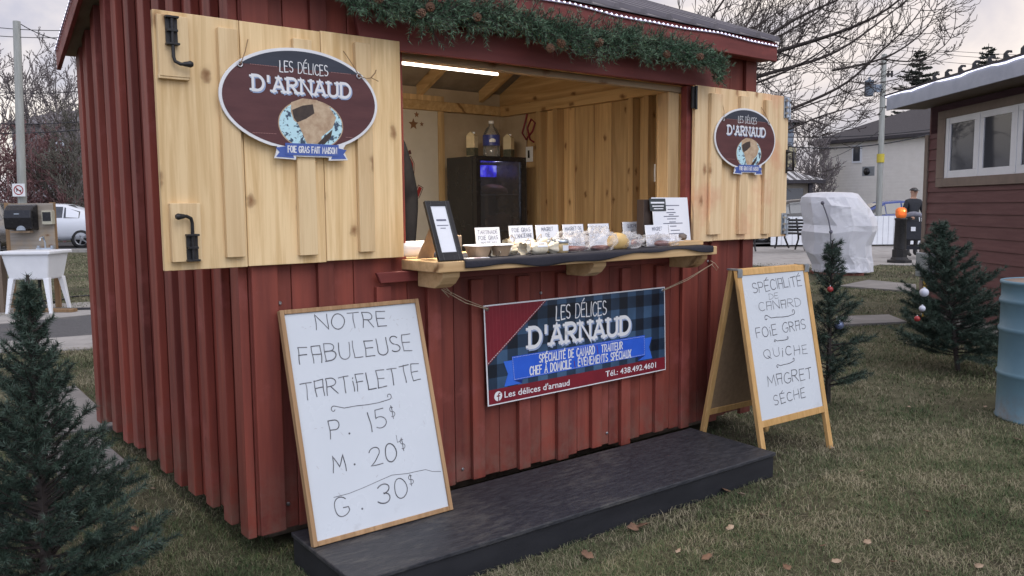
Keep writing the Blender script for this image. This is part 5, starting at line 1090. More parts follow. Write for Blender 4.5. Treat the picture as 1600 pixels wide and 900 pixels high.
b = MB(); b.box(.0, CWd, -CL, .0, .05, .157); b.build('sill_beam', concrete, cabin, bevel=.004)
for y in (-.2, -1.7, -3.1): b = MB(); b.box(.1, CWd-.1, y-.1, y+.1, 0, .048); b.build('bearer', oldwood, cabin)
pA, pB = rel(1478, 185), rel(1478, 280); wy = pA[1]-9.50; wz0, wz1 = pB[2]+.01, pA[2]-.01; print('cabin window', wy, wz0, wz1, rel(1447, 172)[1:], rel(1388, 172, -.42), rel(1388, 150, -.42))
wn = MB(); t_ = .085; te = .16
WYE = rel(1482, 230)[1]-9.50; END, MUL, GL_ = .105, .175, (rel(1493, 230)[1]-rel(1531, 230)[1])
WYS = WYE-2*END-3*GL_-2*MUL
wn.box(-.042, -.0165, WYS-te, WYE+te, wz1, wz1+t_); wn.box(-.042, -.0165, WYS-te, WYE+te, wz0-t_*1.1, wz0); wn.box(-.042, -.0165, WYE, WYE+te, wz0+.0005, wz1-.0005); wn.box(-.042, -.0165, WYS-te, WYS, wz0+.0005, wz1-.0005); win = wn.build('window_trim', taupe, cabin, bevel=.003)
wn = MB(); wn.box(-.030, -.0172, WYS, WYE, wz0, wz0+.075); wn.box(-.030, -.0172, WYS, WYE, wz1-.065, wz1)
n_ = 3; PN = [(WYE-END-i*(GL_+MUL)-GL_, WYE-END-i*(GL_+MUL)) for i in range(n_)]; ed_ = [WYE]+[q for p_ in PN for q in (p_[1], p_[0])]+[WYS]
for i in range(0, len(ed_), 2): wn.box(-.030, -.0172, ed_[i+1], ed_[i], wz0+.0755, wz1-.0655); wn.box(-.036, -.0305, (ed_[i]+ed_[i+1])/2-.018, (ed_[i]+ed_[i+1])/2+.018, wz0+.01, wz1-.01)
wn.build('window_frame', white_pl, win, bevel=.002)
wglass = glass('window_glass', (.10,.11,.13), .04, .55)
wn = MB()
for y0, y1 in PN: wn.box(-.0195, -.0175, y0+.001, y1-.001, wz0+.076, wz1-.066)
wn.build('window_pane', wglass, win)
# roof: fascia on the eave, sloping metal roof rising away from us, snow guards
EX = -.40; ez1 = rel(1388, 150, EX)[2]; EY0, EY1 = rel(1388, 160, EX)[1]-9.50, -CL-.2; SL = .26
def czr(x): return ez1+SL*(x-EX)
b = MB(); b.box(EX-.02, EX, EY1, EY0, ez1-.165, ez1); b.build('fascia', fasc, cabin, bevel=.003)
b = MB(); b.box(EX+.001, .02, EY1, EY0, ez1-.155, ez1-.14); b.build('soffit', taupe, cabin)
b = MB(); M = Matrix.Identity(4)
b.add([(EX-.04,EY1,ez1+.004),(EX-.04,EY0+.03,ez1+.004),(CWd/2,EY0+.03,czr(CWd/2)),(CWd/2,EY1,czr(CWd/2)),(CWd-EX,EY1,ez1+.004),(CWd-EX,EY0+.03,ez1+.004)], [(0,3,2,1),(3,4,5,2)])
crf = b.build('roof', roofm, cabin, solid=.02)
b = MB(); b.prism([(.02,CZ1-.3),(CWd,CZ1-.3),(CWd,ez1-.02),(CWd/2,czr(CWd/2)-.04),(.02,czr(.02)-.04)], -.03, -.012); b.build('gable', lapm, cabin)
g0 = None
for i in range(8):
    y = EY0-1.05-i*.25
    if g0 is None:
        b = MB(); b.prism([(-.02,0),(.10,0),(.10,.018),(.03,.03),(.012,.052),(.034,.072),(.06,.066),(.055,.088),(.01,.09),(-.018,.06)], -.012, .012); x = g0 = b.build('snow_guard', blackm, crf)
    else: x = bpy.data.objects.new('snow_guard', g0.data); COL.objects.link(x); x.parent = crf
    x.location = (EX+.0, y, ez1+.014); x.scale = (.85,)*3
pts = [Vector((4.70, 9.50, 0))+Matrix.Rotation(-.012, 3, 'Z') @ Vector((EX-.030, EY0+(EY1-EY0)*k/30, ez1-.012+.010*sin(k*.9)+.004*sin(k*2.3))) for k in range(31)]
o = thing('rope_light', 'white rope light along the eave of the maroon cabin', 'rope light', pts[0]); b = MB(); b.tube([p-pts[0] for p in pts], .008, 6); b.build('lit_tube', emit('rope_glow', (.84,.84,1.0), 1.6), o)
p = rel(1440, 400); eb = thing('meter_box', 'grey metal meter box on the far corner of the maroon cabin', 'meter box', (4.70-.03, 9.30, p[2]-.05)); b = MB(); b.box(-.085, .002, -.15, .13, -.17, .10); b.build('cover', galv, eb, bevel=.006); b = MB(); b.tube([(-.04,-.02,-.172),(-.04,-.02,-.62)], .022, 8); b.build('conduit', surf('yellow_conduit', (.55,.36,.05), (.5,.32,.05), 10, .5, 0, island=0), eb)

# ------------------------------------------------------------------ wrapped object on its base, bollard, benches, barriers
wp = thing('wrapped_statue', 'bulky object wrapped in translucent white plastic sheet on a low reddish base', 'wrapped object', G(1318, 431)); wy_ = wp.location.y
wrapm = surf('wrap_plastic', (.82,.83,.88), (.74,.75,.81), 2.2, .32, .30, (1,1,.6), island=0, bscale=5, spots=(2.0, (.78,.79,.82), .52))
out = [(1272,424,1360,424),(1270,412,1360,410),(1260,395,1358,400),(1256,375,1357,385),(1254,362,1365,362),(1258,350,1367,353),(1256,335,1362,340),(1253,318,1355,325),(1254,308,1344,312),(1262,302,1337,303),(1285,300,1330,301)]
b = MB(); n = 11; v = []; rs_ = random.Random(12)
for i, r_ in enumerate(out):
    L0, R0 = AT(r_[0], r_[1], wy_+.35), AT(r_[2], r_[3], wy_+.35); cx_, hw, zz_ = (L0[0]+R0[0])/2-wp.location.x, (R0[0]-L0[0])/2, (L0[2]+R0[2])/2; dz = (R0[2]-L0[2])/2
    for j in range(n):
        a = 2*pi*(j+.5+rs_.uniform(-.16, .16)*(i > 1))/n; k = 1+rs_.uniform(-.025, .015)
        if j in (0, n-1, n//2): k = 1.0
        v.append((cx_+hw*k*cos(a)/max(abs(cos(pi/n)), .2), .35+hw*.75*k*sin(a), max(zz_+dz*cos(a)+rs_.uniform(-.03, .03)*(1 < i < 9), .05)))
m_ = len(v)//n; CV = np.array(v).reshape(m_, n, 3); ku, kv = 7, 5
def wrap_pt(u, vv):
    i = min(int(vv), m_-2); fv = vv-i; j = int(u) % n; fu = u-int(u); A, B2, C2, D2 = CV[i, j], CV[i, (j+1) % n], CV[i+1, (j+1) % n], CV[i+1, j]
    if (i+j) % 2: p = A+(B2-A)*fu+(C2-B2)*fv if fu >= fv else A+(C2-D2)*fu+(D2-A)*fv
    else: p = (A+(B2-A)*fu+(D2-A)*fv) if fu+fv <= 1 else (C2+(D2-C2)*(1-fu)+(B2-C2)*(1-fv))
    c0 = np.array([CV[i, :, 0].mean(), .35, p[2]]); r = p-c0; rl = max(np.linalg.norm(r), 1e-6); a = math.atan2(r[1], r[0]); z_ = p[2]
    cr_ = .016*(1-abs(sin(3.5*a+2.1*z_+.6)))**3+.014*(1-abs(sin(5*a-3.7*z_+1.9)))**4+.012*(1-abs(sin(2*a+5.2*z_+.3)))**4+.010*(1-abs(sin(9*a+1.2*z_)))**3*max(0, 1-z_/.7)
    return p+r/rl*cr_*.55
b = MB(); NU, NV = n*ku, (m_-1)*kv; v = [tuple(wrap_pt(j/ku, i/kv-1e-6 if i == NV else i/kv)) for i in range(NV+1) for j in range(NU)]
b.add(v, [(i*NU+j, i*NU+(j+1) % NU, (i+1)*NU+(j+1) % NU, (i+1)*NU+j) for i in range(NV) for j in range(NU)]+[[NV*NU+j for j in range(NU)]], 0, False); b.build('plastic_sheet', wrapm, wp); b = MB(); N_ = 40
L0, R0 = AT(1279, 411, wy_+.35), AT(1353, 409, wy_+.35); cx_, hw = (L0[0]+R0[0])/2-wp.location.x, (R0[0]-L0[0])/2+.03
v = [(cx_+hw*(1+.05*sin(j*2.4)+.12*t)*cos(2*pi*j/N_), .35+hw*.8*(1+.05*sin(j*2.4+1)+.1*t)*sin(2*pi*j/N_), .25-.18*t+.01*sin(j*1.7)) for t in (0, .5, 1) for j in range(N_)]
b.add(v, [(i*N_+j, i*N_+(j+1) % N_, (i+1)*N_+(j+1) % N_, (i+1)*N_+j) for i in range(2) for j in range(N_)], 0, True); b.build('gathered_skirt', wrapm, wp)
b = MB(); b.lathe([(.36,.06),(.34,.3),(.42,.6),(.38,.95),(.22,1.15),(.20,1.3),(.01,1.36)], 14, (0,.35,0)); b.build('covered_figure', blackm, wp)
_t = wrapm.node_tree; _b = [n for n in _t.nodes if n.type == 'BSDF_PRINCIPLED'][0]; _tr = N(_t, 'ShaderNodeBsdfTransparent'); _tl = N(_t, 'ShaderNodeBsdfTranslucent'); _tl.inputs[0].default_value = (.75,.77,.82,1); _m1 = N(_t, 'ShaderNodeMixShader'); _m1.inputs[0].default_value = .18; _m2 = N(_t, 'ShaderNodeMixShader'); _m2.inputs[0].default_value = .05; _o = [n for n in _t.nodes if n.type == 'OUTPUT_MATERIAL'][0]
_t.links.new(_b.outputs[0], _m1.inputs[1]); _t.links.new(_tl.outputs[0], _m1.inputs[2]); _t.links.new(_m1.outputs[0], _m2.inputs[1]); _t.links.new(_tr.outputs[0], _m2.inputs[2]); _t.links.new(_m2.outputs[0], _o.inputs[0])
b = MB(); b.box(-.38, .38, .0, .72, -.02, .055); b.build('base', surf('brick_base', (.20,.07,.05), (.15,.05,.04), 12, .8, .1, island=0), wp, bevel=.005)
b = MB(); q = [AT(x, y, wy_-.22) for x, y in ((1283,317),(1288,330),(1293,345),(1296,362),(1296,380),(1294,400),(1292,420))]; b.tube([(p[0]-wp.location.x, p[1]-wp.location.y-.06, p[2]) for p in q], .012, 6)
for p in (q[0], q[3]): b.ball((p[0]-wp.location.x, -.29, p[2]), .035, 10)
b.build('strap', surf('grey_strap', (.16,.16,.20), (.12,.12,.15), 20, .7, 0, island=0), wp)

bo = thing('street_bollard', 'black fluted bollard with glowing amber lamp on the pavement', 'bollard', G(1405, 411)); 
b = MB(); b.lathe([(.27,0),(.27,.07),(.20,.085),(.18,.13),(.165,.14),(.165,.30),(.135,.31)], 8, smooth=False); b.build('base', blackm, bo)
b = MB(); b.lathe([(.132,.312),(.118,.95),(.130,.97),(.130,1.0),(.10,1.01)], 20); b.build('shaft', blackm, bo)
amb = emit('amber_lens', (.70,.17,.03), .12)
b = MB(); b.lathe([(.095,1.012),(.112,1.05),(.120,1.09),(.112,1.12),(.120,1.15),(.108,1.20),(.068,1.235),(.001,1.245)], 20); b.build('amber_lens', amb, bo)
pl = bpy.data.lights.new('amber_bulb', 'POINT'); pl.energy = 1; pl.color = (1,.35,.05); pl.shadow_soft_size = .03; po = bpy.data.objects.new('amber_bulb', pl); COL.objects.link(po); po.parent = bo; po.location = (-.05, -.2, 1.2)
b = MB(); b.ball((.02, -.106, 1.165), .022, 10); b.build('lit_bulb', emit('amber_core', (1,.66,.2), 1.5), bo)

def bench(label, p, rz):
    o = thing('park_bench', label, 'bench', p, rz, 'black park benches')
    for s in (-.7, .7):
        b = MB(); b.tube([(s,-.28,0),(s,-.22,.12),(s,-.20,.34),(s,-.26,.42),(s,-.1,.43),(s,.12,.40),(s,.18,.62),(s,.26,.86)], .026, 6); b.tube([(s,.28,0),(s,.18,.16),(s,.10,.30),(s,.12,.41)], .026, 6); b.tube([(s,-.26,.42),(s,-.27,.60),(s,-.05,.64),(s,.17,.60)], .02, 6); b.build('side_frame', blackm, o)
    b = MB()
    for k in range(5): b.box(-.78, .78, -.25+.08*k, -.19+.08*k, .435, .46)
    b.build('seat', blackm, o)
    b = MB()
    for k in range(4): b.box(-.78, .78, .135+.03*k, .16+.03*k, .50+.09*k, .56+.09*k)
    b.build('backrest', blackm, o)
bench('black iron park bench seen side on, nearest the wrapped object', AT(1251, 389, 23.4), radians(-62)); bench('black iron park bench whose seat shows below the right shutter', AT(1212, 391, 22.6), radians(8))

def barrier(label, p, ln, rz=0):
    o = thing('barrier_fence', label, 'barrier', p, rz, 'white barriers along the street'); b = MB()
    k = int(ln/.16)
    for i in range(k): x = i*ln/k; b.box(x+.006, x+ln/k-.006, 0, .02, .06, .92)
    b.build('pickets', white_pl, o); b = MB(); b.box(0, ln, .021, .05, .30, .36); b.box(0, ln, .021, .05, .80, .86); b.build('rail', fasc, o)
barrier('white picket barrier behind the bollard and stroller', (10.9, 25.2, .03), 3.4, -.03)
barrier('white picket barrier behind the park benches', (7.9, 25.4, .03), 2.6, -.04)

# ------------------------------------------------------------------ houses across the street
def house_box(b, x0, x1, y0, y1, z0, z1): b.box(x0, x1, y0, y1, z0, z1)
sidw = surf('white_siding', (.80,.77,.72), (.75,.72,.67), 3, .6, 0, island=0)
t_ = sidw.node_tree; co = N(t_, 'ShaderNodeTexCoord'); sxx = N(t_, 'ShaderNodeSeparateXYZ'); t_.links.new(co.outputs['Object'], sxx.inputs[0]); fr_ = MATH(t_, 'FRACT', MATH(t_, 'MULTIPLY', sxx.outputs[2], 6.5)); bp = N(t_, 'ShaderNodeBump', ins={'Strength': .7, 'Distance': .03}); t_.links.new(fr_, bp.inputs['Height']); t_.links.new(bp.outputs[0], [n for n in t_.nodes if n.type == 'BSDF_PRINCIPLED'][0].inputs['Normal'])
shing = surf('dark_shingles', (.055,.050,.055), (.038,.035,.040), 14, .85, .1, (1,1,1), island=0)
darkg = surf('dark_window', (.03,.035,.045), (.05,.055,.065), 2, .08, 0, island=0, spec=.8)
hA, hB = AT(1281, 228, 46), AT(1470, 206, 40)
hx = Vector((hB[0]-hA[0], hB[1]-hA[1], 0)).normalized(); hyaw = math.atan2(hx.y, hx.x); ez = (hA[2]+hB[2])/2+.1
hs = thing('white_house', 'large white sided house with dark hipped roof behind the utility pole', 'house', (hA[0], hA[1], 0), hyaw); HL = 15.0
b = MB(); b.box(0, HL, 0, 9, 0, ez); b.build('wall', sidw, hs)
rz_ = AT(1370, 170, 47)[2]; rx = (hs.matrix_basis.inverted() @ Vector(tuple(AT(1370, 170, 48)))).x
b = MB(); o_ = .45; b.add([(-o_,-o_,ez),(HL+o_,-o_,ez),(HL+o_,9+o_,ez),(-o_,9+o_,ez),(max(rx, 3.0),4.5,rz_),(HL+o_,4.5,rz_),(-o_,-o_,ez-.16),(HL+o_,-o_,ez-.16),(HL+o_,9+o_,ez-.16),(-o_,9+o_,ez-.16)], [(0,1,5,4),(2,3,4,5),(3,0,4),(1,2,5),(6,9,8,7),(0,6,7,1),(1,7,8,2),(2,8,9,3),(3,9,6,0)]); b.build('roof', shing, hs)
p = hs.matrix_basis.inverted() @ Vector(tuple(AT(1350, 240, 44.2)))
b = MB(); b.box(p.x-.28, p.x+.28, -.06, -.002, p.z-.50, p.z+.42); wf = b.build('window', white_pl, hs); b = MB(); b.box(p.x-.20, p.x+.20, -.075, -.061, p.z-.40, p.z+.33); b.build('pane', darkg, wf)
ac = thing('heat_pump', 'small white heat pump unit on a bracket on the white house wall', 'heat pump', AT(1361, 268, 43.4), hyaw); b = MB(); b.box(-.42, .36, -.18, .18, -.25, .28); b.build('casing', galv, ac, bevel=.03); b = MB(); b.lathe([(.001,0),(.19,0),(.19,.02),(.001,.03)], 20, M=Matrix.Translation((-.12, -.182, 0)) @ Matrix.Rotation(pi/2, 4, 'X')); b.build('fan_grille', blackpl, ac); b = MB(); b.tube([(-.3,.1,-.28),(.3,.1,-.28),(.7,.1,-.30)], .03, 5); b.build('bracket', blackm, ac)
# small kiosk with striped metal roof, and the bluish house further back
pv = thing('small_pavilion', 'small beige pavilion with dark striped metal roof beside the wrapped object', 'pavilion', (10.7, 34.0, 0), .06)
beige = surf('beige_wall', (.38,.33,.26), (.33,.28,.22), 4, .7, 0, island=0); stripe = surf('striped_roof', (.42,.42,.43), (.06,.06,.065), 1, .5, 0, island=0)
t_ = stripe.node_tree; co = N(t_, 'ShaderNodeTexCoord'); sxx = N(t_, 'ShaderNodeSeparateXYZ'); t_.links.new(co.outputs['Object'], sxx.inputs[0]); g_ = MATH(t_, 'GREATER_THAN', MATH(t_, 'FRACT', MATH(t_, 'ADD', MATH(t_, 'MULTIPLY', sxx.outputs[0], 3.3), 50)), .5); rr_ = ramp(t_, [(0, (.05,.05,.055)), (1, (.44,.44,.45))]); t_.links.new(g_, rr_.inputs[0]); t_.links.new(rr_.outputs[0], [n for n in t_.nodes if n.type == 'BSDF_PRINCIPLED'][0].inputs['Base Color'])
pz0, pz1 = AT(1260, 280, 33.6)[2], AT(1240, 258, 35.2)[2]; xr = AT(1291, 281, 33.6)[0]-10.7
b = MB(); b.box(-3.6, xr-.55, 0, 3.2, 0, pz0-.1); b.build('wall', beige, pv)
b = MB(); b.add([(-4.2,-.4,pz0-.02),(xr,-.4,pz0-.02),(xr,3.7,pz0-.02),(-4.2,3.7,pz0-.02),(-2.2,1.65,pz1),(xr-1.55,1.65,pz1)], [(0,1,5,4),(1,2,5),(2,3,4,5),(3,0,4)]); b.build('roof', stripe, pv)
b = MB(); b.box(-4.2, xr, -.42, -.36, pz0-.16, pz0-.02); b.box(xr-.06, xr, -.36, 3.7, pz0-.16, pz0-.02); b.build('eave_board', shing, pv)
b = MB(); b.box(xr-1.75, xr-.75, -.03, -.002, .9, pz0-.35); b.build('window', darkg, pv)
b = MB(); b.box(xr-.62, xr-.48, -.3, -.16, 0, pz0-.17); b.build('post', shing, pv)
bh = thing('far_house', 'bluish grey house with dark eaves far behind the right shutter', 'house', AT(1200, 300, 60)*np.array([1,1,0]), 0)
greyb = surf('grey_blue_siding', (.22,.26,.31), (.19,.22,.27), 3, .7, 0, island=0); z1 = AT(1240, 190, 60)[2]; w1 = AT(1254, 190, 60)[0]-bh.location.x
b = MB(); b.box(-6, w1-.6, 0, 8, 0, z1); b.build('wall', greyb, bh)
b = MB(); b.add([(-6.6,-.6,z1-.1),(w1+.3,-.6,z1-.1),(w1+.3,8.6,z1-.1),(-6.6,8.6,z1-.1),(-3,4,z1+1.0),(w1-2.6,4,z1+1.0)], [(0,1,5,4),(1,2,5),(2,3,4,5),(3,0,4),(0,3,2,1)]); b.build('roof', shing, bh)
p = AT(1236, 250, 60); b = MB(); b.box(p[0]-bh.location.x-.3, p[0]-bh.location.x+.35, -.06, -.003, p[2]-.5, p[2]+.9); b.build('window', surf('yellow_window', (.42,.38,.24), (.36,.32,.2), 3, .3, 0, island=0), bh)
lh = thing('far_house', 'grey house with lit white windows behind the bare trees at left', 'house', AT(60, 300, 62)*np.array([1,1,0]), .1)
b = MB(); z1 = AT(90, 195, 62)[2]; b.box(-1.6, 4.2, 0, 8, 0, z1); b.build('wall', surf('mauve_siding', (.22,.20,.21), (.18,.165,.175), 3, .7, 0, island=0), lh)
b = MB(); b.add([(-2.2,-.6,z1),(4.8,-.6,z1),(4.8,8.6,z1),(-2.2,8.6,z1),(.3,4,z1+1.5),(2.4,4,z1+1.5)], [(0,1,5,4),(1,2,5),(2,3,4,5),(3,0,4),(0,3,2,1)]); b.build('roof', surf('pale_shingles', (.16,.15,.16), (.12,.115,.125), 14, .85, 0, island=0), lh)
for px in (78, 90, 100):
    p = lh.matrix_basis.inverted() @ Vector(tuple(AT(px, 222, 62))); b = MB(); b.box(p.x-.22, p.x+.22, -.06, -.003, p.z-.8, p.z+.6); b.build('window', surf('pale_window', (.45,.46,.50), (.38,.39,.43), 3, .3, 0, island=0), lh)

# ------------------------------------------------------------------ poles and wires
polem = surf('grey_pole', (.30,.31,.29), (.23,.24,.225), 6, .85, .1, (4,4,.3), island=0)
def pole(name, label, px0, py0, Y, px1, py1, r0, r1):
    base = G(px0, py0); base = AT(px0, py0, Y); top = AT(px1, py1, Y); o = thing(name, label, 'utility pole', (base[0], Y, 0)); dx = 0
    b = MB(); b.lathe([(r0, 0), (r1, top[2]), (.001, top[2]+.02)], 16); b.build('pole_shaft', polem, o); return o, top[2]
pr, zr = pole('utility_pole', 'slim grey green utility pole with transformer in front of the white house', 1373, 330, 27.5, 1381, 85, .10, .082)
b = MB(); p = AT(1367, 137, 27.3); b.lathe([(.13,-.25),(.14,-.24),(.14,.22),(.145,.225),(.145,.25),(.05,.26),(.03,.36)], 18, (p[0]-pr.location.x-.12, -.05, p[2])); b.box(p[0]-pr.location.x-.05, -.08, -.08, .0, p[2]-.12, p[2]+.12); b.build('transformer', surf('transformer_grey', (.20,.24,.30), (.17,.21,.26), 8, .5, 0, island=0), pr)
b = MB(); p = AT(1390, 115, 27.4); b.box(.06, p[0]-pr.location.x+.15, -.03, .03, p[2]-.03, p[2]+.03)
for dx in (0, .12): b.lathe([(.03,0),(.04,.06),(.03,.14),(.045,.2)], 8, (p[0]-pr.location.x+dx, 0, p[2]-.1))
b.build('insulator_arm', blackm, pr)
b = MB(); p = AT(1376, 247, 27.4); b.lathe([(.118,p[2]-.14),(.118,p[2]+.14)], 16, caps=False); b.build('yellow_tag', surf('tag_yellow', (.55,.45,.05), (.5,.4,.05), 8, .5, 0, island=0), pr)
plf, zl = pole('utility_pole', 'grey concrete utility pole behind the sink at the left edge', 33, 330, 24.0, 27, 33, .125, .098); plf.rotation_euler = (0, .034, 0)
sg = thing('no_dogs_sign', 'small white square sign with red crossed circle on the left utility pole', 'sign', AT(29, 297, 23.75), 0); b = MB(); b.box(-.18, .18, 0, .012, -.18, .18); b.build('plate', sgnw, sg, bevel=.003)
b = MB(); ribbon(b, ell(0, 0, .125, .125, 30)+[(.125, 0)], .028, -.002); ribbon(b, [(-.085, .085), (.085, -.085)], .024, -.0024); b.build('red_ring', redp, sg)
b = MB(); b.sheet([(-.085,.035),(-.05,.05),(-.03,.025),(.03,.0),(.07,.0),(.085,.03),(.075,-.02),(.06,-.07),(.04,-.07),(.035,-.035),(-.03,-.01),(-.05,-.05),(-.07,-.05),(-.06,.01)], -.0014); b.build('dog_figure', blackpl, sg)
wirem = surf('wire_black', (.03,.03,.035), (.025,.025,.03), 10, .6, 0, island=0)
def wire(label, a, c_, r, sag=.25, group=None):
    a, c_ = Vector(tuple(a)), Vector(tuple(c_)); o_ = a; b = MB(); b.tube([a.lerp(c_, t)-o_-Vector((0,0,sag*4*t*(1-t))) for t in np.linspace(0, 1, 15)], r, 5); o = b.build('overhead_wire', wirem); o.location = o_; return tag(o, label, 'wire', group)
wire('overhead wire across the left sky from the concrete pole top', AT(-60, 36, 24), AT(150, 46, 24), .011, .1, 'overhead wires at left')
wire('second overhead wire across the left sky just below the pole top', AT(-60, 50, 24), AT(150, 56, 24), .011, .1, 'overhead wires at left')
wire('slack service wire looping from the concrete pole towards the kiosk roof', AT(33, 38, 24), AT(160, 58, 22), .014, .25, 'overhead wires at left')
wire('overhead wire crossing the bare trees at left halfway down the pole', AT(-60, 141, 26), AT(160, 140, 26), .012, .1, 'overhead wires at left')
wire('upper of two thick wires crossing the reddish trees at left', AT(-60, 190, 26), AT(160, 187, 26), .014, .1, 'overhead wires at left')
wire('lower of two thick wires crossing the reddish trees at left', AT(-60, 206, 26), AT(160, 199, 26), .016, .1, 'overhead wires at left')
wire('highest thin wire in the sky above the two conifers', AT(1300, 62, 60), AT(1660, 88, 60), .016, .2, 'overhead wires at right')
wire('middle thin wire in the sky above the two conifers', AT(1380, 75, 60), AT(1660, 94, 60), .016, .2, 'overhead wires at right')
wire('lowest thin wire in the sky behind the two conifers', AT(1380, 86, 60), AT(1660, 106, 60), .016, .2, 'overhead wires at right')
wire('thick wire crossing the white house roof from the slim pole', AT(1180, 222, 27.5), AT(1470, 205, 27.5), .020, .35, 'overhead wires at right')
wire('second thick wire just below, crossing the white house roof', AT(1180, 212, 27.5), AT(1470, 200, 27.5), .016, .15, 'overhead wires at right')
wire('thin service wire sloping down across the white house wall', AT(1373, 205, 27.5), AT(1290, 250, 34), .010, .1, 'overhead wires at right')

# ------------------------------------------------------------------ bare trees and conifers
class Twigs:
    def __init__(s, seed): s.rs = np.random.default_rng(seed); s.a = []; s.b = []; s.r = []; s.q = []
    def seg(s, p, q, r0, r1): s.a.append(p); s.b.append(q); s.r.append(r0); s.q.append(r1)
    def grow(s, p, d, ln, r, depth, droop=0.0, curl=.0, spread=.6, nsub=5, rmin=.0022):
        rs = s.rs; n = max(3, int(ln/.16)) if depth > 1 else max(2, int(ln/.14)); d = d/np.linalg.norm(d); q = p.copy(); st = ln/n
        for i in range(n):
            t = (i+1)/n; d = d+rs.normal(size=3)*.09+np.array([0, 0, -droop*(1-t)+curl*t])/n*2; d /= np.linalg.norm(d); nq = q+d*st; r1 = max(r*(1-.75*t), rmin)
            s.seg(q, nq, max(r*(1-.75*i/n), rmin), r1); q = nq
            if depth > 0 and i >= 0 and rs.uniform() < nsub/n:
                for _ in range(1 if rs.uniform() < .7 else 2):
                    v = rs.normal(size=3); v -= v.dot(d)*d; v /= np.linalg.norm(v); nd = d*(1-spread*.35)+v*spread
                    s.grow(q, nd, ln*rs.uniform(.32, .58)*(1-.3*t), max(r1*.55, rmin), depth-1, droop, curl, spread, nsub, rmin)
    def build(s, name, mat, parent, org):
        V, F = seg_tubes(np.array(s.a)-org, np.array(s.b)-org, np.array(s.r), np.array(s.q), 4); return npmesh(name, V, F, mat, parent, True)
barkg = surf('bare_bark', (.060,.048,.044), (.040,.032,.030), 8, .9, .1, (1,1,.3), island=.15)
bkred = surf('red_twigs', (.23,.125,.12), (.165,.09,.088), 6, .9, 0, island=.2); bkgrey = surf('grey_twigs', (.215,.19,.19), (.15,.132,.132), 6, .9, 0, island=.2); bkgreen = surf('olive_twigs', (.14,.13,.105), (.10,.095,.078), 6, .9, 0, island=.2)
# the big one reaching over from behind the kiosk
TY = 13.0; base = AT(1010, 330, TY); org = np.array([base[0], TY, 0.0]); bt_ = thing('bare_tree', 'large leafless dark tree whose branches reach over the sky right of the kiosk roof', 'tree', org)
tr = Twigs(4); fork = AT(1020, 120, TY); tr2 = Twigs(5)
for i in range(8): a = org+(fork-org)*i/8; c_ = org+(fork-org)*(i+1)/8; tr2.seg(a, c_, .20-.012*i, .20-.012*(i+1))
tr2.build('trunk', barkg, bt_, org)
LIMBS = [((1120,140,0),(1160,45,.2),(1197,-5,.3),(1215,-60,.4),.05), ((1110,150,.3),(1183,55,.6),(1214,-8,.8),(1230,-50,.8),.04), ((1090,150,0),(1197,57,-.3),(1248,24,-.5),(1285,11,-.6),(1330,-10,-.7),.06), ((1100,150,.4),(1208,62,.9),(1267,29,1.2),(1299,0,1.3),(1330,-30,1.4),.05),
 ((1080,130,0),(1211,80,-.4),(1275,64,-.6),(1331,44,-.8),(1373,25,-1.0),(1408,0,-1.1),(1430,-25,-1.2),.055), ((1080,160,.2),(1176,121,.4),(1267,97,.5),(1309,83,.6),(1347,55,.6),(1389,24,.6),(1420,-3,.6),.055), ((1080,165,-.2),(1176,132,-.8),(1220,116,-1.1),(1262,96,-1.3),(1300,70,-1.4),(1325,40,-1.4),.035),
 ((1110,220,.2),(1236,171,.3),(1293,147,.3),(1328,129,.2),(1352,104,.2),(1379,77,.1),(1405,55,.1),(1430,32,0),(1447,2,0),.045), ((1120,240,-.4),(1232,205,-.6),(1267,185,-.7),(1309,173,-.8),(1345,165,-.8),(1368,157,-.8),.03), ((1120,235,.5),(1236,173,.8),(1275,160,1.0),(1310,148,1.1),(1340,140,1.2),(1375,128,1.2),(1410,122,1.2),.03),
 ((1300,110,.0),(1360,100,-.1),(1400,85,-.2),(1427,64,-.2),(1450,45,-.3),(1462,20,-.3),(1466,-4,-.3),.022), ((1380,92,-.2),(1420,100,-.3),(1450,92,-.3),(1478,72,-.4),(1496,50,-.4),(1493,12,-.4),.014), ((1080,120,.8),(1150,60,1.4),(1200,30,1.7),(1240,2,1.9),(1260,-20,2),.04), ((1060,90,-.6),(1120,20,-.9),(1150,-30,-1),.05)]
for lb in LIMBS:
    r = lb[-1]; P_ = [fork]+[AT(x, y, TY+dy*1.3) for x, y, dy in lb[:-1]]
    if lb[0][0] > 1250: P_ = P_[1:]
    fine = []
    for a, c_ in zip(P_[:-1], P_[1:]):
        k = max(2, int(np.linalg.norm(c_-a)/.22))
        for i in range(k): fine.append(a+(c_-a)*i/k)
    fine.append(P_[-1]); fine = np.array(fine)
    for _ in range(3): fine[1:-1] = (fine[:-2]+fine[1:-1]*2+fine[2:])/4
    m_ = len(fine)
    for i in range(m_-1):
        t = i/m_; ra, rb = max(r*.85*(1-.86*t), .0055), max(r*.85*(1-.86*(t+1/m_)), .0055); tr.seg(fine[i], fine[i+1], ra, rb); d = nrm(fine[i+1]-fine[i])
        if t > .10 and tr.rs.uniform() < .80:
            for _ in range(2 if tr.rs.uniform() < .5 else 1):
                v = tr.rs.normal(size=3); v[1] *= .8; v -= v.dot(d)*d; v /= np.linalg.norm(v); tr.grow(fine[i], d*.62+v*.7, tr.rs.uniform(.45, 1.45)*(1.15-.6*t)*min(1, r/.036), max(rb*.38, .0065), 2, .28, .5, .65, 6.6, .0038)
tr.build('branches', barkg, bt_, org)
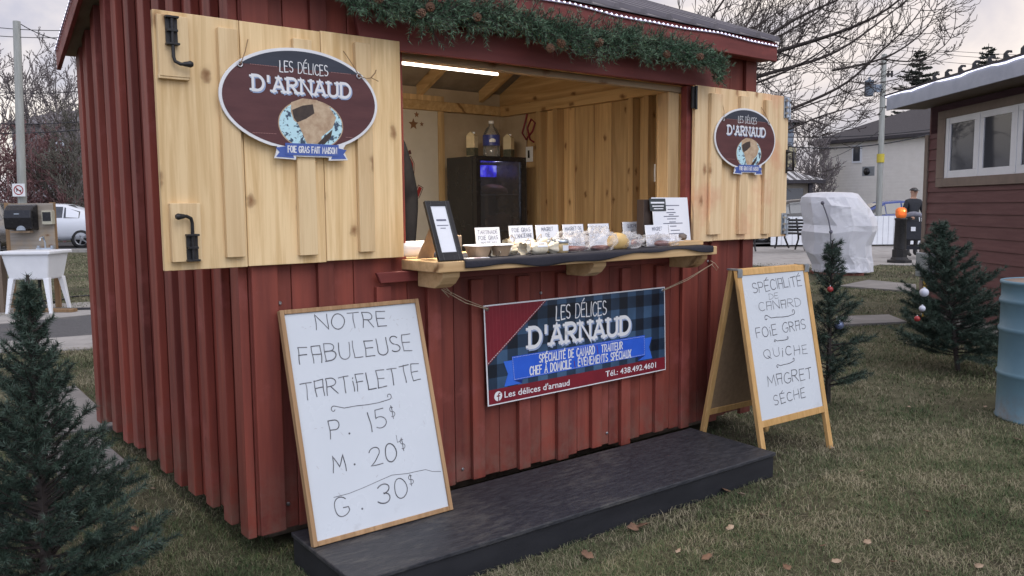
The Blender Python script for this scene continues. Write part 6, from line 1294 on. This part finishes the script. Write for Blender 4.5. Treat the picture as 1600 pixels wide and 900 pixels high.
def bare_tree(label, px, py, Y, H, seed, mat, spread=.7, n_main=8, trunk_f=.35, lnf=.42, rmin=.012, tr_r=.16, depth=3, w=1.0, up=.75, name='bare_tree', cat='tree'):
    p = AT(px, py, Y); org = np.array([p[0], Y, 0.0]); o = thing(name, label, cat, org); T = Twigs(seed); U = Twigs(seed+50); top = org+np.array([0, 0, H*.9])
    for i in range(8): U.seg(org+(top-org)*i/8, org+(top-org)*(i+1)/8, tr_r*(1-i/9), tr_r*(1-(i+1)/9))
    U.build('trunk', mat, o, org)
    for k in range(n_main):
        f = trunk_f+(.98-trunk_f)*k/max(n_main-1, 1); az = k*2.4+U.rs.uniform(-.5, .5); d = np.array([cos(az)*spread*w, sin(az)*spread, up+.6*f]); T.grow(org+(top-org)*f, d, H*lnf*(1.15-.6*f), tr_r*.42*(1.1-f*.6), depth, 0.0, .25, .6, 5, rmin)
    T.build('branches', mat, o, org); return o
bare_tree('tall leafless grey tree left of the concrete pole, at the left edge', -5, 330, 38, 8.6, 21, bkgrey, n_main=11, rmin=.013)
bare_tree('tall leafless grey tree just right of the concrete pole', 52, 330, 40, 8.2, 22, bkgrey, n_main=11, rmin=.013)
bare_tree('leafless grey tree leaning beside the kiosk gable', 98, 330, 42, 8.0, 23, bkgrey, n_main=11, rmin=.014)
bare_tree('leafless slim tree half hidden by the kiosk gable', 128, 330, 36, 6.4, 24, bkgrey, n_main=10, rmin=.012)
for i, (px, Y, H, m_, lb) in enumerate(((-8, 33, 4.0, bkred, 'reddish bare shrub at the far left behind the dark car'), (28, 34, 4.1, bkred, 'reddish bare shrub behind the concrete pole'), (66, 34, 4.2, bkred, 'tall reddish bare shrub behind the sink board'), (98, 34, 3.6, bkred, 'reddish bare shrub above the white car'), (122, 33.5, 5.0, bkgreen, 'dense grey green shrub beside the kiosk wall'))):
    bare_tree(lb, px, 330, Y, H, 30+i, m_, spread=.9, n_main=22, trunk_f=.06, lnf=.46, rmin=.013, tr_r=.07, depth=3, w=.9, up=.55, name='bare_shrub', cat='shrub')
bare_tree('low bare grey bushes between the pavilion and the white house', 1262, 330, 44, 5.6, 41, bkgrey, spread=.8, n_main=16, trunk_f=.1, lnf=.42, rmin=.014, tr_r=.09, name='bare_shrub', cat='shrub')
bare_tree('bare grey tree beside the white house corner', 1284, 330, 43.5, 4.6, 42, bkgrey, spread=.6, n_main=12, trunk_f=.2, lnf=.3, rmin=.014, tr_r=.09)
conm = surf('conifer_needle', (.040,.050,.040), (.062,.070,.052), 1.5, .8, 0, island=.4)
def conifer(label, px, py_top, Y, wpx, seed):
    top = AT(px, py_top, Y); H = top[2]; org = np.array([top[0], Y, 0.0]); o = thing('conifer', label, 'tree', org); rs = np.random.default_rng(seed); R = H*.36
    V, F = seg_tubes([[0,0,0.]], [[0,0,H]], [.22], [.02], 8); npmesh('trunk', V, F, barkd, o)
    B, D, Lg, W_ = [], [], [], []; A0, A1, RA, RB = [], [], [], []
    z = H*.25
    while z < H*.985:
        f = (H-z)/H; Lb = R*f**.85*1.0+.12
        for k in range(rs.integers(5, 8)):
            az = rs.uniform(0, 2*pi); L_ = Lb*rs.uniform(.6, 1.25); d = np.array([cos(az), sin(az), -.18+.25*rs.uniform()]); m_ = max(4, int(L_/.09)); q = np.array([0, 0, z]); A0.append(q)
            for i in range(m_):
                t = i/m_; d2 = d+np.array([0, 0, .35*t*t]); d2 /= np.linalg.norm(d2); q = q+d2*L_/m_
                for _ in range(5):
                    v = rs.normal(size=3)*np.array([1, 1, .55]); v[2] -= .15; B.append(q); D.append(d2*.9+v*.8); Lg.append((.24+.24*(1-t))*rs.uniform(.6, 1.2)*(.5+.5*min(1, f*3))); W_.append(.13)
            A1.append(q); RA.append(.03); RB.append(.008)
        z += .24+.10*rs.uniform()
    V, F = needle_tris(B, D, np.array(Lg), np.array(W_)); npmesh('foliage', V, F, conm, o); V, F = seg_tubes(A0, A1, RA, RB, 4); npmesh('branches', V, F, barkd, o)
conifer('dark conifer behind the left end of the cabin roof', 1438, 72, 62, 60, 61); conifer('dark narrow conifer behind the cabin roof, the right one of two', 1545, 68, 66, 50, 62)

# ------------------------------------------------------------------ hand-wash station at the left
SY = 11.0
ws = thing('wash_stand', 'weathered plywood board on brown posts behind the white utility sink', 'stand', (AT(50, 480, SY+.30)[0], SY+.30, 0)); wx = ws.location.x
def wp_(x, y, Y=SY+.30): p = AT(x, y, Y); return p[0]-wx, p[2]
x0, z1 = wp_(13, 318); x1, z0 = wp_(88, 402)
b = MB(); b.box(x0, x1, -.01, .01, z0, z1); b.build('back_board', weath, ws, bevel=.003)
for px in (14.5, 85): 
    x_ = wp_(px, 400)[0]; b = MB(); b.box(x_-.035, x_+.035, .0105, .05, 0, z1+.01); b.build('post', lumber, ws, bevel=.003)
td = thing('towel_dispenser', 'glossy black paper towel dispenser fixed on the plywood board above the sink', 'dispenser', (wx+wp_(41, 340)[0], SY+.285, wp_(41, 340)[1])); b = MB()
sec = [(-.01,-.175),(-.19,-.15),(-.205,.0),(-.19,.10),(-.12,.165),(-.01,.18)]
b.prism([(y, z) for y, z in sec], -.185, .185, 0, Matrix(((0,1,0,0),(1,0,0,0),(0,0,1,0),(0,0,0,1)))); b.build('housing', blackpl, td, bevel=.02)
b = MB(); b.prism(ell(.045, -.165, .06, .06, 16, 0, 180), -.204, -.19); b.build('dispense_slot', galv, td)
b = MB(); b.box(-.035, .035, -.206, -.2045, .045, .058); b.build('badge', galv, td)
b = MB(); b.box(-.14, .12, -.13, -.05, -.20, -.176); b.build('paper_tongue', kraft, td)
sb = thing('soap_box', 'small pale box with dark window fixed on the board right of the towel dispenser', 'dispenser', (wx+wp_(79, 340)[0], SY+.285, wp_(79, 340)[1])); b = MB(); b.box(-.07, .07, -.08, -.0, -.09, .095); b.build('housing', surf('beige_plastic', (.45,.43,.33), (.4,.38,.3), 6, .5, 0, island=0), sb, bevel=.006); b = MB(); b.box(-.055, .055, -.084, -.0805, -.045, .075); b.build('dark_window', blackpl, sb)
sk = thing('utility_sink', 'white plastic utility sink on four splayed legs with chrome tap', 'sink', (AT(69, 480, SY)[0], SY-.12, 0)); sxo = sk.location.x
zr_, zt_, zb_ = AT(67, 392, SY-.3)[2], AT(67, 400, SY-.3)[2], AT(67, 437, SY-.3)[2]
b = MB(); hw, hd = .335, .28
b.box(-hw, hw, -hd, hd-.0, zr_-.045, zr_-.0)
b2 = MB(); o1 = [(-.305,-.25),(.305,-.25),(.305,.24),(-.305,.24)]; o2 = [(-.25,-.20),(.25,-.20),(.25,.19),(-.25,.19)]
b2.add([(x, y, zr_-.0455) for x, y in o1]+[(x, y, zb_) for x, y in o2], [(4,7,6,5),(0,4,5,1),(1,5,6,2),(2,6,7,3),(3,7,4,0)])
b.build('rim', white_pl, sk, bevel=.012); b2.build('tub', white_pl, sk, bevel=.02)
for sx_, sy_ in ((-1,-1),(1,-1),(1,1),(-1,1)):
    b = MB(); xt, yt, xb, yb = .225*sx_, .17*sy_, .285*sx_, .23*sy_; k = .035
    b.add([(xb-k*.5,yb-k*.5,0),(xb+k*.5,yb-k*.5,0),(xb+k*.5,yb+k*.5,0),(xb-k*.5,yb+k*.5,0),(xt-k,yt-k,zb_+.02),(xt+k,yt-k,zb_+.02),(xt+k,yt+k,zb_+.02),(xt-k,yt+k,zb_+.02)], [(3,2,1,0),(4,5,6,7),(0,1,5,4),(1,2,6,5),(2,3,7,6),(3,0,4,7)]); b.build('leg', white_pl, sk, bevel=.004)
b = MB(); b.tube([(0,.24,zr_),(0,.24,zr_+.09),(0,.20,zr_+.17),(0,.13,zr_+.15),(0,.12,zr_+.12)], .012, 8); b.tube([(-.09,.24,zr_),(-.09,.24,zr_+.05)], .022, 8); b.tube([(.09,.24,zr_),(.09,.24,zr_+.05)], .022, 8); b.box(-.11, .11, .21, .27, zr_+.0005, zr_+.02); b.build('tap', galv, sk)
b = MB(); b.tube([(.0,.05,zb_),(0,.05,zb_-.14),(.0,.06,zb_-.25),(.05,.08,.03),(.3,.12,.022),(.9,.2,.02)], .022, 8); b.build('drain_pipe', blackpl, sk)
pk = thing('plank', 'brown wooden plank lying under the utility sink', 'plank', (sxo, SY-.15, .012), -.12); b = MB(); b.box(-.3, .52, -.06, .06, 0, .04); b.build('board', lumber, pk, bevel=.003)
gpoly('sink_pad', [(-40,503),(-40,486),(60,476),(165,470),(165,488),(60,496)], .010, concrete)
hs_ = thing('garden_hose', 'thin dark hose lying across the grass behind the sink', 'hose', G(60, 476)); h0 = hs_.location.copy(); b = MB(); b.tube([Vector(tuple(G(x, y)))-h0+Vector((0,0,.02)) for x, y in ((60,471),(85,474),(110,466),(135,464),(165,465))], .014, 6); b.build('hose_tube', blackpl, hs_)
fp = thing('wooden_fence', 'dark weathered wooden fence end with post and rail at the left edge', 'fence', (AT(4, 480, SY-.15)[0], SY-.15, 0)); fx = fp.location.x
b = MB(); b.box(-.075, .055, -.06, .06, 0, AT(4, 396, SY-.15)[2]); b.build('post', oldwood, fp, bevel=.006)
b = MB(); b.box(-1.6, .17, .061, .10, AT(4, 412, SY)[2], AT(4, 400, SY)[2]); b.build('rail', oldwood, fp, bevel=.006)

# ------------------------------------------------------------------ cars
tyre = surf('tyre', (.018,.018,.019), (.028,.028,.028), 20, .85, 0, island=0); rimm = surf('alloy', (.42,.43,.45), (.32,.33,.35), 10, .35, 0, metal=.7, island=0); carglass = surf('car_glass', (.02,.025,.03), (.05,.055,.06), 1.5, .05, 0, island=0, spec=.9); lamp_r = surf('tail_lamp', (.30,.01,.012), (.22,.01,.01), 10, .2, 0, island=0); lamp_w = surf('head_lamp', (.55,.57,.6), (.4,.42,.45), 10, .15, 0, island=0)
def car(label, p, rz, paint, hgt=1.45, ln=4.7, front=None):
    """sedan lofted from cross sections; +x is the front"""
    o = thing('parked_car', label, 'car', p, rz, 'cars parked along the street')
    S_ = [(-.5,.70,.42,.78,.80,.60),(-.485,.80,.34,.92,.95,.62),(-.40,.89,.28,.95,1.02,.66),(-.30,.91,.26,.94,1.24,.62),(-.18,.91,.25,.93,1.42,.60),(-.02,.91,.25,.92,1.45,.61),(.10,.91,.25,.91,1.40,.60),(.22,.90,.25,.91,1.12,.64),(.29,.90,.26,.90,.95,.70),(.40,.87,.28,.82,.86,.66),(.475,.78,.34,.70,.73,.58),(.5,.62,.42,.60,.62,.50)]
    k = hgt/1.45; b = MB(); pts = []
    def sec(s):
        x, w_, zb, zl, zr2, wr = s; x *= ln
        return [(x, w_*.86, zb*k), (x, w_, (zb+.16)*k), (x, w_, (zl-.12)*k), (x, w_*.95, zl*k), (x, wr+.02, (zr2-.035)*k if zr2 > zl+.05 else (zl+.01)*k), (x, wr*.75, zr2*k), (x, 0, (zr2+.015)*k)]
    rows = [sec(s) for s in S_]
    for r_ in rows: pts += r_+[(x, -y, z) for x, y, z in r_[:-1][::-1]]
    m_ = 13
    b.add(pts, [(i*m_+j, (i+1)*m_+j, (i+1)*m_+j+1, i*m_+j+1) for i in range(len(rows)-1) for j in range(m_-1)]+[list(range(m_))[::-1], [(len(rows)-1)*m_+j for j in range(m_)]]+[(i*m_+m_-1, (i+1)*m_+m_-1, (i+1)*m_, i*m_) for i in range(len(rows)-1)], 0, True)
    b.build('body', paint, o)
    def gl(i0, i1, f0, f1, sgn, a=.12, c_=.90):
        def pt(i, f, t):
            r0, r1 = Vector(rows[i][3]), Vector(rows[i][4]); q = r0.lerp(r1, t); q2 = Vector(rows[i+1][3]).lerp(Vector(rows[i+1][4]), t) if i+1 < len(rows) else q; q = q.lerp(q2, f); return (q.x, (q.y+.008)*sgn, q.z+.004)
        b = MB(); b.add([pt(i0, f0, a), pt(i1, f1, a), pt(i1, f1, c_), pt(i0, f0, c_)], [(0,1,2,3) if sgn < 0 else (3,2,1,0)]); b.build('window', carglass, o)
    for sg_ in (-1, 1): gl(4, 4, .02, .98, sg_); gl(5, 5, .06, .98, sg_); gl(3, 3, .05, .95, sg_, .1, .88); gl(6, 6, .04, .9, sg_, .1, .85)
    def cross(i, f, t, lift=.006):
        a = Vector(rows[i][5]).lerp(Vector(rows[i+1][5]), f); return (a.x, a.y*t, a.z+lift)
    for (i, f0, j, f1) in ((6, .25, 7, .85), (2, .15, 3, .85)):
        b = MB(); A, Bq, C, Dq = cross(i, f0, .98, .03), cross(i, f0, -.98, .03), cross(j, f1, -1.0, .02), cross(j, f1, 1.0, .02); b.add([A, Bq, C, Dq], [(0,1,2,3)]); b.build('windscreen', carglass, o)
    for xw in (-.305*ln, .305*ln):
        for sg_ in (-1, 1):
            w_ = bpy.data.objects.new('wheel', None); COL.objects.link(w_); w_.parent = o; w_.location = (xw, sg_*.80, .325); M = Matrix.Rotation(sg_*-pi/2, 4, 'X')
            b = MB(); b.lathe([(.20,-.09),(.30,-.10),(.325,-.07),(.325,.08),(.30,.115),(.22,.118)], 28, M=M, caps=False); b.build('tyre', tyre, w_)
            b = MB(); b.lathe([(.001,.09),(.06,.10),(.07,.085)], 12, M=M); b.lathe([(.20,.05),(.225,.116),(.235,.116)], 28, M=M, caps=False)
            for a in range(5): R_ = M @ Matrix.Rotation(a*2*pi/5, 4, 'Z'); b.box(.05, .215, -.024, .024, .08, .105, M=R_)
            b.build('rim', rimm, w_); b = MB(); b.lathe([(.001,.02),(.37,.03),(.37,-.05)], 24, M=M); b.build('wheel_arch', blackpl, w_)
    for sg_ in (-1, 1):
        b = MB(); b.grid(lambda u, v: (-ln*(.499-.05*u), sg_*(.70+.155*u)+.006*sg_, (.70+.12*v+.02*u)*k), 4, 2); b.build('tail_light', lamp_r, o)
        b = MB(); b.grid(lambda u, v: (ln*(.492-.05*u), sg_*(.56+.24*u), (.56+.12*v+.03*u)*k), 4, 2); b.build('head_light', lamp_w, o)
    b = MB(); b.box(.488*ln, .503*ln, -.42, .42, .40*k, .60*k); b.build('grille', blackpl, o)
    return o
whitep = surf('white_car_paint', (.66,.69,.74), (.62,.65,.70), 1, .22, 0, island=0); darkp = surf('dark_car_paint', (.035,.033,.034), (.05,.047,.046), 1, .2, 0, island=0); bluep = surf('blue_car_paint', (.03,.06,.22), (.025,.05,.19), 1, .2, 0, island=0); silverp = surf('silver_car_paint', (.22,.20,.18), (.19,.175,.16), 1, .25, 0, metal=.3, island=0)
car('white sedan parked behind the sink, its rear wheel beside the kiosk wall', AT(74, 395, 29.6)*np.array([1,1,0]), radians(190), whitep, 1.55)
car('dark bronze car cut off by the left edge of the photo', AT(-36, 395, 24.6)*np.array([1,1,0]), radians(-72), silverp, 1.62)
car('black car parked behind the benches and white barrier', AT(1246, 340, 29.5)*np.array([1,1,0]), radians(176), darkp, 1.5)
car('deep blue car whose roof shows above the barrier by the pole', AT(1392, 340, 30.5)*np.array([1,1,0]), radians(176), bluep, 1.42)

# ------------------------------------------------------------------ people
jacket = surf('dark_jacket', (.020,.022,.028), (.032,.034,.042), 20, .8, .1, island=0); denim = surf('denim', (.035,.055,.10), (.05,.075,.13), 30, .8, .1, island=0); darkt = surf('dark_trousers', (.02,.02,.024), (.03,.03,.034), 20, .8, .1, island=0); hairm = surf('dark_hair', (.025,.018,.014), (.04,.03,.022), 40, .7, .1, island=0); shoe = surf('shoe', (.02,.02,.02), (.03,.03,.03), 20, .5, 0, island=0); eyem = surf('eye', (.02,.015,.01), (.02,.015,.01), 5, .2, 0, island=0); lipm = surf('lip', (.34,.13,.11), (.30,.12,.10), 5, .5, 0, island=0)
def person(label, loc, rz, top, legs, arms, cap=None, H=1.76):
    s = H/1.78
    J = {'pel': ((0,0,.96),.135,1), 'spi': ((0,.01,1.16),.125,0), 'che': ((0,.0,1.36),.140,0), 'nek': ((0,.01,1.50),.062,2), 'hd0': ((0,-.005,1.575),.070,2), 'hd1': ((0,-.012,1.665),.088,2), 'hd2': ((0,-.002,1.735),.070,2)}
    E_ = [('pel','spi'),('spi','che'),('che','nek'),('nek','hd0'),('hd0','hd1'),('hd1','hd2')]
    for sd, nm in ((-1,'L'),(1,'R')):
        el, wr = arms[0 if sd < 0 else 1]
        J['sh'+nm] = ((.175*sd,.0,1.42),.078,0); J['el'+nm] = (el,.052,0); J['wr'+nm] = (wr,.034,0); d = (Vector(wr)-Vector(el)).normalized(); J['pa'+nm] = (tuple(Vector(wr)+d*.07),.032,2)
        J['hi'+nm] = ((.095*sd,0,.90),.098,1); J['kn'+nm] = ((.105*sd,-.015,.50),.062,1); J['an'+nm] = ((.11*sd,.02,.10),.046,1); J['to'+nm] = ((.125*sd,-.15,.045),.042,3); J['he'+nm] = ((.11*sd,.05,.05),.042,3)
        E_ += [('che','sh'+nm),('sh'+nm,'el'+nm),('el'+nm,'wr'+nm),('wr'+nm,'pa'+nm),('pel','hi'+nm),('hi'+nm,'kn'+nm),('kn'+nm,'an'+nm),('an'+nm,'he'+nm),('an'+nm,'to'+nm)]
    keys = list(J); me = bpy.data.meshes.new('tmp'); me.from_pydata([J[k][0] for k in keys], [(keys.index(a), keys.index(c_)) for a, c_ in E_], []); ob = bpy.data.objects.new('tmp', me); COL.objects.link(ob)
    ob.modifiers.new('skin', 'SKIN'); sub = ob.modifiers.new('sub', 'SUBSURF'); sub.levels = sub.render_levels = 2
    for i, k in enumerate(keys): r = J[k][1]; me.skin_vertices[0].data[i].radius = (r*(1.25 if k in ('che','spi','pel') else 1), r*(.82 if k in ('che','spi','pel') else 1)); me.skin_vertices[0].data[i].use_root = (k == 'pel')
    dg = bpy.context.evaluated_depsgraph_get(); dg.update(); ev = bpy.data.meshes.new_from_object(ob.evaluated_get(dg)); bpy.data.objects.remove(ob)
    b = MB(); segs = [(np.array(J[a][0]), np.array(J[c_][0]), J[c_][2] if c_ != 'nek' else 0) for a, c_ in E_]
    def near(p):
        best = (9, 0)
        for a, c_, m_ in segs: t = np.clip(np.dot(p-a, c_-a)/np.dot(c_-a, c_-a), 0, 1); d = np.linalg.norm(p-a-(c_-a)*t); best = min(best, (d, m_))
        return best[1]
    vs = [tuple(v.co) for v in ev.vertices]; o_ = len(b.v); b.v.extend(vs)
    for f in ev.polygons:
        c_ = np.array(f.center); m_ = near(c_)
        if m_ == 0 and c_[2] < .93 and abs(c_[0]) < .2: m_ = 1
        if m_ == 1 and c_[2] > .93: m_ = 0
        b.f.append([i+o_ for i in f.vertices]); b.m.append(m_); b.sm.append(True)
    bpy.data.meshes.remove(ev)
    for sd, nm in ((-1,'L'),(1,'R')):      # fingers and thumb
        wr = Vector(J['wr'+nm][0]); pa = Vector(J['pa'+nm][0]); d = (pa-wr).normalized(); side = d.cross(Vector((0,0,1))).normalized(); dn = side.cross(d)*-1
        if dn.z > 0: dn = -dn
        for k, (off, L_) in enumerate(((-.027,.062),(-.009,.074),(.009,.070),(.027,.054))):
            q = pa+side*off-d*.005; b.tube([q, q+d*L_*.5+dn*.006, q+d*L_*.7+dn*.032, q+d*L_*.55+dn*.055], [.009,.0085,.008,.006], 6, 2)
        q = wr+d*.035-side*sd*.026; b.tube([q, q-side*sd*.022+d*.025, q-side*sd*.018+d*.055+dn*.012], [.011,.010,.007], 6, 2)
    hc = Vector((0,-.012,1.665))
    b.tube([hc+Vector((0,-.078,.028)), hc+Vector((0,-.098,-.008)), hc+Vector((0,-.082,-.018))], [.008,.013,.012], 8, 2)
    for sd in (-1, 1): b.ball(tuple(hc+Vector((.030*sd,-.078,.014))), .011, 8, 4); b.ball(tuple(hc+Vector((.088*sd,.0,.0))), .020, 8, 2, None, 1.4)
    b.tube([hc+Vector((-.024,-.078,-.046)), hc+Vector((0,-.084,-.046)), hc+Vector((.024,-.078,-.046))], .006, 6, 5)
    b.v = [(x*s, y*s, z*s) for x, y, z in b.v]
    o = b.build('person', [top, legs, SKIN, shoe, eyem, lipm]); o.location = loc; o.rotation_euler = (0, 0, rz); tag(o, label, 'person')
    h = MB(); h.grid(lambda u, v: tuple(s*q for q in ((hc.x+.100*cos(2*pi*u)*sin(v*1.45+.001)), hc.y+.012+.106*sin(2*pi*u)*sin(v*1.45+.001), hc.z+.028+.092*cos(v*1.45))), 20, 8)
    if cap: h.grid(lambda u, v: tuple(s*q for q in (.085*sin((u-.5)*2.4), -.098-.07*v*cos((u-.5)*2.4), 1.705-.012*v)), 10, 3)
    h.build('cap' if cap else 'hair', cap or hairm, o, solid=.006); return o
ppos = AT(1424, 398, 20.6); ppos[2] = .012
person('person in dark jacket and black cap pushing a stroller along the pavement', ppos, radians(10), jacket, darkt, [((-.27,.0,1.17),(-.20,-.20,1.06)), ((.27,.0,1.17),(.20,-.20,1.06))], darkp, 1.70)
vp = KY(640, 300, .80)
person('person in black top and jeans standing behind the counter, mostly hidden by the left shutter', K(.935, .80, .16), KA+radians(4), surf('black_top', (.007,.007,.009), (.012,.012,.014), 20, .9, .1, island=0, spec=.1), denim, [((-.26,.03,1.15),(-.22,-.10,.95)), ((.290,.04,1.17),(.255,.0,.93))], None, 1.87)
stl = thing('stroller', 'black stroller with grey canopy pushed towards the bollard', 'stroller', (ppos[0]-.33, ppos[1]-.70, .012), radians(-22))
b = MB(); b.grid(lambda u, v: (.23*sin((u-.5)*pi), -.05-.26*sin(v*pi*.62)*cos((u-.5)*pi*.7)+.05, .88+.24*cos((u-.5)*pi*.85)*cos((v-.35)*1.6)), 14, 10); b.build('canopy', surf('canopy_grey', (.20,.20,.24), (.16,.16,.19), 20, .8, .05, island=0), stl, solid=.008)
b = MB(); b.add([(-.20,-.22,.45),(.20,-.22,.45),(.21,-.17,.88),(-.21,-.17,.88),(-.18,.12,.42),(.18,.12,.42),(.2,.16,.88),(-.2,.16,.88)], [(0,1,2,3),(4,7,6,5),(0,4,5,1),(1,5,6,2),(3,7,4,0)]); b.build('seat', jacket, stl, bevel=.02)
b = MB(); b.box(-.05, .05, -.216, -.207, .66, .76); b.build('white_badge', paper, stl)
for sx_ in (-.19, .19):
    b = MB(); b.tube([(sx_,.50,1.02),(sx_,.22,.75),(sx_,.05,.42),(sx_,-.28,.14)], .014, 6); b.tube([(sx_,.05,.42),(sx_,.26,.12)], .013, 6); b.build('frame_tube', blackpl, stl)
b = MB(); b.tube([(-.19,.50,1.02),(.19,.50,1.02)], .016, 8); b.build('handle', blackpl, stl)
b = MB(); b.box(-.17, .17, -.1, .2, .22, .30); b.build('basket', jacket, stl)
for x_, y_ in ((-.2,-.28),(.2,-.28),(-.21,.26),(.21,.26)):
    b = MB(); b.lathe([(.05,-.02),(.105,-.022),(.115,0),(.105,.022),(.05,.02)], 20, M=Matrix.Translation((x_, y_, .115)) @ Matrix.Rotation(pi/2, 4, 'Y')); b.build('wheel', tyre, stl)

# ------------------------------------------------------------------ fallen leaves
lbrown = surf('dry_leaf', (.20,.115,.07), (.13,.075,.05), 30, .8, .1, island=.2); ltan = surf('pale_leaf', (.38,.29,.21), (.28,.20,.14), 30, .8, .1, island=.2)
def leaf_mesh(m, seed):
    rs = random.Random(seed); b = MB(); n = 14; cur = rs.uniform(4, 9)
    rim = [(cos(2*pi*i/n)*(.028+.012*(i % 2)+rs.uniform(-.004, .006)), sin(2*pi*i/n)*(.021+.008*((i+1) % 2)+rs.uniform(-.003, .004))) for i in range(n)]
    v = [(0, 0, .006)]+[(x, y, .006+cur*(x*x*.6+y*y)*1.2+rs.uniform(0, .005)) for x, y in rim]
    b.add(v, [(0, 1+i, 1+(i+1) % n) for i in range(n)], 0, True); b.tube([(.026,0,.008),(.05,.004,.016)], .0012, 4); return b
protos = {}
def put_leaf(px, py, kind, seed, sc):
    m, nm = (lbrown, 'brown') if kind else (ltan, 'tan'); k = (kind, seed % 3)
    lb = 'curled brown fallen leaf lying on the lawn' if kind else 'small pale tan fallen leaf lying on the lawn'
    if k not in protos: o = leaf_mesh(m, seed % 3+5*kind).build('fallen_leaf', m, solid=.0008); protos[k] = o
    else: o = protos[k].copy(); COL.objects.link(o)
    p = G(px, py); o.location = (p[0], p[1], .016); o.rotation_euler = (random.uniform(-.4, .4), random.uniform(-.4, .4), random.uniform(0, 6)); o.scale = (sc*.55,)*3; tag(o, lb, 'leaf', 'brown fallen leaves' if kind else 'pale fallen leaves')
i = 0
for px, py, kd, sc in ((988,833,1,1.5),(1003,830,1,1.4),(1133,773,1,1.3),(1158,780,0,1.25),(917,876,1,1.3),(1190,812,0,1.0),(1141,832,0,.9),(1105,879,1,1.1),(1306,886,0,1.0),(1356,855,0,.9),(1506,766,0,.9),(1590,692,0,.9),(1395,886,1,.9),(1530,893,0,1.0),(1347,742,0,.7),(1230,895,1,.9),(1448,806,1,.8),(1285,860,1,.7),(390,842,0,1.2),(212,835,1,1.2),(1313,412,0,1.0),(1300,705,0,.7),(1420,640,0,.8),(1540,640,0,.7),(240,770,0,.8),(1060,868,0,.7)):
    put_leaf(px, py, kd, i*7+3, sc); i += 1

# ------------------------------------------------------------------ far-off wood closing the horizon
T = Twigs(77)
for k in range(46):
    x = -95+190*k/45+T.rs.uniform(-1.5, 1.5); y = 60+T.rs.uniform(-2, 6); H = T.rs.uniform(2.6, 4.6); p = np.array([x, y, 0.0]); T.seg(p, p+np.array([0, 0, H*.8]), .09, .03)
    for j in range(13):
        az = j*2.4+T.rs.uniform(-.4, .4); T.grow(p+np.array([0, 0, H*(.06+.06*j)]), np.array([cos(az)*.95, sin(az)*.5, .6]), H*T.rs.uniform(.35, .55), .04, 2, 0, .25, .65, 6, .02)
tag(T.build('far_wood', bkgrey, None, np.zeros(3)), 'far-off strip of low bare grey woodland along the horizon', 'woodland', kind='stuff')
